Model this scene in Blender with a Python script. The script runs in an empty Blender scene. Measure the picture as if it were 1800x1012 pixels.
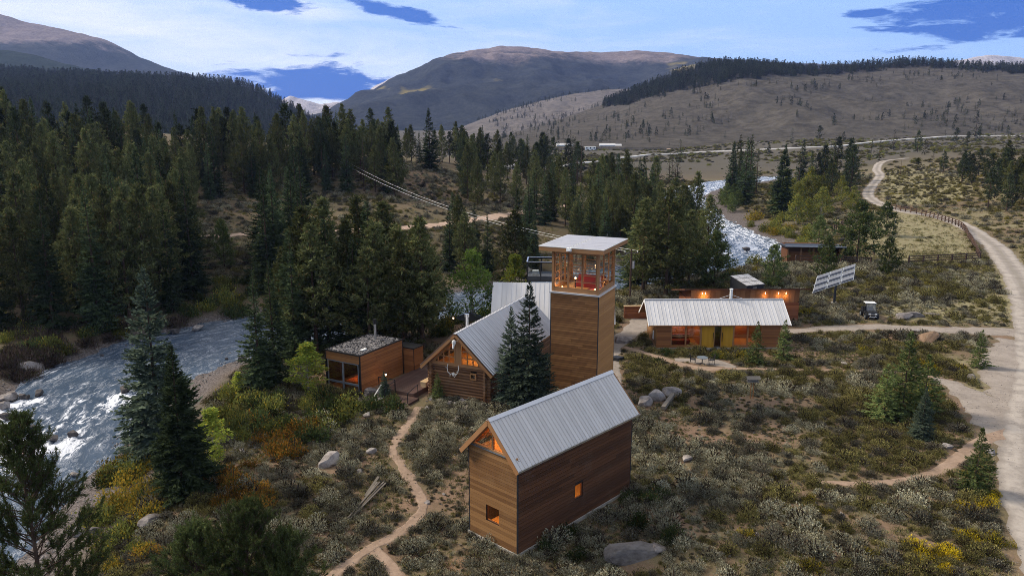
import bpy, math, random
import numpy as np
from mathutils import Vector, Matrix

# ------------------------------------------------------------------ camera, sky, sun, exposure
SC = bpy.context.scene
COL = SC.collection
CAM_H, FOC, PITCH = 24.0, 1350.0, math.atan2(506 - 212, 1350.0)
cam_data = bpy.data.cameras.new('camera')
cam_data.sensor_fit = 'HORIZONTAL'
cam_data.sensor_width = 36.0
cam_data.lens = 36.0 * FOC / 1800.0
cam_data.clip_start, cam_data.clip_end = 0.5, 30000.0
cam = bpy.data.objects.new('camera', cam_data)
cam.location = (0, 0, CAM_H)
cam.rotation_euler = (math.pi / 2 - PITCH, 0, 0)
COL.objects.link(cam)
SC.camera = cam

SUN_AZ, SUN_EL = math.radians(-72), math.radians(38)      # azimuth from straight ahead (+y), to the left
world = bpy.data.worlds.new('World')
SC.world = world
world.use_nodes = True
def build_sky():
    nt = world.node_tree
    nt.nodes.clear()
    N, L = nt.nodes.new, nt.links.new
    out = N('ShaderNodeOutputWorld'); bg = N('ShaderNodeBackground')
    L(bg.outputs[0], out.inputs[0])
    sky = N('ShaderNodeTexSky'); sky.sky_type = 'NISHITA'; sky.sun_disc = False
    sky.sun_elevation = SUN_EL; sky.sun_rotation = SUN_AZ
    sky.air_density = 1.0; sky.dust_density = 0.4; sky.ozone_density = 2.0
    tc = N('ShaderNodeTexCoord'); sep = N('ShaderNodeSeparateXYZ'); L(tc.outputs['Generated'], sep.inputs[0])
    def math_(op, a, b=None, c=None):
        n = N('ShaderNodeMath'); n.operation = op
        for i, v in enumerate((a, b, c)):
            if v is None: continue
            if isinstance(v, (int, float)): n.inputs[i].default_value = v
            else: L(v, n.inputs[i])
        return n.outputs[0]
    def mix(fac, a, b):
        n = N('ShaderNodeMix'); n.data_type = 'RGBA'
        for i, v in ((0, fac), (6, a), (7, b)):
            if isinstance(v, (int, float)): n.inputs[i].default_value = v
            elif isinstance(v, tuple): n.inputs[i].default_value = v + (1,)
            else: L(v, n.inputs[i])
        return n.outputs[2]
    def smooth(v, lo, hi):
        n = N('ShaderNodeMapRange'); n.interpolation_type = 'SMOOTHSTEP'
        L(v, n.inputs[0]); n.inputs[1].default_value = lo; n.inputs[2].default_value = hi
        return n.outputs[0]
    az = math_('ARCTAN2', sep.outputs[0], sep.outputs[1])
    el = math_('ARCSINE', sep.outputs[2])
    # cloud deck seen in perspective: noise on a stretched azimuth / elevation field
    comb = N('ShaderNodeCombineXYZ')
    L(math_('MULTIPLY', az, 5.0), comb.inputs[0]); L(math_('MULTIPLY', el, 26.0), comb.inputs[1])
    def noise(scale, detail, off, rough=0.6, dist=0.0):
        n = N('ShaderNodeTexNoise'); n.noise_dimensions = '4D'
        L(comb.outputs[0], n.inputs['Vector']); n.inputs['W'].default_value = off
        n.inputs['Scale'].default_value = scale; n.inputs['Detail'].default_value = detail
        n.inputs['Roughness'].default_value = rough; n.inputs['Distortion'].default_value = dist
        return n.outputs[0]
    n1, n2, n3 = noise(0.9, 6, 1.3, .6, .4), noise(2.2, 9, 7.7, .62, .9), noise(0.45, 4, 4.1)
    # holes in the cloud: the gaps in view plus random ones all round
    hole = None
    for (px, py, rx, ry, k) in [(575, 146, 175, 36, 0), (478, 10, 95, 19, 0.1), (1760, 42, 215, 56, -0.06), (1494, 39, 44, 8, 0),
                                (720, 27, 90, 14, .2), (1830, -30, 90, 40, 0), (300, -140, 300, 60, 0), (1100, -260, 330, 70, 0)]:
        a0, e0 = math.atan((px - 900) / FOC), math.atan2(506 - py, FOC) - PITCH
        dx = math_('DIVIDE', math_('SUBTRACT', az, a0), rx / FOC)
        ee = math_('ADD', el, math_('MULTIPLY', math_('SUBTRACT', az, a0), k))
        dy = math_('DIVIDE', math_('SUBTRACT', ee, e0), ry / FOC)
        d = math_('SQRT', math_('ADD', math_('MULTIPLY', dx, dx), math_('MULTIPLY', dy, dy)))
        m = math_('SUBTRACT', 1.0, d)
        hole = m if hole is None else math_('MAXIMUM', hole, m)
    hv = math_('ADD', hole, math_('MULTIPLY', math_('SUBTRACT', n2, 0.5), 2.3))
    hv = math_('ADD', hv, math_('MULTIPLY', math_('SUBTRACT', noise(5.5, 8, 3.3, .7, 1.2), .5), .9))
    holes = smooth(hv, 0.0, 0.42)
    rnd = smooth(math_('ADD', n3, math_('MULTIPLY', math_('SUBTRACT', n2, .5), .35)), 0.64, 0.74)
    rnd = math_('MULTIPLY', rnd, smooth(el, 0.30, 0.5))
    holes = math_('MAXIMUM', holes, rnd)
    # thin bright veil: whiter toward the sun side, bluer away from it
    veil_t = math_('ADD', math_('MULTIPLY', math_('SUBTRACT', n1, 0.5), 1.3), math_('ADD', -0.12, math_('MULTIPLY', math_('COSINE', math_('ADD', az, 1.0)), 0.72)))
    lowb = math_('MULTIPLY', math_('SUBTRACT', 1.0, smooth(el, 0.0, 0.16)), 0.18)
    veil_t = smooth(math_('ADD', veil_t, lowb), 0.1, 0.95)
    veil = mix(veil_t, (0.34, 0.54, 0.92), (0.89, 0.90, 0.95))
    veil = mix(smooth(el, 0.22, 0.6), veil, mix(veil_t, (0.58, 0.59, 0.61), (0.76, 0.74, 0.71)))
    streak = smooth(n2, 0.50, 0.78)
    veil = mix(math_('MULTIPLY', streak, 0.06), veil, (0.56, 0.61, 0.78))
    nish = N('ShaderNodeVectorMath'); nish.operation = 'SCALE'; L(sky.outputs[0], nish.inputs[0]); nish.inputs['Scale'].default_value = 0.08
    blue = mix(0.92, nish.outputs[0], (0.0, 0.105, 0.50))
    col = mix(holes, veil, blue)
    L(col, bg.inputs[0]); bg.inputs[1].default_value = 1.0
build_sky()

sun = bpy.data.lights.new('sun', 'SUN')
sun.energy, sun.angle, sun.color = 4.0, math.radians(13), (1.0, 0.88, 0.72)
sun_o = bpy.data.objects.new('sun', sun)
_sd = Vector((math.sin(SUN_AZ) * math.cos(SUN_EL), math.cos(SUN_AZ) * math.cos(SUN_EL), math.sin(SUN_EL)))
sun_o.rotation_euler = _sd.to_track_quat('Z', 'Y').to_euler()
sun_o.location = (-60, 20, 120)
COL.objects.link(sun_o)

SC.view_settings.view_transform = 'Standard'
SC.view_settings.look = 'None'
SC.view_settings.exposure = 0.40
SC.view_settings.gamma = 1.0
SC.view_settings.use_curve_mapping = False
SC.render.engine = 'CYCLES'
SC.cycles.max_bounces = 6
SC.cycles.diffuse_bounces = 2
SC.cycles.filter_width = 0.9
SC.cycles.glossy_bounces = 2
SC.cycles.transmission_bounces = 3
SC.cycles.transparent_max_bounces = 8
SC.cycles.use_denoising = True
SC.cycles.sample_clamp_indirect = 4.0
SC.cycles.sample_clamp_direct = 8.0
SC.cycles.denoiser = 'OPENIMAGEDENOISE'
SC.cycles.denoising_input_passes = 'RGB_ALBEDO_NORMAL'
SC.cycles.denoising_prefilter = 'NONE'
random.seed(5)
RNG = np.random.default_rng(11)

# ------------------------------------------------------------------ pixel helpers (photograph pixels, 1800 x 1012)
_c, _s = math.cos(PITCH), math.sin(PITCH)
def ray(px, py):
    a, v = (px - 900) / FOC, -(py - 506) / FOC
    return np.array([a, _c + v * _s, -_s + v * _c])
def zat(px, py, y):                      # height of the sight line where it is y metres ahead
    r = ray(px, py); return CAM_H + r[2] * y / r[1]
def flat(px, py, z=0.0):
    r = ray(px, py); t = (z - CAM_H) / r[2]
    return Vector((r[0] * t, r[1] * t, z))
def project(x, y, z):
    z = z - CAM_H; d = y * _c - z * _s; v = y * _s + z * _c
    return 900 + FOC * x / d, 506 - FOC * v / d, d

# ------------------------------------------------------------------ noise
def _hash(ix, iy, seed):
    h = (ix.astype(np.int64) * 374761393 + iy.astype(np.int64) * 668265263 + seed * 1442695041) & 0xffffffff
    h = ((h ^ (h >> 13)) * 1274126177) & 0xffffffff
    h = h ^ (h >> 16)
    return (h & 0xffff) / 65535.0
def vnoise(x, y, seed=0):
    x, y = np.asarray(x, float), np.asarray(y, float)
    ix, iy = np.floor(x), np.floor(y); fx, fy = x - ix, y - iy
    fx, fy = fx * fx * (3 - 2 * fx), fy * fy * (3 - 2 * fy)
    a, b = _hash(ix, iy, seed), _hash(ix + 1, iy, seed)
    c, d = _hash(ix, iy + 1, seed), _hash(ix + 1, iy + 1, seed)
    return (a * (1 - fx) + b * fx) * (1 - fy) + (c * (1 - fx) + d * fx) * fy
def fbm(x, y, seed=0, oct=4, gain=.5):
    s, a, t = 0, 1.0, 0
    for i in range(oct):
        s = s + a * vnoise(x * 2 ** i, y * 2 ** i, seed + i * 17); t += a; a *= gain
    return s / t
def ridged(x, y, seed=0, oct=5):
    s, a, t = 0, 1.0, 0
    for i in range(oct):
        s = s + a * (1 - np.abs(2 * vnoise(x * 2 ** i, y * 2 ** i, seed + i * 31) - 1)); t += a; a *= .5
    return s / t
def sstep(a, b, x):
    t = np.clip((np.asarray(x, float) - a) / (b - a), 0, 1); return t * t * (3 - 2 * t)

# ------------------------------------------------------------------ scene-graph helpers
def new_mesh(name, V, F, mats=(), smooth=False, attrs=None, mat_idx=None):
    V = np.asarray(V, np.float32); me = bpy.data.meshes.new(name)
    if isinstance(F, np.ndarray):
        n, k = F.shape
        me.vertices.add(len(V)); me.vertices.foreach_set('co', V.ravel())
        me.loops.add(n * k); me.loops.foreach_set('vertex_index', F.astype(np.int32).ravel())
        me.polygons.add(n); me.polygons.foreach_set('loop_start', np.arange(0, n * k, k, dtype=np.int32))
        if mat_idx is not None: me.polygons.foreach_set('material_index', np.asarray(mat_idx, np.int32))
        me.update(calc_edges=True)
    else:
        me.from_pydata([tuple(v) for v in V], [], F); me.update()
        if mat_idx is not None: me.polygons.foreach_set('material_index', np.asarray(mat_idx, np.int32))
    for m in mats: me.materials.append(m)
    if smooth: me.polygons.foreach_set('use_smooth', np.ones(len(me.polygons), bool))
    for n, (typ, arr) in (attrs or {}).items():
        a = me.attributes.new(n, typ, 'POINT')
        a.data.foreach_set('color' if 'COLOR' in typ else ('vector' if 'VECTOR' in typ else 'value'), np.asarray(arr, np.int32 if typ == 'INT' else np.float32).ravel())
    return me
def link(name, data, parent=None):
    o = bpy.data.objects.new(name, data); COL.objects.link(o)
    if parent is not None: o.parent = parent
    return o
def tag(o, label, cat, group=None):
    o['label'] = label; o['category'] = cat
    if group: o['group'] = group
    return o
def thing(name, label, cat, loc=(0, 0, 0), yaw=0.0, group=None, scale=1.0):
    o = link(name, None); o.location = loc; o.rotation_euler = (0, 0, yaw); o.scale = (scale,) * 3
    o.empty_display_size = 0.3
    return tag(o, label, cat, group)
def structure(name, me):
    o = link(name, me); o['kind'] = 'structure'; return o
def copy_tree(o, parent=None):
    c = o.copy(); COL.objects.link(c)
    if parent is not None: c.parent = parent
    for ch in list(o.children): copy_tree(ch, c)
    return c

class MB:
    """collects shapes into one mesh"""
    def __init__(s): s.V, s.F, s.K = [], [], []
    def add(s, V, F):
        n = len(s.V); s.K.append((n, len(s.F))); s.V += [tuple(v) for v in V]; s.F += [tuple(i + n for i in f) for f in F]; return s
    def box(s, x0, x1, y0, y1, z0, z1):
        V = [(x, y, z) for z in (z0, z1) for y in (y0, y1) for x in (x0, x1)]
        return s.add(V, [(0, 2, 3, 1), (4, 5, 7, 6), (0, 1, 5, 4), (2, 6, 7, 3), (0, 4, 6, 2), (1, 3, 7, 5)])
    def beam(s, p, q, w, h, up=(0, 0, 1)):
        p, q, up = Vector(p), Vector(q), Vector(up); d = (q - p).normalized()
        a = d.cross(up)
        if a.length < 1e-4: a = d.cross(Vector((1, 0, 0)))
        a.normalize(); b = a.cross(d)
        V = [c + a * (i * w / 2) + b * (j * h / 2) for c in (p, q) for j in (-1, 1) for i in (-1, 1)]
        return s.add(V, [(0, 2, 3, 1), (4, 5, 7, 6), (0, 1, 5, 4), (2, 6, 7, 3), (0, 4, 6, 2), (1, 3, 7, 5)])
    def tube(s, p, q, r0, r1=None, n=8, caps=True):
        r1 = r0 if r1 is None else r1
        p, q = Vector(p), Vector(q); d = (q - p).normalized()
        a = d.cross(Vector((0, 0, 1)))
        if a.length < 1e-4: a = Vector((1, 0, 0))
        a.normalize(); b = d.cross(a)
        V = []
        for c, r in ((p, r0), (q, r1)):
            V += [c + a * (math.cos(2 * math.pi * i / n) * r) + b * (math.sin(2 * math.pi * i / n) * r) for i in range(n)]
        F = [(i, (i + 1) % n, n + (i + 1) % n, n + i) for i in range(n)]
        if caps: F += [tuple(range(n - 1, -1, -1)), tuple(range(n, 2 * n))]
        return s.add(V, F)
    def path(s, pts, r, n=6):
        for a, b in zip(pts[:-1], pts[1:]): s.tube(a, b, r, r, n)
        return s
    def poly(s, pts, thick=None):
        """flat polygon, extruded along its normal when thick is given"""
        P = [Vector(p) for p in pts]; n = len(P)
        if not thick: return s.add(P, [tuple(range(n))])
        nr = (P[1] - P[0]).cross(P[2] - P[1]).normalized() * thick
        return s.add(P + [p + nr for p in P], [tuple(range(n - 1, -1, -1)), tuple(range(n, 2 * n))] + [(i, (i + 1) % n, n + (i + 1) % n, n + i) for i in range(n)])
    def ball(s, c, r, n=8, m=6, sz=1.0):
        V = [(c[0] + r * math.sin(math.pi * j / m) * math.cos(2 * math.pi * i / n), c[1] + r * math.sin(math.pi * j / m) * math.sin(2 * math.pi * i / n), c[2] + r * sz * math.cos(math.pi * j / m)) for j in range(m + 1) for i in range(n)]
        F = [(j * n + i, (j + 1) * n + i, (j + 1) * n + (i + 1) % n, j * n + (i + 1) % n) for j in range(m) for i in range(n)]
        return s.add(V, F)
    def build_each(s, name, mat, parent=None, smooth=False):
        out = []
        for (a, f), (b, g) in zip(s.K, s.K[1:] + [(len(s.V), len(s.F))]):
            out.append(link(name, new_mesh(name, s.V[a:b], [tuple(i - a for i in q) for q in s.F[f:g]], [mat], smooth), parent))
        return out
    def build(s, name, mat, parent=None, smooth=False, loc=None):
        o = link(name, new_mesh(name, s.V, s.F, [mat], smooth), parent)
        if loc is not None: o.location = loc
        return o

# ------------------------------------------------------------------ materials
def mat_base(name):
    m = bpy.data.materials.new(name); m.use_nodes = True
    nt = m.node_tree; nt.nodes.clear()
    out = nt.nodes.new('ShaderNodeOutputMaterial')
    return m, nt, out
class G:
    """node shorthand"""
    def __init__(s, nt): s.nt = nt
    def n(s, t, **kw):
        nd = s.nt.nodes.new(t)
        for k, v in kw.items(): setattr(nd, k, v)
        return nd
    def put(s, sock, v):
        if isinstance(v, (int, float)): sock.default_value = v
        elif isinstance(v, tuple): sock.default_value = v + (1,) if len(v) == 3 and sock.type == 'RGBA' else v
        else: s.nt.links.new(v, sock)
    def math(s, op, a, b=None, clamp=False):
        nd = s.n('ShaderNodeMath', operation=op, use_clamp=clamp); s.put(nd.inputs[0], a)
        if b is not None: s.put(nd.inputs[1], b)
        return nd.outputs[0]
    def mix(s, f, a, b, blend='MIX'):
        nd = s.n('ShaderNodeMix', data_type='RGBA', blend_type=blend)
        s.put(nd.inputs[0], f); s.put(nd.inputs[6], a); s.put(nd.inputs[7], b); return nd.outputs[2]
    def rng(s, v, a, b, c=0.0, d=1.0, smooth=True):
        nd = s.n('ShaderNodeMapRange'); nd.interpolation_type = 'SMOOTHSTEP' if smooth else 'LINEAR'
        s.put(nd.inputs[0], v)
        for i, k in enumerate((a, b, c, d)): nd.inputs[i + 1].default_value = k
        return nd.outputs[0]
    def noise(s, vec, scale, detail=4, rough=.55, w=None, dist=0.0):
        nd = s.n('ShaderNodeTexNoise'); 
        if w is not None: nd.noise_dimensions = '4D'; s.put(nd.inputs['W'], w)
        s.put(nd.inputs['Vector'], vec); nd.inputs['Scale'].default_value = scale
        nd.inputs['Detail'].default_value = detail; nd.inputs['Roughness'].default_value = rough
        nd.inputs['Distortion'].default_value = dist
        return nd.outputs[0]
    def mapping(s, vec, scale=(1, 1, 1), loc=(0, 0, 0)):
        nd = s.n('ShaderNodeMapping'); s.put(nd.inputs[0], vec); nd.inputs['Scale'].default_value = scale; nd.inputs['Location'].default_value = loc
        return nd.outputs[0]
    def pos(s): return s.n('ShaderNodeNewGeometry').outputs['Position']
    def island(s): return s.n('ShaderNodeNewGeometry').outputs['Random Per Island']
    def objc(s): return s.n('ShaderNodeTexCoord').outputs['Object']
    def rand(s): return s.n('ShaderNodeObjectInfo').outputs['Random']
    def attr(s, name): return s.n('ShaderNodeAttribute', attribute_name=name)
    def bump(s, h, strength, dist=0.05):
        nd = s.n('ShaderNodeBump'); s.put(nd.inputs['Height'], h); nd.inputs['Strength'].default_value = strength; nd.inputs['Distance'].default_value = dist
        return nd.outputs[0]
    def bsdf(s, col, rough=.8, metal=0.0, spec=.3, normal=None):
        nd = s.n('ShaderNodeBsdfPrincipled'); s.put(nd.inputs['Base Color'], col); s.put(nd.inputs['Roughness'], rough)
        s.put(nd.inputs['Metallic'], metal); nd.inputs['Specular IOR Level'].default_value = spec
        if normal is not None: s.put(nd.inputs['Normal'], normal)
        return nd.outputs[0]
    def ramp(s, v, stops):
        nd = s.n('ShaderNodeValToRGB'); s.put(nd.inputs[0], v); e = nd.color_ramp.elements
        while len(e) < len(stops): e.new(0.5)
        for el, (p, c) in zip(e, stops): el.position = p; el.color = c + (1,)
        return nd.outputs[0]

def simple(name, col, rough=.7, metal=0.0, spec=.3, var=.18, scale=3.0, bump=0.0):
    m, nt, out = mat_base(name); g = G(nt)
    nz = g.noise(g.objc(), scale, 5, .6, w=g.math('MULTIPLY', g.rand(), 40.0))
    c = g.mix(g.rng(nz, .3, .7), tuple(k * (1 - var) for k in col), tuple(min(1, k * (1 + var)) for k in col))
    nrm = g.bump(nz, bump) if bump else None
    nt.links.new(g.bsdf(c, rough, metal, spec, nrm), out.inputs[0]); return m
def wood(name, c1, c2, grain=(5, 1, 14), wear=(0.26, .22, .17), wearamt=.2, rough=.7):
    """planks: tone differs from board to board, grain runs along the board's own x axis"""
    m, nt, out = mat_base(name); g = G(nt)
    r = g.rand()
    nz = g.noise(g.mapping(g.objc(), grain), 1.0, 5, .65, w=g.math('MULTIPLY', r, 80.0))
    t = g.math('ADD', g.math('MULTIPLY', r, .95), g.math('MULTIPLY', g.math('SUBTRACT', nz, .5), .9), True)
    c = g.mix(t, c1, c2)
    pw = g.noise(g.pos(), .55, 4, .6)
    c = g.mix(g.math('MULTIPLY', g.rng(pw, .48, .75), wearamt), c, wear)
    nt.links.new(g.bsdf(c, rough, 0, .25, g.bump(nz, .25, .02)), out.inputs[0]); return m
def foliage(name, dark, light, rare=None, trans=.25, objvar=.5, amt=.15):
    m, nt, out = mat_base(name); g = G(nt)
    isl = g.island(); r = g.rand()
    c = g.mix(isl, dark, light)
    if rare is not None:
        c = g.mix(g.math('GREATER_THAN', g.math('FRACT', g.math('MULTIPLY', isl, 17.3)), 1 - amt), c, rare)
    nz = g.noise(g.objc(), 1.1, 2, .5, w=g.math('MULTIPLY', r, 30.0))
    k = g.math('MULTIPLY', g.math('ADD', 1 - objvar, g.math('MULTIPLY', r, 2 * objvar)), g.math('ADD', .6, g.math('MULTIPLY', nz, .8)))
    sc = g.n('ShaderNodeVectorMath', operation='SCALE'); nt.links.new(c, sc.inputs[0]); nt.links.new(k, sc.inputs['Scale'])
    d = g.n('ShaderNodeBsdfDiffuse'); nt.links.new(sc.outputs[0], d.inputs[0])
    t = g.n('ShaderNodeBsdfTranslucent'); nt.links.new(sc.outputs[0], t.inputs[0])
    mx = g.n('ShaderNodeMixShader'); mx.inputs[0].default_value = trans
    nt.links.new(d.outputs[0], mx.inputs[1]); nt.links.new(t.outputs[0], mx.inputs[2])
    nt.links.new(mx.outputs[0], out.inputs[0]); return m
def emis(name, col, strength):
    m, nt, out = mat_base(name); g = G(nt)
    e = g.n('ShaderNodeEmission'); e.inputs[0].default_value = col + (1,); e.inputs[1].default_value = strength
    nt.links.new(e.outputs[0], out.inputs[0]); return m
def glass_mat(name, tint=(.9, .93, .92), refl=.12):
    m, nt, out = mat_base(name); g = G(nt)
    t = g.n('ShaderNodeBsdfTransparent'); t.inputs[0].default_value = tint + (1,)
    gl = g.n('ShaderNodeBsdfGlossy'); gl.inputs['Roughness'].default_value = .02
    lw = g.n('ShaderNodeLayerWeight'); lw.inputs[0].default_value = .35
    f = g.math('ADD', refl * .4, g.math('MULTIPLY', lw.outputs['Fresnel'], .6), True)
    mx = g.n('ShaderNodeMixShader'); nt.links.new(f, mx.inputs[0]); nt.links.new(t.outputs[0], mx.inputs[1]); nt.links.new(gl.outputs[0], mx.inputs[2])
    nt.links.new(mx.outputs[0], out.inputs[0]); return m
def metal_roof(name, col, rough=.45, metal=.35):
    m, nt, out = mat_base(name); g = G(nt); r = g.rand()
    p = g.noise(g.pos(), .8, 5, .6); q = g.noise(g.mapping(g.objc(), (8, 1.5, 1)), 1.0, 4, .6, w=g.math('MULTIPLY', r, 50.0))
    k = g.math('ADD', .72, g.math('ADD', g.math('MULTIPLY', r, .18), g.math('MULTIPLY', g.math('ADD', p, q), .2)))
    sc = g.n('ShaderNodeVectorMath', operation='SCALE'); sc.inputs[0].default_value = col; nt.links.new(k, sc.inputs['Scale'])
    nt.links.new(g.bsdf(sc.outputs[0], g.math('ADD', rough - .1, g.math('MULTIPLY', p, .25)), metal, .4), out.inputs[0]); return m
def rock_mat(name, a, b, lich=(.30, .29, .22)):
    m, nt, out = mat_base(name); g = G(nt); r = g.rand()
    w = g.math('MULTIPLY', r, 40.0)
    n1 = g.noise(g.objc(), 2.2, 8, .65, w=w); n2 = g.noise(g.objc(), 14, 4, .6, w=w)
    c = g.mix(g.rng(n1, .36, .64), a, b); c = g.mix(g.math('MULTIPLY', g.rng(n2, .55, .75), .35), c, lich)
    k = g.math('ADD', .72, g.math('MULTIPLY', r, .55))
    sc = g.n('ShaderNodeVectorMath', operation='SCALE'); nt.links.new(c, sc.inputs[0]); nt.links.new(k, sc.inputs['Scale'])
    nt.links.new(g.bsdf(sc.outputs[0], .85, 0, .2, g.bump(g.math('ADD', n1, g.math('MULTIPLY', n2, .4)), .6, .1)), out.inputs[0]); return m

M = {}
M['siding_weathered'] = wood('siding_weathered', (.14, .066, .024), (.30, .16, .062), wear=(.28, .17, .08), wearamt=.3)
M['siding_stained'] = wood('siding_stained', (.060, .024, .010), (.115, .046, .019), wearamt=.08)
M['siding_tower'] = wood('siding_tower', (.14, .062, .022), (.28, .135, .050), wear=(.26, .145, .06), wearamt=.2)
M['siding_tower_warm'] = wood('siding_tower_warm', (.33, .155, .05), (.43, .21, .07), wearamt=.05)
M['siding_red'] = wood('siding_red', (.20, .075, .025), (.32, .13, .045), wearamt=.06)
M['backing'] = simple('backing', (.022, .014, .009), .9)
M['timber'] = wood('timber', (.27, .13, .05), (.36, .185, .08), grain=(3, 3, 3), wearamt=.1)
M['timber_pale'] = wood('timber_pale', (.40, .27, .14), (.48, .34, .19), grain=(3, 3, 3), wearamt=.1)
M['log'] = wood('log', (.12, .055, .025), (.24, .12, .055), grain=(2, 9, 9), wear=(.2, .15, .1), wearamt=.35)
M['deck_wood'] = wood('deck_wood', (.06, .032, .026), (.10, .055, .042), wearamt=.15)
M['inner_wood'] = wood('inner_wood', (.42, .22, .08), (.5, .28, .11), wearamt=0)
M['old_wood'] = wood('old_wood', (.10, .085, .07), (.19, .165, .135), wearamt=.1)
M['fence_wood'] = wood('fence_wood', (.055, .032, .024), (.10, .06, .04), wearamt=.1)
M['rust_wood'] = wood('rust_wood', (.16, .052, .022), (.28, .10, .04), wearamt=.1)
M['yellow_wood'] = wood('yellow_wood', (.42, .20, .012), (.50, .26, .02), wearamt=.05)
M['roof_light'] = metal_roof('roof_light', (.52, .495, .47))
M['roof_mid'] = metal_roof('roof_mid', (.44, .45, .48), .33, .75)
M['roof_pale'] = metal_roof('roof_pale', (.57, .56, .56))
M['rust_metal'] = simple('rust_metal', (.085, .035, .02), .8, 0, .2, .4, 2.0)
M['dark_metal'] = simple('dark_metal', (.03, .032, .037), .5, .3)
M['black'] = simple('black', (.012, .012, .013), .55)
M['steel'] = simple('steel', (.55, .56, .58), .3, .9)
M['grey_frame'] = simple('grey_frame', (.12, .145, .17), .5, .1)
M['concrete'] = simple('concrete', (.30, .285, .26), .9, 0, .1, .2, 2.0, .2)
M['blue_wall'] = simple('blue_wall', (.28,.36,.46), .7)
M['white'] = simple('white', (.72, .72, .70), .6, 0, .3, .08)
M['glass'] = glass_mat('glass')
M['glass_dark'] = glass_mat('glass_dark', (.55, .58, .58), .3)
M['red_fabric'] = simple('red_fabric', (.16, .010, .014), .9)
M['bone'] = simple('bone', (.62, .60, .56), .7)
M['bulb'] = emis('bulb', (1.0, .55, .22), 14.0)
M['bulb_small'] = emis('bulb_small', (1.0, .6, .3), 9.0)
M['headlight'] = simple('headlight', (.75, .75, .73), .15, 0, .6)
M['tyre'] = simple('tyre', (.018, .018, .019), .9)
M['bark'] = simple('bark', (.075, .05, .036), .95, 0, .1, .4, 5.0)
M['bark_dark'] = simple('bark_dark', (.030, .022, .016), .95, 0, .05, .3, 5.0)
M['bark_pale'] = simple('bark_pale', (.28, .26, .21), .9, 0, .1, .3, 5.0)
M['rock'] = rock_mat('rock', (.115, .10, .095), (.30, .27, .255))
M['rock_mid'] = rock_mat('rock_mid', (.07, .06, .055), (.20, .18, .17))
M['rock_dark'] = rock_mat('rock_dark', (.055, .05, .05), (.13, .115, .11), (.14, .13, .12))
M['rock_rust'] = rock_mat('rock_rust', (.17, .11, .07), (.28, .19, .13))
M['cobble'] = rock_mat('cobble', (.10, .092, .09), (.23, .215, .21), (.28, .27, .26))
M['needle_spruce'] = foliage('needle_spruce', (.030, .048, .022), (.092, .124, .062), trans=.15)
M['needle_blue'] = foliage('needle_blue', (.034, .050, .034), (.110, .140, .098), trans=.15)
M['needle_pine'] = foliage('needle_pine', (.052, .064, .024), (.155, .165, .066), (.19, .13, .055), trans=.2, amt=.05)
M['needle_far'] = foliage('needle_far', (.024, .032, .016), (.062, .075, .036), trans=.1)
M['needle_near'] = foliage('needle_near', (.05, .072, .024), (.145, .18, .065), (.17, .14, .05), trans=.2, amt=.05)
M['leaf_green'] = foliage('leaf_green', (.11, .19, .035), (.26, .36, .085), trans=.35)
M['leaf_lime'] = foliage('leaf_lime', (.16, .21, .03), (.30, .34, .07), (.40, .32, .04), trans=.35, amt=.08)
M['leaf_willow'] = foliage('leaf_willow', (.085, .10, .025), (.19, .20, .055), (.30, .22, .03), trans=.3, amt=.1)
M['leaf_dark'] = foliage('leaf_dark', (.03, .045, .016), (.075, .10, .035), (.16, .10, .03), trans=.25, amt=.06)
M['leaf_orange'] = foliage('leaf_orange', (.20, .10, .02), (.34, .17, .03), (.10, .11, .03), trans=.35, amt=.25)
M['leaf_gold'] = foliage('leaf_gold', (.18, .13, .02), (.32, .22, .03), (.10, .12, .03), trans=.35, amt=.25)
M['twig_brown'] = foliage('twig_brown', (.06, .042, .034), (.125, .09, .075), (.07, .075, .03), trans=.1, amt=.15)
M['sage'] = foliage('sage', (.16, .152, .098), (.38, .365, .262), (.19, .14, .08), trans=.12, amt=.10)
M['sage_olive'] = foliage('sage_olive', (.10, .092, .028), (.245, .22, .085), (.15, .12, .05), trans=.1, amt=.12)
M['sage_dark'] = foliage('sage_dark', (.075, .072, .052), (.18, .172, .128), (.12, .09, .06), trans=.1, amt=.15)
M['rabbit_yellow'] = foliage('rabbit_yellow', (.12, .12, .03), (.24, .21, .045), (.44, .32, .02), trans=.3, amt=.22)
M['rabbit_bloom'] = foliage('rabbit_bloom', (.16, .15, .03), (.34, .27, .03), (.58, .42, .015), trans=.3, amt=.6)
M['grass_dry'] = foliage('grass_dry', (.17, .145, .07), (.32, .275, .145), (.12, .13, .045), trans=.3, amt=.25)
M['grass_green'] = foliage('grass_green', (.065, .07, .025), (.14, .14, .055), (.22, .19, .09), trans=.3, amt=.2)

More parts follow.
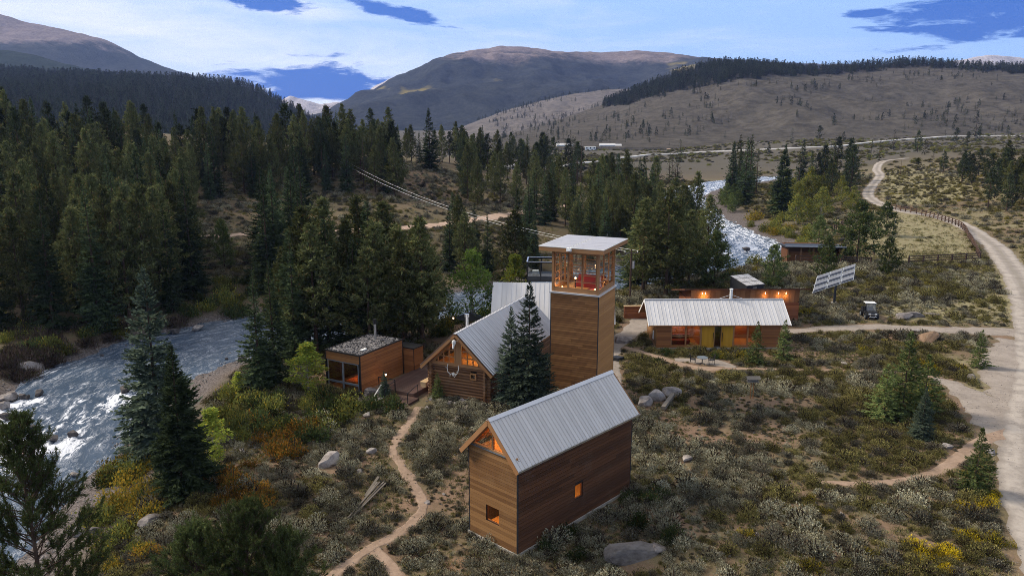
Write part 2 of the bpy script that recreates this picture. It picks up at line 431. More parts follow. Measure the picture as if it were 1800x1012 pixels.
# ------------------------------------------------------------------ river course and terrain
def catmull(pts, step):
    P = [np.array(p, float) for p in pts]; P = [2 * P[0] - P[1]] + P + [2 * P[-1] - P[-2]]
    out = []
    for i in range(1, len(P) - 2):
        n = max(1, int(math.ceil(np.linalg.norm((P[i + 1] - P[i])[:2]) / step)))
        for k in range(n):
            t = k / n
            out.append(.5 * (2 * P[i] + (P[i + 1] - P[i - 1]) * t + (2 * P[i - 1] - 5 * P[i] + 4 * P[i + 1] - P[i + 2]) * t * t + (3 * P[i] - P[i - 1] - 3 * P[i + 1] + P[i + 2]) * t ** 3))
    out.append(P[-2]); return np.array(out)
RIVER = [(-34, -20, 6.5), (-36, 20, 6.5), (-38.5, 42, 6.6), (-40, 56, 6.8), (-42.5, 70, 7.4), (-43, 81, 8.6), (-38.5, 92, 9.0), (-29, 100, 9.0), (-17, 106, 8),
         (0, 117, 7.5), (24, 136, 7.5), (43, 150, 7.5), (51, 163, 7.5), (51, 183, 7), (51, 208, 6.5), (55, 238, 6.5), (59, 265, 6.5), (78, 300, 7), (110, 332, 7), (170, 380, 7), (260, 470, 7), (420, 640, 8)]
RC = catmull(RIVER, 4.0)
def wlevel(y): return -4.3 + .0125 * np.clip(y, 30, 330)
def river_d(x, y):
    x, y = np.asarray(x, float), np.asarray(y, float)
    best = np.full(x.shape, 1e9); side = np.zeros(x.shape); hw = np.zeros(x.shape); yy = np.zeros(x.shape)
    for a, b in zip(RC[:-1], RC[1:]):
        dx, dy = b[0] - a[0], b[1] - a[1]
        t = np.clip(((x - a[0]) * dx + (y - a[1]) * dy) / (dx * dx + dy * dy), 0, 1)
        qx, qy = a[0] + t * dx, a[1] + t * dy
        d = np.hypot(x - qx, y - qy); m = d < best
        best = np.where(m, d, best); side = np.where(m, dx * (y - a[1]) - dy * (x - a[0]), side)
        hw = np.where(m, a[2] + t * (b[2] - a[2]), hw); yy = np.where(m, qy, yy)
    return best - hw, side > 0, wlevel(yy)
def zfun(x, y):
    d, left, wl = river_d(x, y)
    d = d + (fbm(x / 3.0, y / 3.0, 5, 3) - .5) * 1.6
    roll = (fbm(x / 16.0, y / 16.0, 3, 3) - .5) * .8 * sstep(6, 14, d) + (fbm(x / 3.5, y / 3.5, 8, 3) - .5) * .28
    right = wl + (0 - wl) * (0.25 * sstep(0, 4, d) + .75 * sstep(2.5, 12, d))
    lf = wl + (-1.2 - wl) * sstep(0, 5.5, d)
    hill = 13.0 * sstep(6, 125, d) * sstep(55, -12, x) * (1 - sstep(300, 420, y)) * (0.75 + .5 * fbm(x / 45.0, y / 45.0, 21, 3))
    hill = hill + 3.4 * np.exp(-(((x + 28) / 26) ** 2 + ((y - 226) / 24) ** 2))
    hill = hill + 7 * sstep(-60, -150, x) * sstep(10, 80, d) * (1 - sstep(300, 420, y))
    lf = lf + hill + sstep(300, 420, y) * 1.2
    z = np.where(left, lf, right)
    z = np.where(d < 0, wl - .9 * sstep(0, -2.5, d), z)
    z = z + roll * np.where(left, 1.0, .55)
    z = z + 9 * sstep(95, 230, x) * sstep(70, 220, y) * np.where(left & (y > 330), .6, 1) + 9 * sstep(400, 900, y) * sstep(120, 480, x)
    return z
def spaced(lo, hi, step, far_lo, far_hi, grow=1.11):
    mid = list(np.arange(lo, hi + step / 2, step)); a, b = [lo], [hi]
    s = step
    while a[-1] > far_lo: s *= grow; a.append(a[-1] - s)
    s = step
    while b[-1] < far_hi: s *= grow; b.append(b[-1] + s)
    return np.array(a[:0:-1] + mid + b[1:])
GX = spaced(-72, 72, .8, -5000, 5000, 1.06); GY = spaced(18, 170, .8, -300, 7200, 1.028)
_X, _Y = np.meshgrid(GX, GY)
GZ = zfun(_X, _Y)
def gz(x, y):
    x = np.asarray(x, float); y = np.asarray(y, float)
    i = np.clip(np.searchsorted(GX, x) - 1, 0, len(GX) - 2); j = np.clip(np.searchsorted(GY, y) - 1, 0, len(GY) - 2)
    u = (x - GX[i]) / (GX[i + 1] - GX[i]); v = (y - GY[j]) / (GY[j + 1] - GY[j])
    return (GZ[j, i] * (1 - u) + GZ[j, i + 1] * u) * (1 - v) + (GZ[j + 1, i] * (1 - u) + GZ[j + 1, i + 1] * u) * v
_T = np.geomspace(15, 6000, 900)
def P(px, py):
    """point of the ground that the photograph shows at this pixel"""
    r = ray(px, py); q = r[None] * _T[:, None] + np.array([0, 0, CAM_H])
    below = q[:, 2] < gz(q[:, 0], q[:, 1])
    k = int(np.argmax(below)) if below.any() else len(_T) - 1
    a, b = _T[max(k - 1, 0)], _T[k]
    for _ in range(14):
        m = (a + b) / 2; z = CAM_H + r[2] * m
        if z < gz(r[0] * m, r[1] * m): b = m
        else: a = m
    return Vector((r[0] * b, r[1] * b, float(gz(r[0] * b, r[1] * b))))
def inpoly(x, y, poly):
    x, y = np.asarray(x), np.asarray(y); r = np.zeros(x.shape, bool); n = len(poly)
    for i in range(n):
        (x0, y0), (x1, y1) = poly[i][:2], poly[(i + 1) % n][:2]
        r ^= ((y0 > y) != (y1 > y)) & (x < (x1 - x0) * (y - y0) / ((y1 - y0) or 1e-9) + x0)
    return r

# ------------------------------------------------------------------ ways across the ground (pixel courses -> ground points)
def way(pix, w): return [(*P(a, b)[:2], w if not isinstance(w, (list, tuple)) else w[i]) for i, (a, b) in enumerate(pix)]
ROAD = [(25.6, 26, 4.2), (28.0, 34, 4.2)] + way([(1818, 850), (1820, 720), (1826, 640), (1815, 560), (1795, 500), (1767, 455), (1738, 425), (1698, 399), (1650, 381), (1590, 372), (1556, 362), (1532, 350), (1526, 338), (1537, 322), (1547, 308), (1541, 297), (1552, 284), (1595, 278)],
      [4.6, 5.0, 5.0, 5, 5, 5, 4.8, 4.6, 4.4, 4.2, 4, 4, 4, 4, 4, 4, 4, 4])
DRIVE = way([(1835, 590), (1760, 583), (1680, 580), (1600, 578), (1535, 574), (1470, 577), (1420, 580), (1380, 583)], [6.5, 4.5, 3.4, 3, 3, 2.6, 2.4, 2])
APRON = way([(1825, 800), (1770, 745), (1735, 715), (1700, 690), (1665, 672), (1640, 664)], [6, 6, 5, 3.6, 2.2, 1.2])
APRON2 = way([(1850, 740), (1800, 690), (1770, 650), (1795, 600)], [7, 6.5, 5.5, 5])
TRAIL = way([(575, 1060), (585, 1010), (640, 972), (700, 935), (738, 905), (744, 880), (728, 850), (705, 820), (692, 795), (700, 768), (722, 742), (735, 715)], [1.0, .95, .95, 1.0, 1.0, .95, .9, .9, .9, .9, .9, 1.0])
TRAIL2 = way([(655, 962), (680, 985), (700, 1015), (720, 1060)], [.9, .9, 1, 1])
CURVE = way([(1440, 847), (1500, 850), (1560, 848), (1620, 839), (1668, 817), (1700, 793), (1740, 770), (1790, 760)], [.5, .9, 1, 1.1, 1.2, 1.3, 1.6, 2.4])
FOOT = way([(1095, 610), (1150, 625), (1215, 645), (1262, 648), (1330, 648), (1410, 650), (1500, 651), (1570, 655), (1640, 663)], [1.2, .9, 1.4, 1.2, .6, .5, .5, .6, 1.0])
YARD = way([(1090, 700), (1085, 660), (1075, 615), (1098, 592), (1118, 575), (1125, 560)], [.8, 1, 2.2, 3, 3.2, 2.5])
PATIO = way([(1186, 632), (1230, 634), (1265, 638), (1292, 646)], [1.2, 2.0, 2.2, 1.0])
HAUL = way([(40, 428), (90, 424), (150, 414), (210, 410), (270, 412), (330, 415), (430, 412), (560, 408), (690, 402), (775, 395), (850, 384), (930, 374), (985, 366), (1010, 362)], [3, 4, 5.5, 5, 3, 2, 2, 2, 3.4, 3.4, 4, 5, 8, 6])
HIGHWAY = way([(860, 300), (1000, 291), (1060, 284), (1130, 274), (1200, 270), (1260, 267), (1330, 264), (1400, 261), (1470, 258), (1520, 252), (1590, 246), (1690, 240), (1860, 234)], 4.5)
FARTRACK = way([(905, 262), (960, 256), (1010, 252), (1045, 256), (1100, 262), (1180, 262)], [8, 10, 9, 6, 5, 5])
BENCHTRACK = way([(870, 246), (960, 240), (1020, 241), (1060, 244)], 14)
WAYS = [ROAD, DRIVE, APRON, APRON2, TRAIL, TRAIL2, CURVE, FOOT, YARD, PATIO, HAUL, HIGHWAY, FARTRACK]
WAYP = [catmull(w, 1.0) for w in WAYS]
_wall = np.concatenate(WAYP)
def way_clear(x, y, r=.3):
    """True where a plant of radius r stands clear of every way"""
    d = np.hypot(_wall[:, 0][None] - np.asarray(x)[:, None], _wall[:, 1][None] - np.asarray(y)[:, None]) - _wall[:, 2][None] / 2
    return d.min(1) > r
RECTS = []        # building footprints: origin, yaw, length, width
BUILD = []        # (x, y, radius) discs no plant may enter, filled by the builders below

def ribbon(name, course, mat, dz=.03, step=.6, edge=.35, seed=0):
    C = catmull(course, step); n = len(C)
    T = np.gradient(C[:, :2], axis=0); T /= np.linalg.norm(T, axis=1)[:, None] + 1e-9; Nn = np.stack([T[:, 1], -T[:, 0]], 1)
    cols = np.linspace(-1, 1, 9); V = []
    jl = (fbm(np.arange(n) * step / 1.3, np.zeros(n), seed + 60, 4) - .5) * 2 * edge
    jr = (fbm(np.arange(n) * step / 1.3, np.zeros(n), seed + 90, 4) - .5) * 2 * edge
    for c in cols:
        w = C[:, 2] / 2 * c + (jl if c < 0 else jr) * abs(c) * np.minimum(1, C[:, 2] / 2)
        x, y = C[:, 0] + Nn[:, 0] * w, C[:, 1] + Nn[:, 1] * w
        z = gz(x, y) + (dz if abs(c) < .99 else -.06)
        V.append(np.stack([x, y, z], 1))
    V = np.stack(V, 1).reshape(-1, 3); k = len(cols)
    I = (np.arange(n - 1)[:, None] * k + np.arange(k - 1)[None]).ravel()
    me = new_mesh(name, V, np.stack([I, I + 1, I + k + 1, I + k], 1), [mat], True,
                  {'across': ('FLOAT', np.tile(cols, n)), 'along': ('FLOAT', np.repeat(np.arange(n) * step, k))})
    return structure(name, me)

def ground_material():
    m, nt, out = mat_base('ground_soil'); g = G(nt); p = g.pos()
    n1, n2, n3 = g.noise(p, .11, 5, .6), g.noise(p, .8, 6, .65), g.noise(p, 5.0, 4, .6)
    soil = g.mix(n3, (.085, .055, .037), (.225, .150, .102))
    grass = g.mix(n2, (.075, .068, .034), (.17, .148, .08))
    t = g.rng(g.math('ADD', g.math('MULTIPLY', n1, .55), g.math('MULTIPLY', n2, .55)), .42, .62)
    c = g.mix(g.math('MULTIPLY', t, .75), soil, grass)
    n5 = g.noise(p, 22, 3, .7)
    c = g.mix(g.math('MULTIPLY', g.rng(n5, .58, .70), .45), c, (.30, .25, .20))
    c = g.mix(g.math('MULTIPLY', g.rng(n5, .44, .32), .6), c, (.035, .028, .02))
    mead = g.mix(n2, (.17, .158, .080), (.33, .295, .175))
    c = g.mix(g.math('MULTIPLY', g.attr('meadow').outputs['Fac'], g.rng(g.math('ADD', g.math('MULTIPLY', n2, .5), g.math('MULTIPLY', n3, .5)), .3, .58)), c, mead)
    red = g.mix(n3, (.14, .088, .06), (.27, .175, .125))
    c = g.mix(g.math('MULTIPLY', g.attr('bare').outputs['Fac'], g.rng(n2, .3, .6)), c, red)
    litter = g.mix(n2, (.035, .03, .018), (.095, .08, .05))
    c = g.mix(g.math('MULTIPLY', g.attr('litter').outputs['Fac'], .85), c, litter)
    cob = g.mix(g.rng(n3, .35, .65), (.055, .045, .042), (.16, .14, .135))
    c = g.mix(g.attr('gravel').outputs['Fac'], c, cob)
    farg = g.mix(g.noise(p, .02, 6, .7), (.058, .052, .044), (.115, .102, .074))
    c = g.mix(g.attr('far').outputs['Fac'], c, farg)
    nt.links.new(g.bsdf(c, .95, 0, .1, g.bump(g.math('ADD', n3, n2), .5, .12)), out.inputs[0]); return m
def way_material(name, a, b, grass=0.0, tracks=False):
    m, nt, out = mat_base(name); g = G(nt); p = g.pos()
    n1, n2, n3 = g.noise(p, .5, 7, .7), g.noise(p, 3.5, 7, .75), g.noise(g.mapping(p, (1, 1, 1)), 26, 3, .6)
    c = g.mix(g.rng(g.math('ADD', g.math('MULTIPLY', n1, .6), g.math('MULTIPLY', n2, .4)), .35, .65), a, b)
    c = g.mix(g.math('MULTIPLY', g.rng(n3, .62, .72), .5), c, (.42, .39, .36))
    c = g.mix(g.math('MULTIPLY', g.rng(n3, .40, .28), .5), c, (.10, .08, .065))
    ac = g.math('ABSOLUTE', g.attr('across').outputs['Fac'])
    if tracks:
        rut = g.math('MULTIPLY', g.rng(ac, .22, .42), g.rng(ac, .80, .6))
        c = g.mix(g.math('MULTIPLY', g.math('MULTIPLY', rut, g.rng(n1, .3, .6)), .6), c, (.42, .375, .33))
        mid = g.math('MULTIPLY', g.rng(ac, .22, .05), grass)
        c = g.mix(g.math('MULTIPLY', mid, g.rng(n2, .4, .6)), c, (.13, .115, .06))
    e = g.math('MULTIPLY', g.rng(g.math('ADD', ac, g.math('MULTIPLY', g.math('SUBTRACT', n2, .5), .5)), .72, 1.0), .6)
    c = g.mix(e, c, (.12, .095, .065))
    nt.links.new(g.bsdf(c, .95, 0, .1, g.bump(n2, .5, .06)), out.inputs[0]); return m
M['ground'] = ground_material()
M['gravel_road'] = way_material('gravel_road', (.21, .185, .165), (.33, .295, .26), .35, True)
M['gravel_track'] = way_material('gravel_track', (.25, .22, .19), (.36, .315, .27), .9, True)
M['dirt_path'] = way_material('dirt_path', (.20, .14, .10), (.33, .24, .18))
M['gravel_yard'] = way_material('gravel_yard', (.21, .18, .155), (.31, .27, .235))
M['pale_dirt'] = way_material('pale_dirt', (.34, .24, .18), (.46, .34, .27))
M['highway'] = way_material('highway', (.40, .39, .38), (.52, .51, .50))

def build_ground():
    nx, ny = len(GX), len(GY)
    V = np.stack([_X.ravel(), _Y.ravel(), GZ.ravel()], 1)
    I = (np.arange(ny - 1)[:, None] * nx + np.arange(nx - 1)[None]).ravel()
    F = np.stack([I, I + 1, I + nx + 1, I + nx], 1)
    d, left, wl = river_d(V[:, 0], V[:, 1]); x, y = V[:, 0], V[:, 1]
    padd = [tuple(P(a, b)[:2]) for a, b in [(1585, 374), (1640, 387), (1688, 402), (1718, 458), (1600, 465), (1500, 462), (1478, 440), (1530, 400)]]
    fld = [tuple(P(a, b)[:2]) for a, b in [(1556, 300), (1640, 298), (1720, 318), (1700, 345), (1640, 362), (1560, 356), (1545, 340)]]
    mead = np.maximum(inpoly(x, y, padd) * .9, inpoly(x, y, fld) * 1.0)
    mead = np.maximum(mead, .5 * sstep(48, 66, x) * sstep(78, 100, y) * (1 - sstep(300, 420, y)) * sstep(.42, .6, fbm(x / 18, y / 18, 44, 3)))
    mead = np.maximum(mead, .28 * left * sstep(15, 40, d) * sstep(.45, .6, fbm(x / 22, y / 22, 45, 3)) * (y < 320))
    mead = np.maximum(mead, .8 * sstep(8, 20, d) * sstep(26, 34, x) * sstep(.5, .65, fbm(x / 9, y / 9, 47, 3)) * (y < 80))
    mead = np.maximum(mead, .85 * inpoly(x, y, [tuple(P(a, b)[:2]) for a, b in [(1555, 482), (1745, 474), (1785, 500), (1795, 562), (1640, 568), (1560, 556)]]))
    bare = sstep(.50, .64, fbm(x / 3.5, y / 3.5, 46, 3)) * (~left) * (y < 90) * .8
    bare = np.maximum(bare, np.exp(-(((x + 26) / 16) ** 2 + ((y - 205) / 26) ** 2)) * 1.0)
    grav = np.where(left, sstep(3.5, .5, d), sstep(8.5, 4.0, d + (fbm(x / 4, y / 4, 50, 2) - .5) * 3))
    litter = np.where(left, sstep(3, 9, d) * (.35 + .5 * sstep(70, 20, d)) * (y < 330), sstep(16, 6, d) * .7)
    far = sstep(260, 420, y)
    me = new_mesh('ground', V, F, [M['ground']], True, {'meadow': ('FLOAT', mead), 'bare': ('FLOAT', bare), 'gravel': ('FLOAT', grav), 'litter': ('FLOAT', litter), 'far': ('FLOAT', far)})
    structure('ground', me)
build_ground()
ribbon('road', ROAD, M['gravel_road'], .05, .8, .5, 1)
ribbon('driveway', DRIVE, M['gravel_yard'], .035, .6, .5, 2)
ribbon('parking_apron', APRON, M['gravel_yard'], .026, .6, .8, 3)
ribbon('parking_apron', APRON2, M['gravel_yard'], .042, .6, .9, 13)
ribbon('dirt_trail', TRAIL, M['dirt_path'], .03, .3, .8, 4)
ribbon('dirt_trail', TRAIL2, M['dirt_path'], .022, .4, .25, 5)
ribbon('garden_path', CURVE, M['dirt_path'], .03, .5, .25, 6)
ribbon('footpath', FOOT, M['dirt_path'], .03, .5, .3, 7)
ribbon('gravel_yard', YARD, M['gravel_yard'], .024, .5, .5, 8)
ribbon('gravel_patio', PATIO, M['gravel_yard'], .038, .5, .4, 9)
ribbon('dirt_road', HAUL, M['pale_dirt'], .08, 1.0, .8, 10)
ribbon('highway', HIGHWAY, M['highway'], .7, 4, .2, 11)
ribbon('far_track', FARTRACK, M['pale_dirt'], .5, 3, .5, 12)
ribbon('bench_track', BENCHTRACK, M['pale_dirt'], .6, 3, .5, 14)

# ------------------------------------------------------------------ water
ROCKS_IN_WATER = []          # filled from the boulder list: foam gathers downstream of them
BOULDER_PIX = [  # px, py, size (m), mesh, material, label
    (20, 702, 1.5, 0, 'rock', 'grey boulder at the water edge on the far left bank, uppermost of that row'),
    (12, 738, 1.1, 1, 'rock_dark', 'dark low boulder half under water by the far left bank'),
    (30, 786, 1.0, 2, 'rock', 'pale rounded boulder in shallow rapids near the left frame edge'),
    (46, 801, 1.0, 3, 'rock', 'grey wet boulder below the pale one in the left rapids'),
    (95, 775, 1.0, 4, 'rock_dark', 'dark wet boulder splitting the white rapids, left of a twin'),
    (130, 769, 1.1, 5, 'rock_dark', 'dark wet boulder in the white rapids, right twin of the pair'),
    (222, 690, 1.2, 1, 'rock_dark', 'flat black rock alone in the middle of the river'),
    (428, 636, 1.1, 2, 'rock_dark', 'black rounded rock beside the gravel bar under the spruces'),
    (58, 655, 2.4, 0, 'rock', 'big grey boulder on the far bank below brown brush'),
    (40, 700, .9, 5, 'rock_dark', 'small dark boulder hugging the far bank beside a larger grey one'),
    (10, 758, 1.3, 3, 'rock_dark', 'dark brown boulder cut by the left frame edge'),
    (60, 752, .6, 4, 'rock_dark', 'small dark stone between the left bank and the rapids'),
    (8, 720, 1.2, 2, 'rock', 'brownish boulder on the left bank above the rapids'),
    (70, 695, .9, 1, 'rock_dark', 'low dark stone upstream of the rapids, near the far bank'),
    (1312, 440, 1.5, 3, 'rock_dark', 'dark rock in the bright upper river bend'),
    (1262, 402, 1.2, 4, 'rock_dark', 'dark rock upstream in the bright river bend'),
]
for px, py, s, k, mt, lb in BOULDER_PIX:
    q = flat(px, py, -3.2)
    ROCKS_IN_WATER.append((q.x, q.y, s))
def build_river():
    C = catmull(RIVER, .5); n = len(C)
    keep = C[:, 1] > 25; C = C[keep]; n = len(C)
    T = np.gradient(C[:, :2], axis=0); T /= np.linalg.norm(T, axis=1)[:, None] + 1e-9; Nn = np.stack([T[:, 1], -T[:, 0]], 1)
    k = 46; cols = np.linspace(-1.22, 1.22, k)
    X = C[:, 0][:, None] + Nn[:, 0][:, None] * C[:, 2][:, None] * cols; Y = C[:, 1][:, None] + Nn[:, 1][:, None] * C[:, 2][:, None] * cols
    s = np.cumsum(np.r_[0, np.hypot(*np.diff(C[:, :2], axis=0).T)]); U = np.repeat(s[:, None], k, 1); W = C[:, 2][:, None] * cols
    base = wlevel(C[:, 1])[:, None] + 0 * X
    rapid = .16 + .34 * np.exp(-(((X + 42) / 7) ** 2 + ((Y - 65) / 6.5) ** 2)) + .20 * np.exp(-(((X + 42) / 9) ** 2 + ((Y - 76) / 10) ** 2)) + .5 * sstep(115, 160, Y)
    foam = np.zeros_like(X)
    for rx, ry, rs in ROCKS_IN_WATER:
        d = np.hypot(X - rx, (Y - ry + 1.2) * .6); foam = np.maximum(foam, np.exp(-(d / (rs * 1.1)) ** 2) * .7)
    rapid = np.clip(rapid + foam, 0, 1)
    wav = (fbm(U / 2.6, W / 1.3, 70, 4) - .5) * (.22 + .75 * rapid) + (ridged(U / 1.1, W / .8, 75, 3) - .6) * (.07 + .16 * rapid)
    wav = wav * (1 - .72 * sstep(112, 150, Y))
    Z = base + wav
    V = np.stack([X.ravel(), Y.ravel(), Z.ravel()], 1)
    I = (np.arange(n - 1)[:, None] * k + np.arange(k - 1)[None]).ravel()
    m, nt, out = mat_base('river_water'); g = G(nt); fl = g.attr('flow').outputs['Vector']
    rp = g.attr('rapid').outputs['Fac']
    a = g.noise(g.mapping(fl, (.45, 1.2, 1)), 1.0, 8, .68, dist=.7)
    b = g.noise(g.mapping(fl, (1.1, 2.8, 1)), 1.0, 6, .65, dist=1.0)
    c_ = g.noise(g.mapping(fl, (.12, .3, 1)), 1.0, 3, .5)
    f = g.math('ADD', g.math('MULTIPLY', a, .5), g.math('ADD', g.math('MULTIPLY', b, .45), g.math('ADD', g.math('MULTIPLY', rp, .28), g.math('MULTIPLY', c_, .16))))
    rb = g.math('SUBTRACT', 1.0, g.math('ABSOLUTE', g.math('SUBTRACT', g.math('MULTIPLY', b, 2.0), 1.0)))
    streak = g.math('MULTIPLY', g.rng(rb, .86, .97), g.rng(a, .42, .62))
    foamf = g.math('MAXIMUM', g.rng(f, .70, .82), g.math('MULTIPLY', streak, .32))
    deep = g.mix(c_, (.035, .058, .095), (.075, .11, .165))
    col = g.mix(foamf, deep, (.72, .75, .82))
    nrm = g.bump(g.math('ADD', g.math('MULTIPLY', a, 1.0), g.math('MULTIPLY', b, .6)), .38, .4)
    sh = g.n('ShaderNodeBsdfPrincipled'); g.put(sh.inputs['Base Color'], col); g.put(sh.inputs['Roughness'], g.math('ADD', .09, g.math('MULTIPLY', foamf, .6)))
    sh.inputs['IOR'].default_value = 1.33; g.put(sh.inputs['Normal'], nrm)
    nt.links.new(sh.outputs[0], out.inputs[0])
    me = new_mesh('river', V, np.stack([I, I + 1, I + k + 1, I + k], 1), [m], True,
                  {'flow': ('FLOAT_VECTOR', np.stack([U.ravel(), W.ravel(), 0 * U.ravel()], 1)), 'rapid': ('FLOAT', rapid.ravel())})
    structure('river', me)
build_river()

# ------------------------------------------------------------------ hills and mountains
def hill_material(name, low, high, bare, tree_z, fade, patch=None, pscale=.004, forest=1.0):
    """dark forest below the tree line, bare ground above it, aspen patches between"""
    m, nt, out = mat_base(name); g = G(nt); p = g.pos()
    sep = g.n('ShaderNodeSeparateXYZ'); nt.links.new(p, sep.inputs[0])
    n1, n2, n3 = g.noise(p, pscale, 7, .62), g.noise(p, pscale * 9, 8, .75), g.noise(p, .09, 4, .75)
    fo = g.mix(g.rng(g.math('ADD', g.math('MULTIPLY', n2, .5), g.math('MULTIPLY', n3, .5)), .35, .65), low, high)
    br = g.mix(g.rng(g.math('ADD', g.math('MULTIPLY', n2, .5), g.math('MULTIPLY', n3, .5)), .35, .65), tuple(k * .62 for k in bare), tuple(k * 1.3 for k in bare))
    t = g.math('ADD', g.math('DIVIDE', g.math('SUBTRACT', sep.outputs[2], tree_z), fade), g.math('MULTIPLY', g.math('SUBTRACT', n1, .5), 3.6))
    t = g.math('ADD', t, g.math('MULTIPLY', g.math('SUBTRACT', n2, .5), 1.6))
    c = g.mix(g.math('ADD', g.math('MULTIPLY', g.rng(t, -.35, .45), forest), 1 - forest), fo, br)
    if patch:
        n4 = g.noise(g.mapping(p, (1, 1, 1.6), (31, 7, 3)), pscale * 1.5, 4, .6)
        pt = g.math('MULTIPLY', g.rng(n4, .64, .70), g.rng(t, .6, -.4))
        c = g.mix(g.math('MULTIPLY', pt, .8), c, patch)
    nt.links.new(g.bsdf(c, 1.0, 0, 0.0, g.bump(g.math('ADD', n2, g.math('MULTIPLY', n3, .4)), .6, 6)), out.inputs[0]); return m
HILLS = {}
def hill(name, pts, d, foot, fz, mat, amp, cell, xpad=(1.0, 1.0), p=1.25, seed=0, back=None, nx=220, ny=70, dvar=0.0, small=0.0):
    px = [q[0] for q in pts]; py = [q[1] for q in pts]
    pxs = np.linspace(px[0], px[-1], nx); pys = np.interp(pxs, px, py)
    ks = np.ones(9) / 9; pys = np.convolve(np.pad(pys, 4, mode='edge'), ks, 'valid')
    pys = pys + (fbm(pxs / 22.0, 0 * pxs, seed + 5, 4) - .5) * small
    xr = (pxs - 900) / FOC * d * 1.0
    zr = np.array([zat(a, b, d) for a, b in zip(pxs, pys)])
    # exact x at that distance (the optical axis is pitched)
    xr = np.array([ray(a, b)[0] / ray(a, b)[1] * d for a, b in zip(pxs, pys)])
    back = back or d + (d - foot) * .5
    yb = np.concatenate([np.linspace(foot, d, ny), np.linspace(d, back, 14)[1:]])
    t = np.where(yb <= d, (yb - foot) / (d - foot), 1 - (yb - d) / (back - d))
    X = np.repeat(xr[None], len(yb), 0); Y = np.repeat(yb[:, None], nx, 1); T = np.repeat(t[:, None], nx, 1)
    Z = fz + (zr[None] - fz) * np.clip(T, 0, 1) ** p
    w = np.sin(np.clip(T, 0, 1) * math.pi) ** .8
    Z = Z + w * amp * (ridged(X / cell, Y / cell, seed, 5) - .62) * np.clip((zr[None] - fz) / max(1e-3, (zr.max() - fz)), 0, 1)
    Z = np.where(T <= 0.001, fz - 12, Z)
    V = np.stack([X.ravel(), Y.ravel(), Z.ravel()], 1); n = len(yb)
    I = (np.arange(n - 1)[:, None] * nx + np.arange(nx - 1)[None]).ravel()
    structure(name, new_mesh(name, V, np.stack([I, I + 1, I + nx + 1, I + nx], 1), [mat], True))
    HILLS[name] = (xr, yb, Z)
def hz(name, x, y):
    xr, yb, Z = HILLS[name]
    x, y = np.asarray(x, float), np.asarray(y, float)
    i = np.clip(np.searchsorted(xr, x) - 1, 0, len(xr) - 2); j = np.clip(np.searchsorted(yb, y) - 1, 0, len(yb) - 2)
    u = np.clip((x - xr[i]) / (xr[i + 1] - xr[i]), 0, 1); v = np.clip((y - yb[j]) / (yb[j + 1] - yb[j]), 0, 1)
    return (Z[j, i] * (1 - u) + Z[j, i + 1] * u) * (1 - v) + (Z[j + 1, i] * (1 - u) + Z[j + 1, i + 1] * u) * v
ASPEN = (.20, .15, .05)
hm = {
    'center': hill_material('forest_mountain', (.018, .022, .028), (.050, .056, .058), (.19, .155, .15), 285, 75, (.22, .18, .06), .0016),
    'left': hill_material('alpine_mountain', (.022, .028, .028), (.06, .066, .058), (.20, .165, .155), 330, 90, ASPEN, .002),
    'midleft': hill_material('aspen_ridge', (.014, .022, .014), (.04, .05, .03), (.1, .09, .07), 900, 100, (.30, .17, .03), .0032),
    'ridge': hill_material('forest_ridge', (.016, .020, .013), (.040, .045, .032), (.12, .11, .09), 900, 100, None, .006),
    'spur': hill_material('bare_spur', (.03, .035, .03), (.07, .07, .06), (.135, .122, .115), -200, 120, None, .004),
    'hillside': hill_material('sage_hillside', (.06, .055, .045), (.10, .09, .075), (.082, .075, .065), -300, 100, None, .006),
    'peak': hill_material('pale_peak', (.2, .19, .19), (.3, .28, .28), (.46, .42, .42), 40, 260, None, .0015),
}
hill('far_peak', [(440, 215), (480, 186), (510, 168), (540, 178), (562, 184), (590, 179), (625, 181), (660, 190), (720, 205)], 5000, 4300, 0, hm['peak'], 60, 700, seed=3, small=5)
hill('far_ridge', [(560, 235), (592, 205), (620, 180), (660, 152), (692, 136), (740, 128), (900, 140)], 4300, 3700, 0, hm['peak'], 60, 500, seed=4, small=4)
hill('far_dome', [(1600, 125), (1650, 112), (1690, 105), (1740, 97), (1790, 101), (1860, 110), (2000, 130)], 4600, 4000, 10, hm['peak'], 40, 600, seed=6, small=3)
hill('mountain', [(540, 262), (592, 213), (640, 182), (690, 148), (720, 131), (750, 112), (800, 93), (870, 82), (930, 82), (970, 89), (1000, 93), (1060, 92), (1120, 90), (1165, 91), (1200, 98), (1260, 103), (1400, 112), (1800, 118), (2500, 135)], 3500, 1900, 0, hm['center'], 190, 420, p=1.0, seed=7, nx=320, ny=130, small=5)
hill('mountain_left', [(-1100, -60), (-500, -30), (-100, 5), (0, 24), (30, 35), (70, 45), (110, 50), (150, 60), (200, 76), (260, 108), (330, 131), (400, 152), (480, 190), (560, 235)], 3600, 2100, 0, hm['left'], 170, 560, p=.95, seed=8, nx=260, ny=110, small=5)
hill('aspen_ridge', [(-900, 60), (-200, 72), (0, 88), (60, 96), (110, 112), (200, 130), (330, 150), (420, 180)], 2300, 1500, 0, hm['midleft'], 50, 300, p=.9, seed=9, small=4)
hill('bare_spur', [(740, 262), (780, 240), (840, 212), (900, 191), (960, 175), (1000, 166), (1050, 160), (1095, 157), (1160, 158), (1300, 165), (1500, 160)], 2000, 1150, 0, hm['spur'], 60, 260, p=1.0, seed=10, small=3)
hill('forest_ridge', [(-1200, 70), (-400, 105), (-150, 118), (0, 127), (60, 131), (140, 134), (250, 140), (330, 142), (395, 144), (440, 155), (490, 179), (530, 203), (565, 226), (600, 252)], 1300, 520, 4, hm['ridge'], 36, 150, p=.85, seed=12, nx=300, ny=90, small=3)
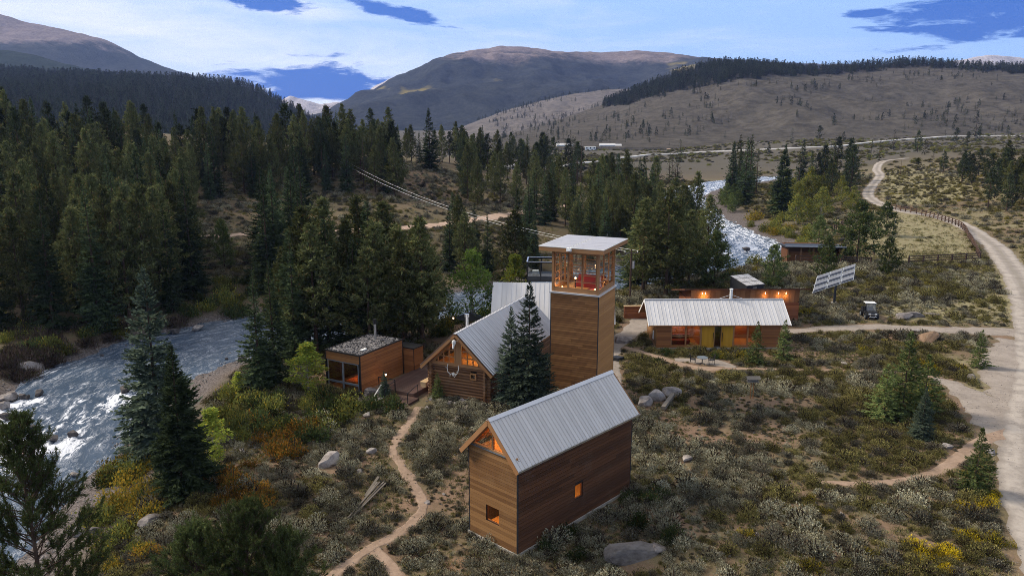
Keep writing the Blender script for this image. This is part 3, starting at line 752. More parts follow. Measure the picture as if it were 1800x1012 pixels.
hill('sage_hillside', [(850, 247), (890, 237), (950, 220), (1000, 205), (1050, 187), (1100, 168), (1150, 147), (1200, 128), (1240, 116), (1290, 112), (1340, 117), (1400, 121), (1450, 122), (1500, 119), (1560, 113), (1620, 112), (1700, 119), (1800, 121), (2000, 112), (2600, 90)], 1250, 640, 2, hm['hillside'], 34, 120, p=1.15, seed=13, nx=320, ny=100, small=2)

# ------------------------------------------------------------------ building kit
_unit = {}
def unit_mesh(kind, mat):
    key = (kind, mat)
    if key in _unit: return _unit[key]
    if kind == 'board':                                    # x 0..1, y -.5...5, z 0..1
        b = MB().box(0, 1, -.5, .5, 0, 1); sm = False
    elif kind == 'log':
        b = MB().tube((0, 0, .5), (1, 0, .5), .5, .5, 10); sm = False
    elif kind == 'seam':                                   # flat pan with a raised seam along one edge
        b = MB().box(0, 1, 0, 1, 0, .25).box(0, .09, 0, 1, .25, 1.0); sm = False
    elif kind == 'corr':                                   # corrugated sheet, 5 waves
        b = MB(); n = 30
        V = [(i / n, y, .5 + .5 * math.cos(i / n * 4 * 2 * math.pi)) for y in (0, 1) for i in range(n + 1)]
        b.add(V, [(i, i + 1, n + 2 + i, n + 1 + i) for i in range(n)]); sm = True
    me = new_mesh('piece_' + kind, b.V, b.F, [M[mat]], sm); _unit[key] = me; return me
def piece(name, kind, mat, parent, mtx):
    o = bpy.data.objects.new(name, unit_mesh(kind, mat)); COL.objects.link(o); o.parent = parent; o.matrix_local = mtx; return o
def siding(wall, ox, oy, ang, L, z0, z1, rh, mat, openings=(), top=None, seg=99.0, seed=0, kind='board', name='plank', th=.03, gap=.02):
    """horizontal boards along a wall line; outward is to the right of the direction of travel"""
    rnd = random.Random(seed); u = Vector((math.cos(ang), math.sin(ang), 0)); nr = Vector((u.y, -u.x, 0))
    z = z0
    while z < z1 - .03:
        zt = min(z + rh, z1); iv = [(0.0, L)] if top is None else [top((z + zt) / 2)]
        for (a, b, c, d) in openings:
            if c < zt - .02 and d > z + .02:
                nv = []
                for s, e in iv:
                    if b <= s or a >= e: nv.append((s, e)); continue
                    if a > s: nv.append((s, a))
                    if b < e: nv.append((b, e))
                iv = nv
        for s, e in iv:
            cuts = [s]
            while e - cuts[-1] > seg * 1.3: cuts.append(cuts[-1] + seg * rnd.uniform(.6, 1.1))
            cuts.append(e)
            for p, q in zip(cuts[:-1], cuts[1:]):
                if q - p < .05: continue
                o3 = Vector((ox, oy, 0)) + u * (p + .003) + nr * (th / 2 + rnd.uniform(-.004, .006) if kind == 'board' else rnd.uniform(-.015, .015)) + Vector((0, 0, z))
                m = Matrix.Translation(o3) @ Matrix.Rotation(ang, 4, 'Z') @ Matrix.Diagonal((q - p - .006, th, zt - z - gap, 1))
                piece(name, kind, mat, wall, m)
        z = zt
def roof_slope(roof, A, B, C, n, mat, kind='seam', th=.05):
    """panels from the eave line A-B up to the ridge (C above A)"""
    A, B, C = Vector(A), Vector(B), Vector(C); u, v = (B - A) / n, C - A
    nr = u.cross(v).normalized()
    for i in range(n):
        o3 = A + u * i
        m = Matrix(((u.x, v.x, nr.x * th, o3.x), (u.y, v.y, nr.y * th, o3.y), (u.z, v.z, nr.z * th, o3.z), (0, 0, 0, 1)))
        piece('roof_panel', kind, mat, roof, m)
def wall_with_holes(mb, ox, oy, ang, L, z0, z1, openings, th=.16):
    """solid wall behind the boards (inward from the wall line), cut round the openings"""
    u = Vector((math.cos(ang), math.sin(ang), 0)); inn = Vector((-u.y, u.x, 0)); O = Vector((ox, oy, 0))
    xs = sorted({0, L} | {a for a, b, c, d in openings} | {b for a, b, c, d in openings}); zs = sorted({z0, z1} | {c for a, b, c, d in openings} | {d for a, b, c, d in openings})
    for x0, x1 in zip(xs[:-1], xs[1:]):
        for za, zb in zip(zs[:-1], zs[1:]):
            mx, mz = (x0 + x1) / 2, (za + zb) / 2
            if any(a < mx < b and c < mz < d for a, b, c, d in openings): continue
            V = [O + u * x + inn * y + Vector((0, 0, z)) for z in (za, zb) for y in (0, th) for x in (x0, x1)]
            mb.add(V, [(0, 1, 3, 2), (4, 6, 7, 5), (0, 4, 5, 1), (2, 3, 7, 6), (0, 2, 6, 4), (1, 5, 7, 3)])
    return mb
def window(parent, ox, oy, ang, x0, x1, z0, z1, frame='timber', glass='glass', fw=.07, cols=1, rows=1, proud=.05, depth=.1, name='window', mw=None):
    """a framed window set in a wall line: window > window_frame is the object itself, pane its sub-part"""
    u = Vector((math.cos(ang), math.sin(ang), 0)); nr = Vector((u.y, -u.x, 0)); O = Vector((ox, oy, 0))
    def pt(x, y, z): return O + u * x + nr * y + Vector((0, 0, z))
    def slab(mb, xa, xb, za, zb, ya, yb):
        V = [pt(x, y, z) for z in (za, zb) for y in (ya, yb) for x in (xa, xb)]
        mb.add(V, [(0, 2, 3, 1), (4, 5, 7, 6), (0, 1, 5, 4), (2, 6, 7, 3), (0, 4, 6, 2), (1, 3, 7, 5)])
    f = MB()
    for xa, xb, za, zb in ((x0, x0 + fw, z0, z1), (x1 - fw, x1, z0, z1), (x0 + fw, x1 - fw, z0, z0 + fw), (x0 + fw, x1 - fw, z1 - fw, z1)): slab(f, xa, xb, za, zb, proud - depth, proud)
    mw = mw or fw * .55
    for i in range(1, cols):
        c = x0 + (x1 - x0) * i / cols; slab(f, c - mw / 2, c + mw / 2, z0 + fw, z1 - fw, proud - depth + .01, proud - .01)
    for j in range(1, rows):
        c = z0 + (z1 - z0) * j / rows; slab(f, x0 + fw, x1 - fw, c - mw / 2, c + mw / 2, proud - depth + .013, proud - .013)
    w = f.build(name, M[frame], parent)
    for i in range(cols):
        for j in range(rows):
            xa, xb = x0 + (x1 - x0) * i / cols, x0 + (x1 - x0) * (i + 1) / cols; za, zb = z0 + (z1 - z0) * j / rows, z0 + (z1 - z0) * (j + 1) / rows
            g = MB(); yy = proud - depth / 2
            g.add([pt(xa + mw / 2, yy, za + mw / 2), pt(xb - mw / 2, yy, za + mw / 2), pt(xb - mw / 2, yy, zb - mw / 2), pt(xa + mw / 2, yy, zb - mw / 2)], [(0, 1, 2, 3)])
            g.build('pane', M[glass], w)
    return w
def lamp(parent, loc, watts, r=.12, col=(1.0, .50, .18), bulb=True, name='lamp'):
    l = bpy.data.lights.new(name, 'POINT'); l.energy = watts; l.color = col; l.shadow_soft_size = r
    o = link(name + '_light', l, parent); o.location = loc
    if bulb:
        b = MB().ball((0, 0, 0), .09, 8, 6).tube((0, 0, .09), (0, 0, .30), .012, .012, 5).build(name, M['bulb'], parent); b.location = (loc[0], loc[1], loc[2] - .22)

PI = math.pi
# ------------------------------------------------------------------ the near cabin
def near_cabin():
    L, W, he, hr, og, oe = 10.98, 3.85, 5.276, 7.655, .345, .328
    sl = (hr - he) / (W / 2 + oe); wt = he + oe * sl - .12; zs = 5.72
    t = thing('cabin', 'tall narrow wooden cabin with grey metal gable roof and glowing gable window, nearest building', 'cabin', (.307, 39.161, 0), math.radians(46.854))
    RECTS.append((.307, 39.161, math.radians(46.854), L, W))
    g0 = -.7
    MB().box(-.10, L + .1, -.10, W + .1, g0, .12).build('plinth', M['concrete'], t)
    wl = (5.12, 5.88, 1.5, 2.42); wg = (W - 2.46, W - 1.42, 1.32, 2.32)     # long wall window, gable window (measured from the left corner)
    a = wall_with_holes(MB(), 0, 0, 0, L, .12, wt, [wl]).build('long_wall', M['backing'], t); a['label'] = 'dark stained long wall with one small window'
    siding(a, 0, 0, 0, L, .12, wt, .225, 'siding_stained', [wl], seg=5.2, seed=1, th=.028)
    # gable wall toward the camera: from the left corner (y=W) to the near corner (y=0)
    b = wall_with_holes(MB(), 0, W, -PI / 2, W, .12, zs, [wg]).build('gable_wall', M['backing'], t); b['label'] = 'weathered brown gable wall with small square window'
    siding(b, 0, W, -PI / 2, W, .12, zs, .2, 'siding_weathered', [wg], seg=9, seed=2, th=.03)
    c = wall_with_holes(MB(), L, 0, PI / 2, W, .12, zs, []).build('back_wall', M['backing'], t)
    siding(c, L, 0, PI / 2, W, .12, zs, .4, 'siding_weathered', seed=3)
    d = wall_with_holes(MB(), L, W, PI, L, .12, wt, []).build('side_wall', M['backing'], t)
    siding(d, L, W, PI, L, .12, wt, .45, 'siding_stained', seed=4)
    MB().add([(L - .1, 0, zs), (L - .1, W, zs), (L - .1, W, wt), (L - .1, W / 2, hr - .14), (L - .1, 0, wt)], [(0, 1, 2, 3, 4)]).build('back_gable', M['siding_weathered'], t)
    # corner boards
    k = MB()
    for (x, y) in ((0, 0), (0, W), (L, 0), (L, W)): k.box(x - .036, x + .036, y - .036, y + .036, .1, wt - .02)
    k.build_each('corner_trim', M['dark_metal'], t)
    # floors and inner lining
    MB().box(.17, L - .17, .17, W - .17, 5.30, 5.40).build('upper_floor', M['inner_wood'], t)
    MB().box(.17, L - .17, .17, W - .17, .13, .2).build('floor', M['inner_wood'], t)
    MB().add([(4.2, .2, 5.41), (4.2, W - .2, 5.41), (4.2, W - .2, wt - .3), (4.2, W / 2, hr - .3), (4.2, .2, wt - .3)], [(0, 1, 2, 3, 4)]).box(3.0, 3.1, .17, W - .17, .2, 5.29).build_each('inner_wall', M['inner_wood'], t)
    q = MB()
    for i in range(9): q.beam((1.0 + .5 * (i % 3), 1.1 + .35 * i / 2, 1.1 + .16 * i), (1.6 + .4 * (i % 2), 1.5 + .3 * i / 2, 1.35 + .12 * i), .12, .1)
    q.build('stair', M['inner_wood'], t)
    # roof: boarded soffit, panels, ridge cap, barge boards
    def ry(z): return (hr - z) / sl
    so = MB()
    for s in (1, -1):
        y0 = W / 2 - s * (W / 2 + oe)
        so.poly([(-og, y0, he - .02), (L + og, y0, he - .02), (L + og, W / 2, hr - .02), (-og, W / 2, hr - .02)][::s], .06 if s == 1 else .06)
    roof = so.build('roof', M['timber'], t)
    for s in (1, -1):
        y0 = W / 2 - s * (W / 2 + oe)
        A, B, Cc = (-og, y0, he + .07), (L + og, y0, he + .07), (-og, W / 2, hr + .07)
        if s == 1: roof_slope(roof, A, B, Cc, 40, 'roof_light', 'seam', .032)
        else: roof_slope(roof, B, A, (L + og, W / 2, hr + .07), 40, 'roof_light', 'seam', .032)
    rc = MB()
    rc.poly([(-og - .02, W / 2 - .16, hr + .16 - .16 * sl), (L + og + .02, W / 2 - .16, hr + .16 - .16 * sl), (L + og + .02, W / 2, hr + .16), (-og - .02, W / 2, hr + .16)], .012)
    rc.poly([(-og - .02, W / 2, hr + .16), (L + og + .02, W / 2, hr + .16), (L + og + .02, W / 2 + .16, hr + .16 - .16 * sl), (-og - .02, W / 2 + .16, hr + .16 - .16 * sl)], .012)
    rc.build('ridge_cap', M['roof_pale'], roof)
    bb = MB()
    for x in (-og - .03, L + og + .03):
        for s in (1, -1):
            bb.beam((x, W / 2 - s * (W / 2 + oe + .02), he - .08), (x, W / 2 - s * .01, hr - .07), .05, .26, (0, 0, 1))
    bb.build_each('barge_board', M['timber'], roof)
    ev = MB()
    for s in (1, -1): ev.beam((-og - .05, W / 2 - s * (W / 2 + oe + .04), he + .02), (L + og + .05, W / 2 - s * (W / 2 + oe + .04), he + .02), .09, .11)
    ev.build_each('gutter', M['steel'], roof)
    # triangular gable glazing
    gl = MB(); xg = .05
    yb0, yb1 = .10, W - .10; zb = zs + .16
    gl.beam((xg, yb0 - .05, zb - .10), (xg, yb1 + .05, zb - .10), .14, .16)
    gl.beam((xg, W / 2, zb), (xg, W / 2, hr - .18), .12, .11)
    for s in (1, -1): gl.beam((xg, W / 2 - s * (W / 2 - .02), wt + .02), (xg, W / 2, hr - .12), .10, .14)
    fr = gl.build('gable_window', M['timber'], t)
    for s in (1, -1):
        e = MB().add([(xg, W / 2 - s * .07, zb - .02), (xg, W / 2 - s * (W / 2 - .22), zb - .02), (xg, W / 2 - s * .07, hr - .34)], [(0, 1, 2)])
        e.build('pane', M['glass'], fr)
    MB().box(-.10, .03, .12, W - .12, zs - .01, zs + .035).build('sill', M['grey_frame'], fr)
    window(t, 0, 0, 0, wl[0], wl[1], wl[2], wl[3], 'siding_stained', 'glass', .05, proud=-.03)
    window(t, 0, W, -PI / 2, wg[0], wg[1], wg[2], wg[3], 'siding_stained', 'glass', .05, proud=-.03)
    lamp(t, (2.6, 2.4, 7.0), 430)
    lamp(t, (1.7, 2.4, 2.6), 480, bulb=False)
    lamp(t, (5.6, 2.2, 2.6), 340, bulb=False)
    # black steel ladder frame standing against the left wall
    s = thing('ladder_rail', 'black steel rail frame standing against the left wall of the near cabin', 'railing', t.location + Matrix.Rotation(math.radians(46.854), 3, 'Z') @ Vector((.55, W + .42, 0)), math.radians(46.854))
    z0 = float(gz(s.location.x, s.location.y)); r = MB()
    for x in (0, .9): r.tube((x, 0, z0 - .1), (x, 0, 3.6), .035, .035, 6)
    r.build_each('post', M['black'], s)
    r = MB()
    for z in (3.6, 2.9, 2.2, 1.5, .8): r.tube((0, 0, z), (.9, 0, z), .025, .025, 6)
    r.tube((0, 0, 2.3), (-.25, 0, 1.6), .025).tube((-.25, 0, 1.6), (0, 0, .8), .025)
    r.build_each('rung', M['black'], s)
near_cabin()

# ------------------------------------------------------------------ lookout tower
def tower():
    A, B, th, tr, o1, o2 = 4.694, 4.364, 9.377, 13.626, 1.107, .646
    loc = Vector((7.366, 63.553, 0)); yaw = math.radians(65.442)
    t = thing('lookout_tower', 'tall square wooden tower topped by a glazed lookout room and solar panels', 'tower', loc, yaw)
    RECTS.append((loc.x, loc.y, yaw, A, B))
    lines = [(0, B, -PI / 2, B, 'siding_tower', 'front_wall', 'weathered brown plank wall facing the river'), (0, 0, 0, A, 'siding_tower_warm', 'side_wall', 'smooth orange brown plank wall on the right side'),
             (A, 0, PI / 2, B, 'siding_tower', 'back_wall', None), (A, B, PI, A, 'siding_tower', 'rear_wall', None)]
    for i, (x, y, an, L, mt, nm, lb) in enumerate(lines):
        w = wall_with_holes(MB(), x, y, an, L, -.4, th, []).build(nm, M['backing'], t)
        if lb: w['label'] = lb
        siding(w, x, y, an, L, -.4, th, .2 if i == 0 else (.21 if i == 1 else .8), mt, seed=20 + i, seg=7 if i else 3.1, th=.028, gap=.022 if i == 0 else .012)
    k = MB()
    for (x, y) in ((0, 0), (0, B), (A, 0), (A, B)): k.box(x - .034, x + .034, y - .034, y + .034, -.3, th - .01)
    k.build_each('corner_trim', M['dark_metal'], t)
    MB().box(-.12, A + .12, -.12, B + .12, th, th + .13).build('ledge_flashing', M['roof_pale'], t)
    # glazed room
    i0 = .14; z0, z1 = th + .131, tr - .42
    p = MB()
    for (x, y) in ((i0, i0), (i0, B - i0), (A - i0, i0), (A - i0, B - i0)): p.box(x - .10, x + .10, y - .10, y + .10, z0, z1)
    p.build_each('corner_post', M['timber'], t)
    b = MB()
    for za, zb in ((z0, z0 + .34), (z1 - .30, z1)):
        b.box(i0 - .07, i0 + .07, i0 + .1, B - i0 - .1, za, zb).box(A - i0 - .07, A - i0 + .07, i0 + .1, B - i0 - .1, za, zb)
        b.box(i0 + .1, A - i0 - .1, i0 - .07, i0 + .07, za, zb).box(i0 + .1, A - i0 - .1, B - i0 - .07, B - i0 + .07, za, zb)
    b.build_each('wall_beam', M['timber'], t)
    zw0, zw1 = z0 + .345, z1 - .305
    w4 = [(0, B - i0, -PI / 2, B, i0), (i0, 0, 0, A, i0), (A, i0, PI / 2, B, i0), (A - i0, B, PI, A, i0)]
    def units(x, y, an, Lw, n, spec):
        a0 = .12; step = (Lw - .24) / n
        for q in range(n):
            window(t, x, y, an, a0 + q * step + .02, a0 + (q + 1) * step - .02, zw0, zw1, 'timber', 'glass', .06, spec[q % len(spec)], 5, proud=.05, mw=.055)
    units(i0, B - i0, -PI / 2, B - 2 * i0, 3, [2, 1, 1])
    units(i0, i0, 0, A - 2 * i0, 3, [1])
    units(A - i0, i0, PI / 2, B - 2 * i0, 3, [1])
    units(A - i0, B - i0, PI, A - 2 * i0, 3, [1])
    MB().box(.28, A - .28, .28, B - .28, z0, z0 + .10).build('floor', M['inner_wood'], t)
    # roof slab with fascia and two panels
    x0, x1, y0, y1 = -o1, A + o1, -o2, B + o2
    r = MB().box(x0, x1, y0, y1, tr - .40, tr - .30).build('roof', M['timber'], t)
    f = MB()
    f.box(x0, x1, y0 - .05, y0, tr - .42, tr - .06).box(x0, x1, y1, y1 + .05, tr - .42, tr - .06).box(x0 - .05, x0, y0 - .05, y1 + .05, tr - .42, tr - .06).box(x1, x1 + .05, y0 - .05, y1 + .05, tr - .42, tr - .06)
    f.build_each('fascia', M['timber'], r)
    MB().box(x0, x1, y0, y1, tr - .30, tr - .12).build('roof_deck', M['roof_pale'], r)
    ym = (y0 + y1) / 2 + .1
    for ya, yb in ((y0 - .07, ym - .06), (ym + .06, y1 + .07)):
        fr = MB().box(x0 - .07, x1 + .07, ya, yb, tr - .06, tr).build('solar_panel', M['white'], r)
        for i in range(4):
            xa, xb = x0 + (x1 - x0) * i / 4, x0 + (x1 - x0) * (i + 1) / 4
            MB().box(xa + .02, xb - .02, ya + .05, yb - .05, tr, tr + .012).build('panel_cell', M['panel_pale'], fr)  # dark blue cells coloured pale: the reflected sky is in the colour
    fx = Vector((x0 - .12, ym, tr - .24))
    MB().box(x0 - .3, x0 - .06, ym - .2, ym + .2, tr - .30, tr - .02).box(x0 - .4, x0 - .3, ym - .14, ym + .14, tr - .26, tr - .14).build('floodlight', M['white'], t)
    MB().tube((x0 + .9, y1 - 1.6, tr), (x0 + .9, y1 - 1.6, tr + .55), .012).tube((x1 - 1.2, y0 + 1.5, tr), (x1 - 1.2, y0 + 1.5, tr + .5), .012).build_each('lightning_rod', M['steel'], t)
    # furniture in the room
    R = Matrix.Rotation(yaw, 3, 'Z'); fl = z0 + .10
    s = thing('sofa', 'red upholstered daybed seen through the lookout tower glass', 'sofa', loc + R @ Vector((2.6, 1.6, fl)), yaw)
    MB().box(-.5, .45, -1.15, 1.35, .0, .42).build('seat', M['red_fabric'], s)
    MB().box(.46, .68, -1.15, 1.35, .0, .95).build('backrest', M['red_fabric'], s)
    s2 = thing('cushion', 'bright red cushion in the right corner of the tower room', 'cushion', loc + R @ Vector((.8, .75, fl)), yaw)
    MB().box(-.3, .3, -.4, .5, 0, .22).build('pad', M['red_fabric'], s2); s2.children[0].name = 'cushion_pad'
    for i, (x, y, z, lb) in enumerate([(.55, 3.55, .1, 'left'), (1.75, 2.75, .75, 'middle'), (.6, .5, .15, 'right')]):
        g = thing('table_lamp', ['small glowing lamp in the left corner of the tower room', 'small glowing lamp at the middle of the tower room sofa', 'small glowing lamp in the right corner of the tower room'][i], 'lamp', loc + R @ Vector((x, y, fl)), yaw, 'lamps in the tower room')
        MB().tube((0, 0, 0), (0, 0, z + .02), .05, .03, 8).build('base', M['black'], g)
        MB().ball((0, 0, z + .1), .085, 8, 6).build('bulb', M['bulb'], g)
        l = bpy.data.lights.new('lamp', 'POINT'); l.energy = 34; l.color = (1, .6, .3); l.shadow_soft_size = .1
        link('lamp_light', l, g).location = (0, 0, z + .28)
def panel_mat(name, cell, line, n=(6, 10), rough=.12):
    m, nt, out = mat_base(name); g = G(nt)
    c = g.mix(g.noise(g.pos(), 1.2, 5, .6), tuple(k * .7 for k in cell), tuple(k * 1.3 for k in cell))
    nt.links.new(g.bsdf(c, rough, 0, .8), out.inputs[0]); return m
M['panel_pale'] = panel_mat('panel_pale', (.38, .36, .35), (.6, .6, .6), rough=.35)  # on solar cells this pale tone paints the mirrored sky
M['panel_dark'] = panel_mat('panel_dark', (.02, .025, .045), (.6, .6, .6), rough=.08)
tower()

# ------------------------------------------------------------------ log cabin with its cross wing
def log_cabin():
    loc = Vector((-2.18, 62.92, 0)); yaw = math.radians(66.5); W, L = 5.45, 15.5
    he, hr, oe, og = 2.75, 6.05, .75, .55; sl = (hr - he) / (W / 2 + oe); wt = he + oe * sl - .1
    t = thing('log_cabin', 'old log cabin with steep corrugated metal roof and lattice gable windows', 'cabin', loc, yaw)
    RECTS.append((loc.x, loc.y, yaw, L, W))
    zs = 3.05
    MB().box(-.1, L, -.05, W + .05, -.6, .05).build('plinth', M['rock_dark'], t)
    wn = (W - 1.55, W - .95, 2.05, 2.62)
    g = wall_with_holes(MB(), .12, W, -PI / 2, W, .05, zs, [wn], .2).build('gable_wall', M['backing'], t)
    siding(g, 0.1, W + .35, -PI / 2, W + .7, .05, zs, .272, 'log', [(wn[0] + .35, wn[1] + .35, wn[2], wn[3])], kind='log', name='log', seed=31, th=.27, gap=0)
    s = wall_with_holes(MB(), 0, .12, 0, L, .05, wt, [], .2).build('right_wall', M['backing'], t)
    siding(s, -.35, 0.1, 0, L + .35, .186, wt, .272, 'log', kind='log', name='log', seed=32, th=.27, gap=0)
    s = wall_with_holes(MB(), L, W - .12, PI, L, .05, wt, [], .2).build('left_wall', M['backing'], t)
    siding(s, L, W - .1, PI, L + .35, .186, wt, .272, 'log', kind='log', name='log', seed=33, th=.27, gap=0)
    # corner log ends (right corner shows the stack of round ends)
    zc = .32
    # gable framing above the logs
    f = MB(); x = .0
    f.beam((x, -.1, zs + .1), (x, W + .1, zs + .1), .16, .2)
    for y in (W / 2 - .28, W / 2 + .28): f.beam((x, y, zs + .2), (x, y, hr - .45), .13, .16)
    f.beam((x, W / 2, zs + .2), (x, W / 2, hr - .2), .08, .40, (0, 1, 0))
    for sg in (1, -1): f.beam((x, W / 2 - sg * (W / 2 + .1), wt - .45), (x, W / 2, hr - .14), .14, .2)
    f.build('gable_frame', M['timber'], t)
    for sg in (1, -1):
        mu = MB()
        def ylim(z): return (hr - .38 - z) / sl           # half width available at height z
        for j in range(4):
            z = zs + .22 + j * .6
            h = ylim(z)
            if h > .45: mu.beam((x, W / 2 - sg * .32, z), (x, W / 2 - sg * h, z), .08, .08)
        for i in range(1, 5):
            y = .34 + i * .55
            zt = hr - .38 - y * sl
            if zt > zs + .3: mu.beam((x, W / 2 - sg * y, zs + .2), (x, W / 2 - sg * y, zt), .08, .08)
        w = mu.build('gable_window', M['timber'], t)
        MB().add([(x + .01, W / 2 - sg * .35, zs + .2), (x + .01, W / 2 - sg * ylim(zs + .2), zs + .2), (x + .01, W / 2 - sg * .35, hr - .38 - .35 * sl)], [(0, 1, 2)]).build('pane', M['glass'], w)
    window(t, 0.0, W, -PI / 2, wn[0], wn[1], wn[2], wn[3], 'timber', 'glass_dark', .09, proud=.17, depth=.2)
    MB().box(.35, L - .2, .3, W - .3, zs - .1, zs).build('loft_floor', M['inner_wood'], t)
    MB().add([(5, .2, zs), (5, W - .2, zs), (5, W - .2, wt), (5, W / 2, hr - .2), (5, .2, wt)], [(0, 1, 2, 3, 4)]).build('inner_wall', M['log'], t)
    lamp(t, (2.2, 1.7, 4.35), 120, col=(1, .55, .2))
    # roof
    def slope(pt, sg, x0, x1, n, mat, name=None):
        y0 = W / 2 - sg * (W / 2 + oe)
        A, B = ((x0, y0, he + .06), (x1, y0, he + .06)) if sg == 1 else ((x1, y0, he + .06), (x0, y0, he + .06))
        roof_slope(pt, A, B, (A[0], W / 2, hr + .06), n, mat, 'corr', .17)
    so = MB()
    for sg in (1, -1):
        y0 = W / 2 - sg * (W / 2 + oe)
        so.poly([(-og, y0, he - .05), (L, y0, he - .05), (L, W / 2, hr - .05), (-og, W / 2, hr - .05)][::sg], .06)
    r = so.build('roof', M['timber'], t)
    slope(r, 1, -og, L, 12, 'roof_mid'); slope(r, -1, -og, L, 12, 'roof_mid')
    MB().beam((-og - .04, W / 2, hr + .10), (L, W / 2, hr + .10), .26, .05).build('ridge_cap', M['roof_pale'], r)
    bb = MB()
    for sg in (1, -1):
        bb.beam((-og - .03, W / 2 - sg * (W / 2 + oe), he - .06), (-og - .03, W / 2 - sg * .02, hr - .06), .06, .24)
    bb.build_each('barge_board', M['timber'], r)
    MB().tube((4.2, W / 2 + 1.25, hr - 1.6), (4.2, W / 2 + 1.25, hr + .35), .14, .14, 10).tube((4.2, W / 2 + 1.25, hr + .36), (4.2, W / 2 + 1.25, hr + .62), .22, .22, 10).build('stove_pipe', M['steel'], t)
    # rafter end and pale beam by the left eave
    # antlers and skull on the wall
    R = Matrix.Rotation(yaw, 3, 'Z')
    a = thing('antlers', 'pale elk antlers hung on the log cabin gable wall', 'antlers', loc + R @ Vector((-.22, W / 2 + .35, 2.5)), yaw)
    for sg in (1, -1):
        b = MB().path([(0, 0, 0), (-.12, sg * .28, -.12), (-.2, sg * .5, .12), (-.15, sg * .56, .5), (-.1, sg * .5, .78)], .035, 6)
        b.tube((-.2, sg * .5, .1), (-.4, sg * .42, .3), .028, .01, 5).tube((-.12, sg * .28, -.12), (-.35, sg * .2, -.3), .028, .01, 5).tube((-.16, sg * .56, .42), (-.3, sg * .7, .6), .025, .01, 5)
        b.build('antler', M['bone'], a)
    MB().ball((-.05, 0, -.12), .12, 8, 6, 1.6).build('skull_plate', M['bone'], a)
    k = thing('animal_skull', 'bleached animal skull mounted high under the log cabin gable peak', 'skull', loc + R @ Vector((-.75, W / 2, hr - .62)), yaw)
    MB().ball((0, 0, 0), .2, 8, 6, 1.2).tube((-.04, 0, -.1), (-.22, 0, -.5), .13, .07, 8).build('head', M['bone'], k); k.children[0].name = 'skull_bone'
    MB().path([(0, .15, .1), (0, .4, .2), (0, .5, .42)], .03, 5).path([(0, -.15, .1), (0, -.4, .2), (0, -.5, .42)], .03, 5).build('horn', M['old_wood'], k)
log_cabin()

def cross_wing():
    # long metal-roofed wing standing across the far end of the log cabin
    t = thing('lodge_wing', 'metal roofed wing across the far end of the log cabin, behind the tower', 'building', (-1.9, 79.9, 0), math.radians(-4))
    L, W, he, hr, oe, og = 12.5, 6.0, 2.9, 6.55, .5, .4; sl = (hr - he) / (W / 2 + oe); wt = he + oe * sl - .1
    RECTS.append((-1.9, 79.9, math.radians(-4), L, W + 3))
    for (x, y, an, LL, nm) in ((0, 0, 0, L, 'front_wall'), (0, W, -PI / 2, W, 'gable_wall'), (L, W, PI, L, 'back_wall'), (L, 0, PI / 2, W, 'right_wall')):
        w = wall_with_holes(MB(), x, y, an, LL, -.5, wt, []).build(nm, M['backing'], t)
        siding(w, x, y, an, LL, -.5, wt, .28, 'rust_wood', seed=hash(nm) % 7 if False else len(nm))
    gb = MB()
    for x in (-.02, L + .02): gb.add([(x, 0, wt), (x, W, wt), (x, W / 2, hr - .1)], [(0, 1, 2)])
    gb.build_each('gable', M['rust_wood'], t)
    so = MB()
    for sg in (1, -1):
        y0 = W / 2 - sg * (W / 2 + oe)
        so.poly([(-og, y0, he - .03), (L + og, y0, he - .03), (L + og, W / 2, hr - .03), (-og, W / 2, hr - .03)][::sg], .06)
    r = so.build('roof', M['rust_wood'], t)
    for sg in (1, -1):
        y0 = W / 2 - sg * (W / 2 + oe); A, B = ((-og, y0, he + .05), (L + og, y0, he + .05)) if sg == 1 else ((L + og, y0, he + .05), (-og, y0, he + .05))
        roof_slope(r, A, B, (A[0], W / 2, hr + .05), 26, 'roof_pale', 'seam', .045)
    # dark roof terrace with glass guard
    b = thing('roof_terrace', 'black framed glass sided roof terrace rising behind the pale metal roof', 'terrace', (1.75, 85.2, 0), math.radians(-4))
    x1, y1, zb, zt = 4.6, 3.0, 6.3, 8.4
    f = MB()
    for z in (zb, zt):
        f.beam((0, 0, z), (x1, 0, z), .12, .12).beam((0, y1, z), (x1, y1, z), .12, .12).beam((0, 0, z), (0, y1, z), .12, .12).beam((x1, 0, z), (x1, y1, z), .12, .12)
    for x in (0, 1.5, 3.05, x1): 
        for y in (0, y1): f.beam((x, y, 0 if x in (0, x1) else zb), (x, y, zt), .12, .12)
    f.build('frame', M['black'], b)
    MB().box(.06, x1 - .06, .06, y1 - .06, zb - .1, zb).build('deck', M['dark_metal'], b)
    MB().box(-.04, x1 + .04, -.04, y1 + .04, zb, zb + .5).build('parapet', M['dark_metal'], b)
    MB().beam((-.06, -.06, zt + .085), (x1 + .06, -.06, zt + .085), .14, .04).beam((-.06, y1 + .06, zt + .085), (x1 + .06, y1 + .06, zt + .085), .14, .04).beam((-.06, 0, zt + .085), (-.06, y1, zt + .085), .14, .04).build('handrail', M['steel'], b)
    for xa, xb in ((.08, 1.42), (1.58, 2.97), (3.13, x1 - .08)):
        MB().add([(xa, 0, zb + .52), (xb, 0, zb + .52), (xb, 0, zt - .08), (xa, 0, zt - .08)], [(0, 1, 2, 3)]).build('pane', M['glass_dark'], b)
    MB().box(.5, 1.2, 1.2, 1.9, zb + .01, zb + .9).build('locker', M['white'], b)
cross_wing()

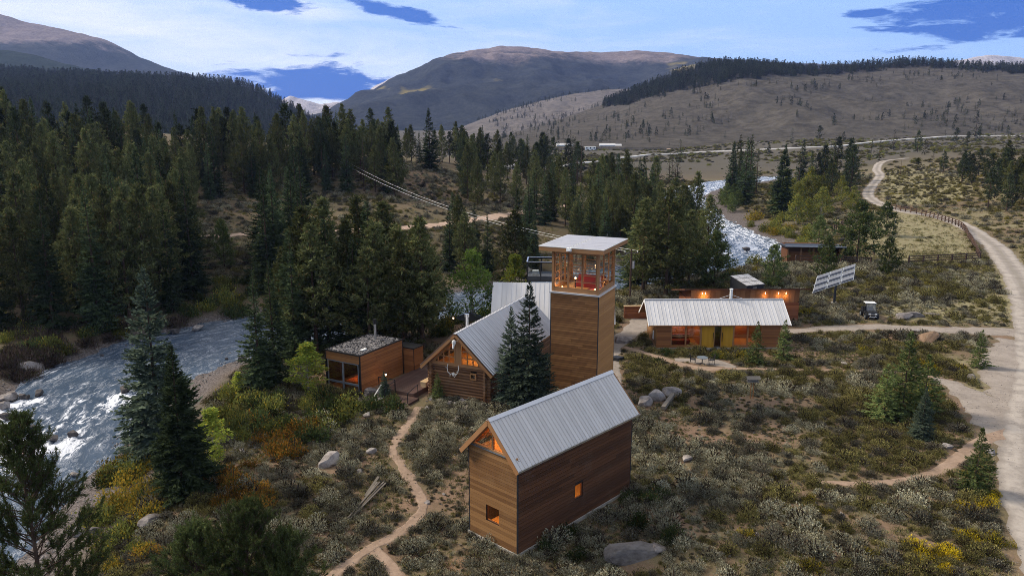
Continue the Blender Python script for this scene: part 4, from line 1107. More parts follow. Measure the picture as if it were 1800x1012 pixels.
# ------------------------------------------------------------------ modern box cabin by the river
def box_cabin():
    loc = Vector((-13.63, 65.77, 0)); yaw = math.radians(60.5); L, W, H = 6.2, 4.05, 3.45
    t = thing('box_cabin', 'small flat roofed box cabin with gravel roof and big river window', 'cabin', loc, yaw)
    RECTS.append((loc.x, loc.y, yaw, L + 2, W))
    op = (.18, W - .18, -.35, 2.62)
    w = wall_with_holes(MB(), 0, W, -PI / 2, W, -.9, H - .05, [op], .14).build('window_wall', M['backing'], t)
    siding(w, 0, W, -PI / 2, W, 2.64, H - .05, .2, 'siding_tower', seed=41)
    for (x, y, an, LL, nm) in ((0, 0, 0, L, 'side_wall'), (L, 0, PI / 2, W, 'back_wall'), (L, W, PI, L, 'river_wall')):
        ww = wall_with_holes(MB(), x, y, an, LL, 0.0, H - .05, [], .14).build(nm, M['backing'], t)
        siding(ww, x, y, an, LL, 0.0, H - .05, .145 if nm == 'side_wall' else .5, 'siding_red', seed=42, seg=3.2 if nm == 'side_wall' else 99, th=.026, gap=.016)
    k = MB()
    for (x, y) in ((0, 0), (0, W), (L, 0), (L, W)): k.box(x - .05, x + .05, y - .05, y + .05, -1.4, H)
    k.build_each('corner_post', M['black'], t)
    MB().box(.15, L, .15, W - .15, -.32, -.22).build('floor', M['deck_wood'], t)
    e = MB().box(-.06, L + .06, -.06, .08, H - .05, H + .05).box(-.06, L + .06, W - .08, W + .06, H - .05, H + .05).box(-.06, .08, .08, W - .08, H - .05, H + .05).box(L - .08, L + .06, .08, W - .08, H - .05, H + .05)
    r = MB().box(.08, L - .08, .08, W - .08, H - .10, H - .02).build('roof', M['black'], t)
    e.build_each('roof_edge', M['black'], r)
    rng = np.random.default_rng(4); st = MB()
    for i in range(900):
        x, y, s = rng.uniform(.12, L - .12), rng.uniform(.12, W - .12), rng.uniform(.06, .14)
        c = MB().ball((0, 0, 0), s, 5, 3, .6); an = rng.uniform(0, 6.28)
        st.add([(x + v[0] * math.cos(an) * rng.uniform(.8, 1.2), y + v[1], H - .0 + v[2]) for v in c.V], c.F)
    o = st.build('roof_stones', M['cobble'], r); o['kind'] = 'stuff'
    p = MB().tube((4.9, 2.2, H - .05), (4.9, 2.2, H + 1.85), .12, .12, 10).build('stove_pipe', M['steel'], t)
    MB().tube((4.9, 2.2, H + 1.55), (4.9, 2.2, H + 2.0), .17, .17, 10).build('pipe_cap', M['black'], p)
    MB().box(1.2, 1.9, .7, 1.0, H + .05, H + .12).build('roof_vent', M['white'], r)
    window(t, 0, W, -PI / 2, op[0], op[0] + (op[1] - op[0]) / 2, 0.62, op[3], 'grey_frame', 'glass_dark', .09, proud=.02)
    window(t, 0, W, -PI / 2, op[0] + (op[1] - op[0]) / 2, op[1], 0.62, op[3], 'grey_frame', 'glass_dark', .09, proud=.02)
    window(t, 0, W, -PI / 2, op[0], op[0] + (op[1] - op[0]) / 2, op[2], .62, 'grey_frame', 'glass_dark', .09, proud=.02)
    window(t, 0, W, -PI / 2, op[0] + (op[1] - op[0]) / 2, op[1], op[2], .62, 'grey_frame', 'glass_dark', .09, proud=.02)
    lamp(t, (2.2, 1.6, 2.0), 120, col=(1, .42, .12))
    b = thing('bed', 'orange lit bed just inside the box cabin window', 'bed', loc + Matrix.Rotation(yaw, 3, 'Z') @ Vector((1.6, 1.5, -.22)), yaw)
    MB().box(-1, 1, -.8, .8, 0, .5).build('bed_frame', M['timber'], b); MB().box(-.96, .96, -.76, .76, .5, .85).build('mattress', M['bed_cover'], b)
    a = thing('privacy_wall', 'low flat topped wooden annex behind the box cabin', 'annex', loc + Matrix.Rotation(yaw, 3, 'Z') @ Vector((L + .25, -1.15, 0)), yaw)
    w = MB().box(0, 1.5, 0, 2.2, -.3, 2.55).build('wall', M['siding_red'], a)
    for (x, y, an, LL) in ((0, 2.2, -PI / 2, 2.2), (0, 0, 0, 1.5)): siding(w, x, y, an, LL, -.3, 2.55, .2, 'siding_red', seed=44)
    MB().box(-.05, 1.55, -.05, 2.25, 2.55, 2.63).build('roof', M['black'], a)
    bd = MB().box(-.045, .0, -.05, .0, -.3, 2.55)
    bd.build('corner_post', M['black'], a)
M['bed_cover'] = simple('bed_cover', (.55, .16, .05), .9)
box_cabin()

# ------------------------------------------------------------------ long house on the right
def long_house():
    loc = Vector((15.55, 79.6, 0)); yaw = math.radians(.6); L, W = 13.3, 5.2
    he, hr, oe, og = 2.62, 4.75, .45, .95; sl = (hr - he) / (W / 2 + oe); wt = he + oe * sl - .1
    t = thing('long_house', 'long low house with pale metal roof, yellow doors and glass front', 'house', loc, yaw)
    RECTS.append((loc.x, loc.y - .6, yaw, L, W + .6))
    MB().box(-.05, L + .05, -.05, W + .05, -.6, .1).build('plinth', M['concrete'], t)
    ops = [(1.55, 4.75, .25, 2.55), (4.85, 8.2, .1, 2.55), (8.3, 13.3 - 1.95, .25, 2.55)]
    w = wall_with_holes(MB(), 0, 0, 0, L, .1, wt, ops).build('front_wall', M['backing'], t)
    siding(w, 0, 0, 0, L, .1, wt, .17, 'siding_red', ops, seed=51)
    for (x, y, an, LL, nm, mt) in ((0, W, -PI / 2, W, 'left_wall', 'siding_weathered'), (L, 0, PI / 2, W, 'right_wall', 'siding_red'), (L, W, PI, L, 'back_wall', 'siding_red')):
        q = wall_with_holes(MB(), x, y, an, LL, .1, wt, []).build(nm, M['backing'], t)
        siding(q, x, y, an, LL, .1, wt, .22 if nm == 'left_wall' else .6, mt, seed=52)
    gb = MB()
    for x in (.0, L): gb.add([(x, 0, wt), (x, W, wt), (x, W / 2, hr - .1)], [(0, 1, 2)])
    gb.build_each('gable', M['siding_weathered'], t)
    MB().box(.17, L - .17, .17, W - .17, .1, .16).build('floor', M['inner_wood'], t)
    MB().box(.2, L - .2, 3.4, 3.5, .16, wt).box(4.8, 4.9, .2, 3.4, .16, wt).box(8.2, 8.3, .2, 3.4, .16, wt).build_each('inner_wall', M['siding_red'], t)
    def pair(x0, x1, n):
        st = (x1 - x0) / n
        for i in range(n):
            window(t, 0, 0, 0, x0 + i * st, x0 + (i + 1) * st, .25, 2.55, 'timber', 'glass_dark', .08, 1, 2, proud=.03)
    pair(1.55, 4.75, 2); pair(8.3, 11.35, 2)
    for xa, xb in ((4.88, 6.18), (6.98, 8.2)):
        d = MB().box(xa, xb, -.03, .04, .12, 2.5).build('door', M['yellow_wood'], t)
        for i in range(5):
            piece('door_board', 'board', 'yellow_wood', d, Matrix.Translation((xa + (xb - xa) * i / 5 + .005, -.045, .12)) @ Matrix.Diagonal(((xb - xa) / 5 - .01, .02, 2.36, 1)))
        hx = xb - .09 if xa < 5 else xa + .09
        MB().tube((hx, -.10, .75), (hx, -.10, 1.75), .03, .03, 6).build('handle', M['black'], d)
    MB().box(6.25, 6.9, .02, .06, .12, 2.5).build('dark_doorway', M['glass_dark'], t)
    MB().box(4.75, 4.85, -.04, .1, .1, 2.55).box(8.2, 8.3, -.04, .1, .1, 2.55).box(6.18, 6.26, -.03, .1, .1, 2.55).box(6.9, 6.98, -.03, .1, .1, 2.55).build_each('door_frame', M['timber'], t)
    so = MB()
    for sg in (1, -1):
        y0 = W / 2 - sg * (W / 2 + oe)
        so.poly([(-og, y0, he - .03), (L + og, y0, he - .03), (L + og, W / 2, hr - .03), (-og, W / 2, hr - .03)][::sg], .06)
    r = so.build('roof', M['timber'], t)
    for sg in (1, -1):
        y0 = W / 2 - sg * (W / 2 + oe); A, B = ((-og, y0, he + .05), (L + og, y0, he + .05)) if sg == 1 else ((L + og, y0, he + .05), (-og, y0, he + .05))
        roof_slope(r, A, B, (A[0], W / 2, hr + .05), 38, 'roof_pale', 'seam', .05)
    bb = MB()
    for x in (-og - .03, L + og + .03):
        for sg in (1, -1): bb.beam((x, W / 2 - sg * (W / 2 + oe), he - .02), (x, W / 2 - sg * .02, hr - .02), .05, .2)
    bb.build_each('barge_board', M['white'], r)
    MB().beam((-og, W / 2, hr + .10), (L + og, W / 2, hr + .10), .25, .05).build('ridge_cap', M['roof_pale'], r)
    pp = MB().tube((8.55, W / 2, hr), (8.55, W / 2, hr + 1.1), .16, .16, 10).tube((8.55, W / 2, hr + 1.12), (8.55, W / 2, hr + 1.25), .2, .2, 10).build('stove_pipe', M['white'], t)
    MB().tube((8.5, W / 2, hr + .55), (7.2, W / 2, hr + .12), .02).tube((8.6, W / 2, hr + .55), (9.9, W / 2, hr + .12), .02).build_each('pipe_brace', M['white'], pp)
    MB().box(4.9, 8.1, -1.15, -.06, -.3, -.06).box(5.1, 7.9, -.7, -.06, -.06, .08).build_each('entry_step', M['concrete'], t)
    lamp(t, (3.1, 2.3, 2.2), 130, col=(1, .45, .15)); lamp(t, (9.8, 2.6, 2.3), 110, col=(1, .45, .15), bulb=False)
    s = thing('couch', 'red couch lit inside the left front window of the long house', 'sofa', loc + Vector((2.9, 1.4, .16)), yaw)
    MB().box(-1.0, 1.0, -.4, .4, 0, .45).build('seat', M['red_fabric'], s); MB().box(-1.0, 1.0, .41, .6, 0, .9).build('backrest', M['red_fabric'], s)
    MB().box(-.12, -.05, 1.2, 1.6, .7, 1.6).build('meter_box', M['white'], t)
long_house()

def shed_hall():
    loc = Vector((21.6, 90.5, 0)); L, W, H = 13.2, 6.0, 4.05; Hb = 2.6
    t = thing('shed_hall', 'rust brown flat roofed hall with lit clerestory strip behind the long house', 'building', loc, math.radians(.5))
    RECTS.append((loc.x, loc.y, 0, L, W))
    w = wall_with_holes(MB(), 0, 0, 0, L, -.4, 2.5, []).build('front_wall', M['backing'], t)
    siding(w, 0, 0, 0, L, -.4, 2.5, .25, 'rust_wood', seed=61)
    for (x, y, an, LL, nm) in ((0, W, -PI / 2, W, 'left_wall'), (L, 0, PI / 2, W, 'right_wall'), (L, W, PI, L, 'back_wall')):
        q = wall_with_holes(MB(), x, y, an, LL, -.4, Hb, []).build(nm, M['backing'], t)
        siding(q, x, y, an, LL, -.4, Hb, .4, 'rust_wood', seed=62)
    n = 22
    c = MB().box(.1, L - .1, .25, .30, 2.5, H - .1).add([(0.05, 0.1, Hb), (0.05, W, Hb), (0.05, .1, H - .1)], [(0, 1, 2)]).add([(L - .05, 0.1, Hb), (L - .05, W, Hb), (L - .05, .1, H - .1)], [(0, 1, 2)]).build('clerestory', M['rust_wood'], t)
    for i in range(n):
        piece('cladding_panel', 'board', 'clad_copper', c, Matrix.Translation((.02 + L * i / n, .02 + .006 * (i % 3), 2.5)) @ Matrix.Diagonal((L / n - .02, .02, H - 2.52, 1)))
    V = [(x, y, z + k) for k in (0, .16) for x, y, z in ((-.95, -.85, H + .16), (L + .95, -.85, H + .16), (L + .95, W + .4, Hb - .02), (-.95, W + .4, Hb - .02))]
    r = MB().add(V, [(3, 2, 1, 0), (4, 5, 6, 7), (0, 1, 5, 4), (1, 2, 6, 5), (2, 3, 7, 6), (3, 0, 4, 7)]).build('roof', M['rust_metal'], t)
    for x in (1.35, 1.75, 9.0, 10.6, 11.5):
        g = MB().tube((x, -.12, H - .52), (x, -.12, H - .28), .03, .02, 8).build('wall_light', M['bulb_small'], t)
        l = bpy.data.lights.new('lamp', 'POINT'); l.energy = 18; l.color = (1, .52, .15); l.shadow_soft_size = .06
        link('lamp_light', l, t).location = (x, -.3, H - .8)
    s = thing('glass_shed', 'small dark shed with sloping glass roof behind the rust brown hall', 'shed', (30.4, 97.2, 0), math.radians(24))
    BUILD.append((31, 99, 2.6))
    h0, h1 = zat(1322, 503, 97.2), zat(1322, 503, 97.2) + .75; X, Y = 2.8, 3.2
    MB().add([(0, 0, -.3), (X, 0, -.3), (X, Y, -.3), (0, Y, -.3), (0, 0, h0), (X, 0, h0), (X, Y, h1), (0, Y, h1)], [(0, 1, 5, 4), (1, 2, 6, 5), (2, 3, 7, 6), (3, 0, 4, 7)]).build('wall', M['dark_metal'], s)
    rr = MB().add([(-.15, -.2, h0), (X + .15, -.2, h0), (X + .15, Y + .1, h1 + .05), (-.15, Y + .1, h1 + .05)], [(0, 1, 2, 3)]).build('roof', M['dark_metal'], s)
    for i in range(3):
        for j in range(3):
            def pt(a, b): return (-.1 + (X + .2) * a, -.15 + (Y + .2) * b, h0 + .06 + (h1 - h0) * b)
            a0, a1, b0, b1 = i / 3 + .015, (i + 1) / 3 - .015, j / 3 + .02, (j + 1) / 3 - .02
            MB().poly([pt(a0, b0), pt(a1, b0), pt(a1, b1), pt(a0, b1)], .03).build('roof_pane', M['panel_pale'], rr)
    MB().box(1.0, 1.6, -.04, -.005, h0 - .75, h0 - .2).build('window', M['steel'], s)
M['clad_copper'] = wood('clad_copper', (.17, .075, .03), (.28, .135, .06), grain=(9, 1, 1), wearamt=.05)
shed_hall()

def barn():
    a = P(1383, 462); b = P(1476, 461)
    t = thing('stable', 'low open fronted brown stable with flat roof behind the paddock', 'barn', (a.x, a.y, float(gz(a.x, a.y))), math.atan2(b.y - a.y, b.x - a.x))
    L = (b - a).length; W, H = 4.5, 3.0; BUILD.append(((a.x + b.x) / 2, a.y + 2, 5.5))
    MB().box(0, .15, .05, W, -.3, H - .1).box(L - .15, L, .05, W, -.3, H - .1).build_each('side_wall', M['siding_stained'], t)
    w = MB().box(.15, L - .15, W - .15, W, -.3, H - .1).box(.15, L - .15, 1.6, 1.68, -.3, 1.75).build('stall_wall', M['siding_red'], t)
    siding(w, .15, 1.6, 0, L - .3, 0, 1.75, .22, 'siding_red', seed=71)
    for i in range(5):
        x = .15 + (L - .3) * i / 4; MB().beam((x, .2, -.2), (x, .2, H - .1), .18, .18).build('post', M['timber'], t)
    MB().add([(-.6, -.9, H + .08), (L + .6, -.9, H + .08), (L + .6, W + .3, H - .25), (-.6, W + .3, H - .25), (-.6, -.9, H - .12), (L + .6, -.9, H - .12), (L + .6, W + .3, H - .45), (-.6, W + .3, H - .45)],
             [(0, 1, 2, 3), (7, 6, 5, 4), (0, 4, 5, 1), (1, 5, 6, 2), (2, 6, 7, 3), (3, 7, 4, 0)]).build('roof', M['dark_metal'], t)
    MB().box(-.62, L + .62, -.95, -.905, H + .0, H + .12).build('fascia', M['roof_pale'], t)
    MB().box(.9, 1.7, -.06, .0, 1.2, 2.6).build('lit_end_panel', M['timber'], t) if False else None
barn()

def low_wall():
    a, b = P(1104, 562), P(1130, 562)
    t = thing('board_wall', 'low rust red board wall left of the long house', 'wall', (13.9, 92.3, 0), math.radians(2)); BUILD.append((15.5, 92.5, 2))
    w = MB().box(0, 4.6, 0, .3, -.2, 1.55).build('core', M['rust_wood'], t)
    siding(w, 0, 0, 0, 4.6, -.2, 1.55, .2, 'rust_wood', seed=72, seg=2.2)
    MB().box(-.05, 4.65, -.08, .36, 1.55, 1.63).build('coping', M['timber_pale'], t)
low_wall()

def deck():
    yaw = math.radians(63); loc = Vector((-9.5, 64.6, 0)); R = Matrix.Rotation(yaw, 3, 'Z')
    t = thing('deck', 'dark plank deck with railing between the box cabin and the log cabin', 'deck', loc, yaw); BUILD.append((-9.5, 68, 3.4)); BUILD.append((-8.6, 63.3, 1.7))
    fr = MB().box(0, 7.5, -.9, 2.9, -.4, .44).build('frame', M['deck_wood'], t)
    n = 22
    for i in range(n):
        piece('plank', 'board', 'deck_wood', fr, Matrix.Translation((0, -.9 + 3.8 * (i + .5) / n, .44)) @ Matrix.Diagonal((7.5, 3.8 / n - .015, .035, 1)))
    lo = MB().box(-1.7, -.02, -1.5, 1.0, -.35, .16).build('lower_landing', M['deck_wood'], t)
    for i in range(12):
        piece('plank', 'board', 'deck_wood', lo, Matrix.Translation((-1.72, -1.5 + 2.5 * (i + .5) / 12, .16)) @ Matrix.Diagonal((1.7, 2.5 / 12 - .015, .035, 1)))
    MB().box(-2.1, -1.75, -1.0, .3, -.3, .0).build('step', M['timber'], t)
    r = MB()
    for y in (1.1, 2.0, 2.85): r.beam((.05, y, .47), (.05, y, 1.45), .05, .05)
    r.beam((.05, 1.1, 1.45), (.05, 2.9, 1.45), .06, .05); r.beam((.05, 1.1, .95), (.05, 2.9, .95), .02, .02)
    r.build('railing', M['black'], t)
    for y in (-1.45, .95):
        MB().path([(-1.68, y, .19), (-1.68, y, 1.15), (-.1, y, 1.45), (-.1, y, .19)], .03, 6).build('handrail', M['black'], t)
    b = thing('bench', 'pale wooden bench lit under the left eave of the log cabin', 'bench', loc + R @ Vector((2.1, -.75, .48)), yaw)
    MB().box(-.3, 2.2, -.3, .35, .42, .5).build('seat', M['timber_pale'], b)
    for x in (-.2, 2.1): MB().box(x - .08, x + .08, -.25, .3, 0, .42).build('leg', M['timber_pale'], b)
deck()

def lantern(px, py, h, label):
    q = P(px, py + 4); BUILD.append((q.x, q.y, .3))
    t = thing('lantern', label, 'lantern', q, 0, 'small glowing lanterns round the decks')
    MB().tube((0, 0, -.1), (0, 0, h - .12), .03, .03, 6).build('post', M['black'], t)
    MB().ball((0, 0, h), .10, 8, 6).build('bulb', M['bulb_small'], t)
    MB().tube((0, 0, h + .1), (0, 0, h + .2), .14, .03, 8).build('cap', M['black'], t)
    l = bpy.data.lights.new('lamp', 'POINT'); l.energy = 6; l.color = (1, .55, .25); l.shadow_soft_size = .1
    link('lamp_light', l, t).location = (0, -.25, h + .05)
for a in [(679, 676, 1.2, 'small glowing lantern above the little blue spruce beside the box cabin'), (723, 650, 1.3, 'small glowing lantern at the annex corner behind the box cabin'),
          (742, 637, 1.3, 'small glowing lantern among dark trunks left of the log cabin eave'), (797, 572, 1.2, 'small glowing lantern among dark trees above the log cabin ridge')]: lantern(*a)

# ------------------------------------------------------------------ fences, machines, small things
def fence(pix, label, step=2.6, group='paddock fence runs'):
    pts = [P(a, b) for a, b in pix]; o = pts[0]
    t = thing('paddock_fence', label, 'fence', o, 0, group)
    C = catmull([(p.x, p.y) for p in pts], step) if len(pts) > 2 else np.array([[pts[0].x + (pts[1].x - pts[0].x) * k, pts[0].y + (pts[1].y - pts[0].y) * k] for k in np.linspace(0, 1, max(2, int((pts[1] - pts[0]).length / step) + 1))])
    Q = [Vector((c[0], c[1], float(gz(c[0], c[1])))) for c in C]
    for p, q in zip(Q[:-1], Q[1:]):
        for h in (.45, .85, 1.25):
            d = q - p; an = math.atan2(d.y, d.x)
            m = Matrix.Translation(p - o + Vector((0, 0, h))) @ d.to_track_quat('X', 'Z').to_matrix().to_4x4() @ Matrix.Diagonal((d.length + .1, .07, .16, 1))
            piece('rail', 'board', 'fence_wood', t, m)
    for p in Q:
        piece('post', 'board', 'fence_wood', t, Matrix.Translation(p - o + Vector((-.1, 0, -.2))) @ Matrix.Diagonal((.2, .2, 1.65, 1)))
fence([(1597, 464), (1722, 458)], 'dark rail fence along the near side of the paddock')
fence([(1722, 457), (1703, 420), (1689, 401), (1655, 388), (1620, 378), (1583, 371), (1560, 366)], 'dark rail fence curving beside the road along the paddock')
fence([(1478, 440), (1536, 448)], 'dark rail fence under the pines right of the stable')
fence([(1478, 464), (1530, 467)], 'short dark rail fence in front of the stable pines')
fence([(1462, 408), (1478, 400), (1500, 385)], 'dark rail fence climbing behind the paddock pines')
fence([(1398, 463), (1474, 466)], 'dark gate fence across the front of the stable')

def solar_tracker():
    q = P(1466, 533); t = thing('solar_tracker', 'tilted solar panel array on a single dark pole', 'solar array', q, 0)
    BUILD.append((q.x, q.y, .8))
    MB().tube((0, 0, -.3), (0, 0, 3.2), .17, .15, 10).build('pole', M['dark_metal'], t)
    MB().tube((0, 0, -.3), (0, 0, .15), .45, .4, 12).build('footing', M['concrete'], t)
    # corner sight lines of the array in the photograph -> a plane through the pole head
    y = q.y
    cor = []
    for px, py, yy in ((1427, 516, y - 1.6), (1501, 492, y + .1), (1504, 463, y + 1.7), (1436, 485, y + 0.0)):
        r = ray(px, py); cor.append(Vector((r[0] / r[1] * yy, yy, zat(px, py, yy))) - q)
    A, B, Cc, D = cor
    nr = (B - A).cross(D - A).normalized()
    if nr.z < 0: nr = -nr
    f = MB()
    ctr = (A + B + Cc + D) / 4
    f.beam((0, 0, 3.0), ctr - nr * .25, .2, .2)
    f.beam((A + D) / 2 - nr * .2, (B + Cc) / 2 - nr * .2, .16, .16)
    for k in (.2, .5, .8): f.beam(A.lerp(B, k) - nr * .12, D.lerp(Cc, k) - nr * .12, .08, .08)
    f.build('rack', M['steel'], t)
    n, m = 3, 3
    for i in range(n):
        for j in range(m):
            def pt(a, b): return A.lerp(B, a).lerp(D.lerp(Cc, a), b)
            e = .008; a0, a1, b0, b1 = i / n + e, (i + 1) / n - e, j / m + e * 2, (j + 1) / m - e * 2
            fr = MB().poly([pt(a0, b0), pt(a1, b0), pt(a1, b1), pt(a0, b1)]); 
            V = [Vector(v) for v in fr.V]; fr = MB().add(V + [v + nr * .05 for v in V], [(3, 2, 1, 0), (4, 5, 6, 7), (0, 1, 5, 4), (1, 2, 6, 5), (2, 3, 7, 6), (3, 0, 4, 7)])
            p = fr.build('solar_panel', M['white'], t)
            for k in range(2):
                c0 = a0 + (a1 - a0) * .04; c1 = a1 - (a1 - a0) * .04; d0 = b0 + (b1 - b0) * (.05 + .475 * k); d1 = d0 + (b1 - b0) * .43
                V = [pt(c0, d0) + nr * .055, pt(c1, d0) + nr * .055, pt(c1, d1) + nr * .055, pt(c0, d1) + nr * .055]
                MB().add(V, [(0, 1, 2, 3)]).build('panel_cell', M['panel_pale' if k else 'panel_dark'], p)  # one cell strip per panel is painted pale as a sky reflection
solar_tracker()

def utility_vehicle():
    q = P(1533, 561); yaw = math.radians(-97)      # local +x is forward
    t = thing('utility_vehicle', 'black side by side utility vehicle with white roof parked on the drive', 'utility vehicle', q + Vector((0, .9, 0)), yaw)
    BUILD.append((q.x, q.y + .9, 2.2))
    b = MB()
    b.add([(x, y, z) for y in (-.55, .55) for x, z in ((-1.35, .35), (1.25, .35), (1.35, .6), (1.25, .92), (.55, 1.02), (.5, .62), (-.45, .62), (-.5, .85), (-1.35, .85))],
          [tuple(range(8, -1, -1)), tuple(range(9, 18))] + [(i, (i + 1) % 9, 9 + (i + 1) % 9, 9 + i) for i in range(9)])
    b.build('body', M['black'], t)
    for x in (-.85, .9):
        for s in (-1, 1):
            w = MB().tube((x, s * .52, .33), (x, s * .78, .33), .33, .33, 16).build('wheel', M['tyre'], t)
            MB().tube((x, s * .775, .33), (x, s * .80, .33), .18, .16, 12).build('rim', M['grey_frame'], w)
            MB().add([(x + .40 * math.cos(a), y, .36 + .40 * math.sin(a)) for y in (s * .5, s * .8) for a in np.linspace(.2, math.pi - .2, 8)], [(i, i + 1, 9 + i, 8 + i) for i in range(7)]).build('fender', M['black'], t)
    c = MB()
    for s in (-1, 1): c.path([(.62, s * .58, .98), (.28, s * .55, 1.82), (-.5, s * .55, 1.84), (-.55, s * .55, .8)], .035, 6)
    for x in (.28, -.5): c.tube((x, -.55, 1.83), (x, .55, 1.83), .035)
    c.build('roll_cage', M['black'], t)
    MB().box(-.6, .38, -.62, .62, 1.86, 1.93).build('roof', M['white'], t)
    MB().add([(.62, -.54, 1.0), (.62, .54, 1.0), (.31, .52, 1.78), (.31, -.52, 1.78)], [(0, 1, 2, 3)]).build('windshield', M['glass_clear'], t)
    for y in (-.28, .28):
        s = MB().box(-.35, .1, y - .22, y + .22, .62, .8).box(-.45, -.36, y - .22, y + .22, .7, 1.35).build('seat', M['dark_metal'], t)
    MB().tube((.42, .28, 1.05), (.38, .28, 1.1), .17, .17, 12).build('steering_wheel', M['black'], t)
    for s in (-1, 1):
        MB().box(1.28, 1.36, s * .36 - .13, s * .36 + .13, .66, .82).build('headlight', M['headlight'], t)
        MB().box(.42, .50, s * .72 - .07, s * .72 + .07, 1.25, 1.4).build('mirror', M['black'], t)
    MB().tube((1.42, -.45, .42), (1.42, .45, .42), .045).tube((1.42, -.3, .42), (1.42, -.3, .72), .04).tube((1.42, .3, .42), (1.42, .3, .72), .04).tube((1.42, -.3, .72), (1.42, .3, .72), .04).build('bumper', M['steel'], t)
    MB().box(-1.38, -.55, -.6, -.55, .86, 1.1).box(-1.38, -.55, .55, .6, .86, 1.1).box(-1.40, -1.36, -.6, .6, .86, 1.1).build('cargo_bed', M['black'], t)
M['glass_clear'] = glass_mat('glass_clear', (.85, .88, .9), .3)
utility_vehicle()

def utility_pole(loc, h, label, arms=True, transformer=False, grp='utility poles'):
    t = thing('utility_pole', label, 'utility pole', loc, 0, grp)
    MB().tube((0, 0, -.3), (0, 0, h), .16, .11, 8).build('pole', M['bark'], t)
    if arms:
        MB().box(-.95, .95, -.06, .06, h - .55, h - .42).build('cross_arm', M['old_wood'], t)
        for x in (-.85, .85, 0): MB().tube((x, 0, h - .42), (x, 0, h - .22), .05, .04, 6).build('insulator', M['white'], t)
    if transformer: MB().tube((.28, -.1, h - 2.6), (.28, -.1, h - 1.6), .2, .2, 10).tube((.05, -.05, h - 2.0), (.28, -.1, h - 2.0), .04).build('transformer', M['steel'], t)
    return Vector(loc) + Vector((0, 0, h - .22))
q1 = flat(1107, 530); h1 = zat(1106, 438, q1.y) - float(gz(q1.x, q1.y))
pole1 = utility_pole((q1.x, q1.y, float(gz(q1.x, q1.y))), h1, 'utility pole with transformer right behind the lookout tower', True, True)
y2 = 205.; r2 = ray(580, 270); x2 = r2[0] / r2[1] * y2; z2 = zat(580, 268, y2); g2 = float(gz(x2, y2))
pole2 = utility_pole((x2, y2, g2), z2 - g2, 'thin utility pole standing on the wooded knoll')
y3 = 292.; r3 = ray(470, 244); x3 = r3[0] / r3[1] * y3; z3 = zat(470, 243, y3); g3 = float(gz(x3, y3))
pole3 = utility_pole((x3, y3, g3), z3 - g3, 'utility pole among pines at the far end of the power line')
qf = P(1615, 330) if False else None
for px, pyb, pyt, yy, lb in [(1407, 312, 248, 330, 'tall bare utility pole among the river spruces'), (1498, 315, 285, 300, 'brown utility pole beside the yellow green cottonwoods')]:
    r = ray(px, pyb); x = r[0] / r[1] * yy; g = float(gz(x, yy)); utility_pole((x, yy, g), max(5, zat(px, pyt, yy) - g), lb, False)
def wire(a, b, sag, label):
    a, b = Vector(a), Vector(b); pts = [a.lerp(b, k / 16) - Vector((0, 0, sag * 4 * (k / 16) * (1 - k / 16))) for k in range(17)]
    o = MB().path([p - a for p in pts], .02, 4).build('power_line', M['steel'], None, loc=a); tag(o, label, 'power line', 'wires of the power line')
for dx, wn in ((-.85, 'left'), (.85, 'right')):
    wire(pole2 + Vector((dx, 0, 0)), pole1 + Vector((dx, 0, 0)), 3.2, 'long %s wire sagging from the knoll pole to the pole behind the tower' % ('upper' if dx > 0 else 'lower'))
    wire(pole3 + Vector((dx, 0, 0)), pole2 + Vector((dx, 0, 0)), 1.2, '%s wire between the two poles on the wooded knoll' % ('upper' if dx > 0 else 'lower'))
wire(pole1 + Vector((-.3, 0, -.1)), (8.6, 68.3, 12.6), .6, 'short upper wire from the transformer pole to the tower roof')
wire(pole1 + Vector((-.3, 0, -1.3)), (9.2, 68.2, 11.6), .7, 'short lower wire from the transformer pole to the tower room')

def patio_set():
    q = P(1234, 640); BUILD.append((q.x, q.y, 1.4))
    t = thing('patio_table', 'round dark metal table on the gravel patio before the house', 'table', q)
    MB().tube((0, 0, .70), (0, 0, .74), .55, .55, 18).build('tabletop', M['grey_frame'], t)
    MB().tube((0, 0, .1), (0, 0, .70), .05, .05, 8).build('stem', M['black'], t)
    for k in range(4):
        a = k * PI / 2 + .5; MB().tube((0, 0, .14), (.42 * math.cos(a), .42 * math.sin(a), 0), .03, .025, 5).build('leg', M['black'], t)
    def chair(dx, dy, yaw, label):
        c = thing('patio_chair', label, 'chair', (q.x + dx, q.y + dy, float(gz(q.x + dx, q.y + dy))), yaw, 'chairs round the patio table')
        for x in (-.22, .22):
            for y in (-.22, .22): MB().tube((x, y, .44), (x * 1.15, y * 1.15, 0), .022, .02, 5).build('leg', M['black'], c)
        MB().box(-.25, .25, -.25, .25, .43, .46).build('seat', M['dark_metal'], c)
        b = MB().path([(-.23, .24, .45), (-.23, .34, .95), (.23, .34, .95), (.23, .24, .45)], .022, 5)
        for x in (-.12, 0, .12): b.beam((x, .25, .46), (x, .335, .94), .05, .015)
        b.build('backrest', M['black'], c)
        for x in (-.25, .25): MB().path([(x, .27, .68), (x, -.22, .66), (x, -.22, .45)], .02, 5).build('armrest', M['black'], c)
    chair(.95, .1, -1.5, 'dark metal patio chair right of the round table'); chair(-.85, .35, 1.2, 'dark metal patio chair left of the round table')
patio_set()

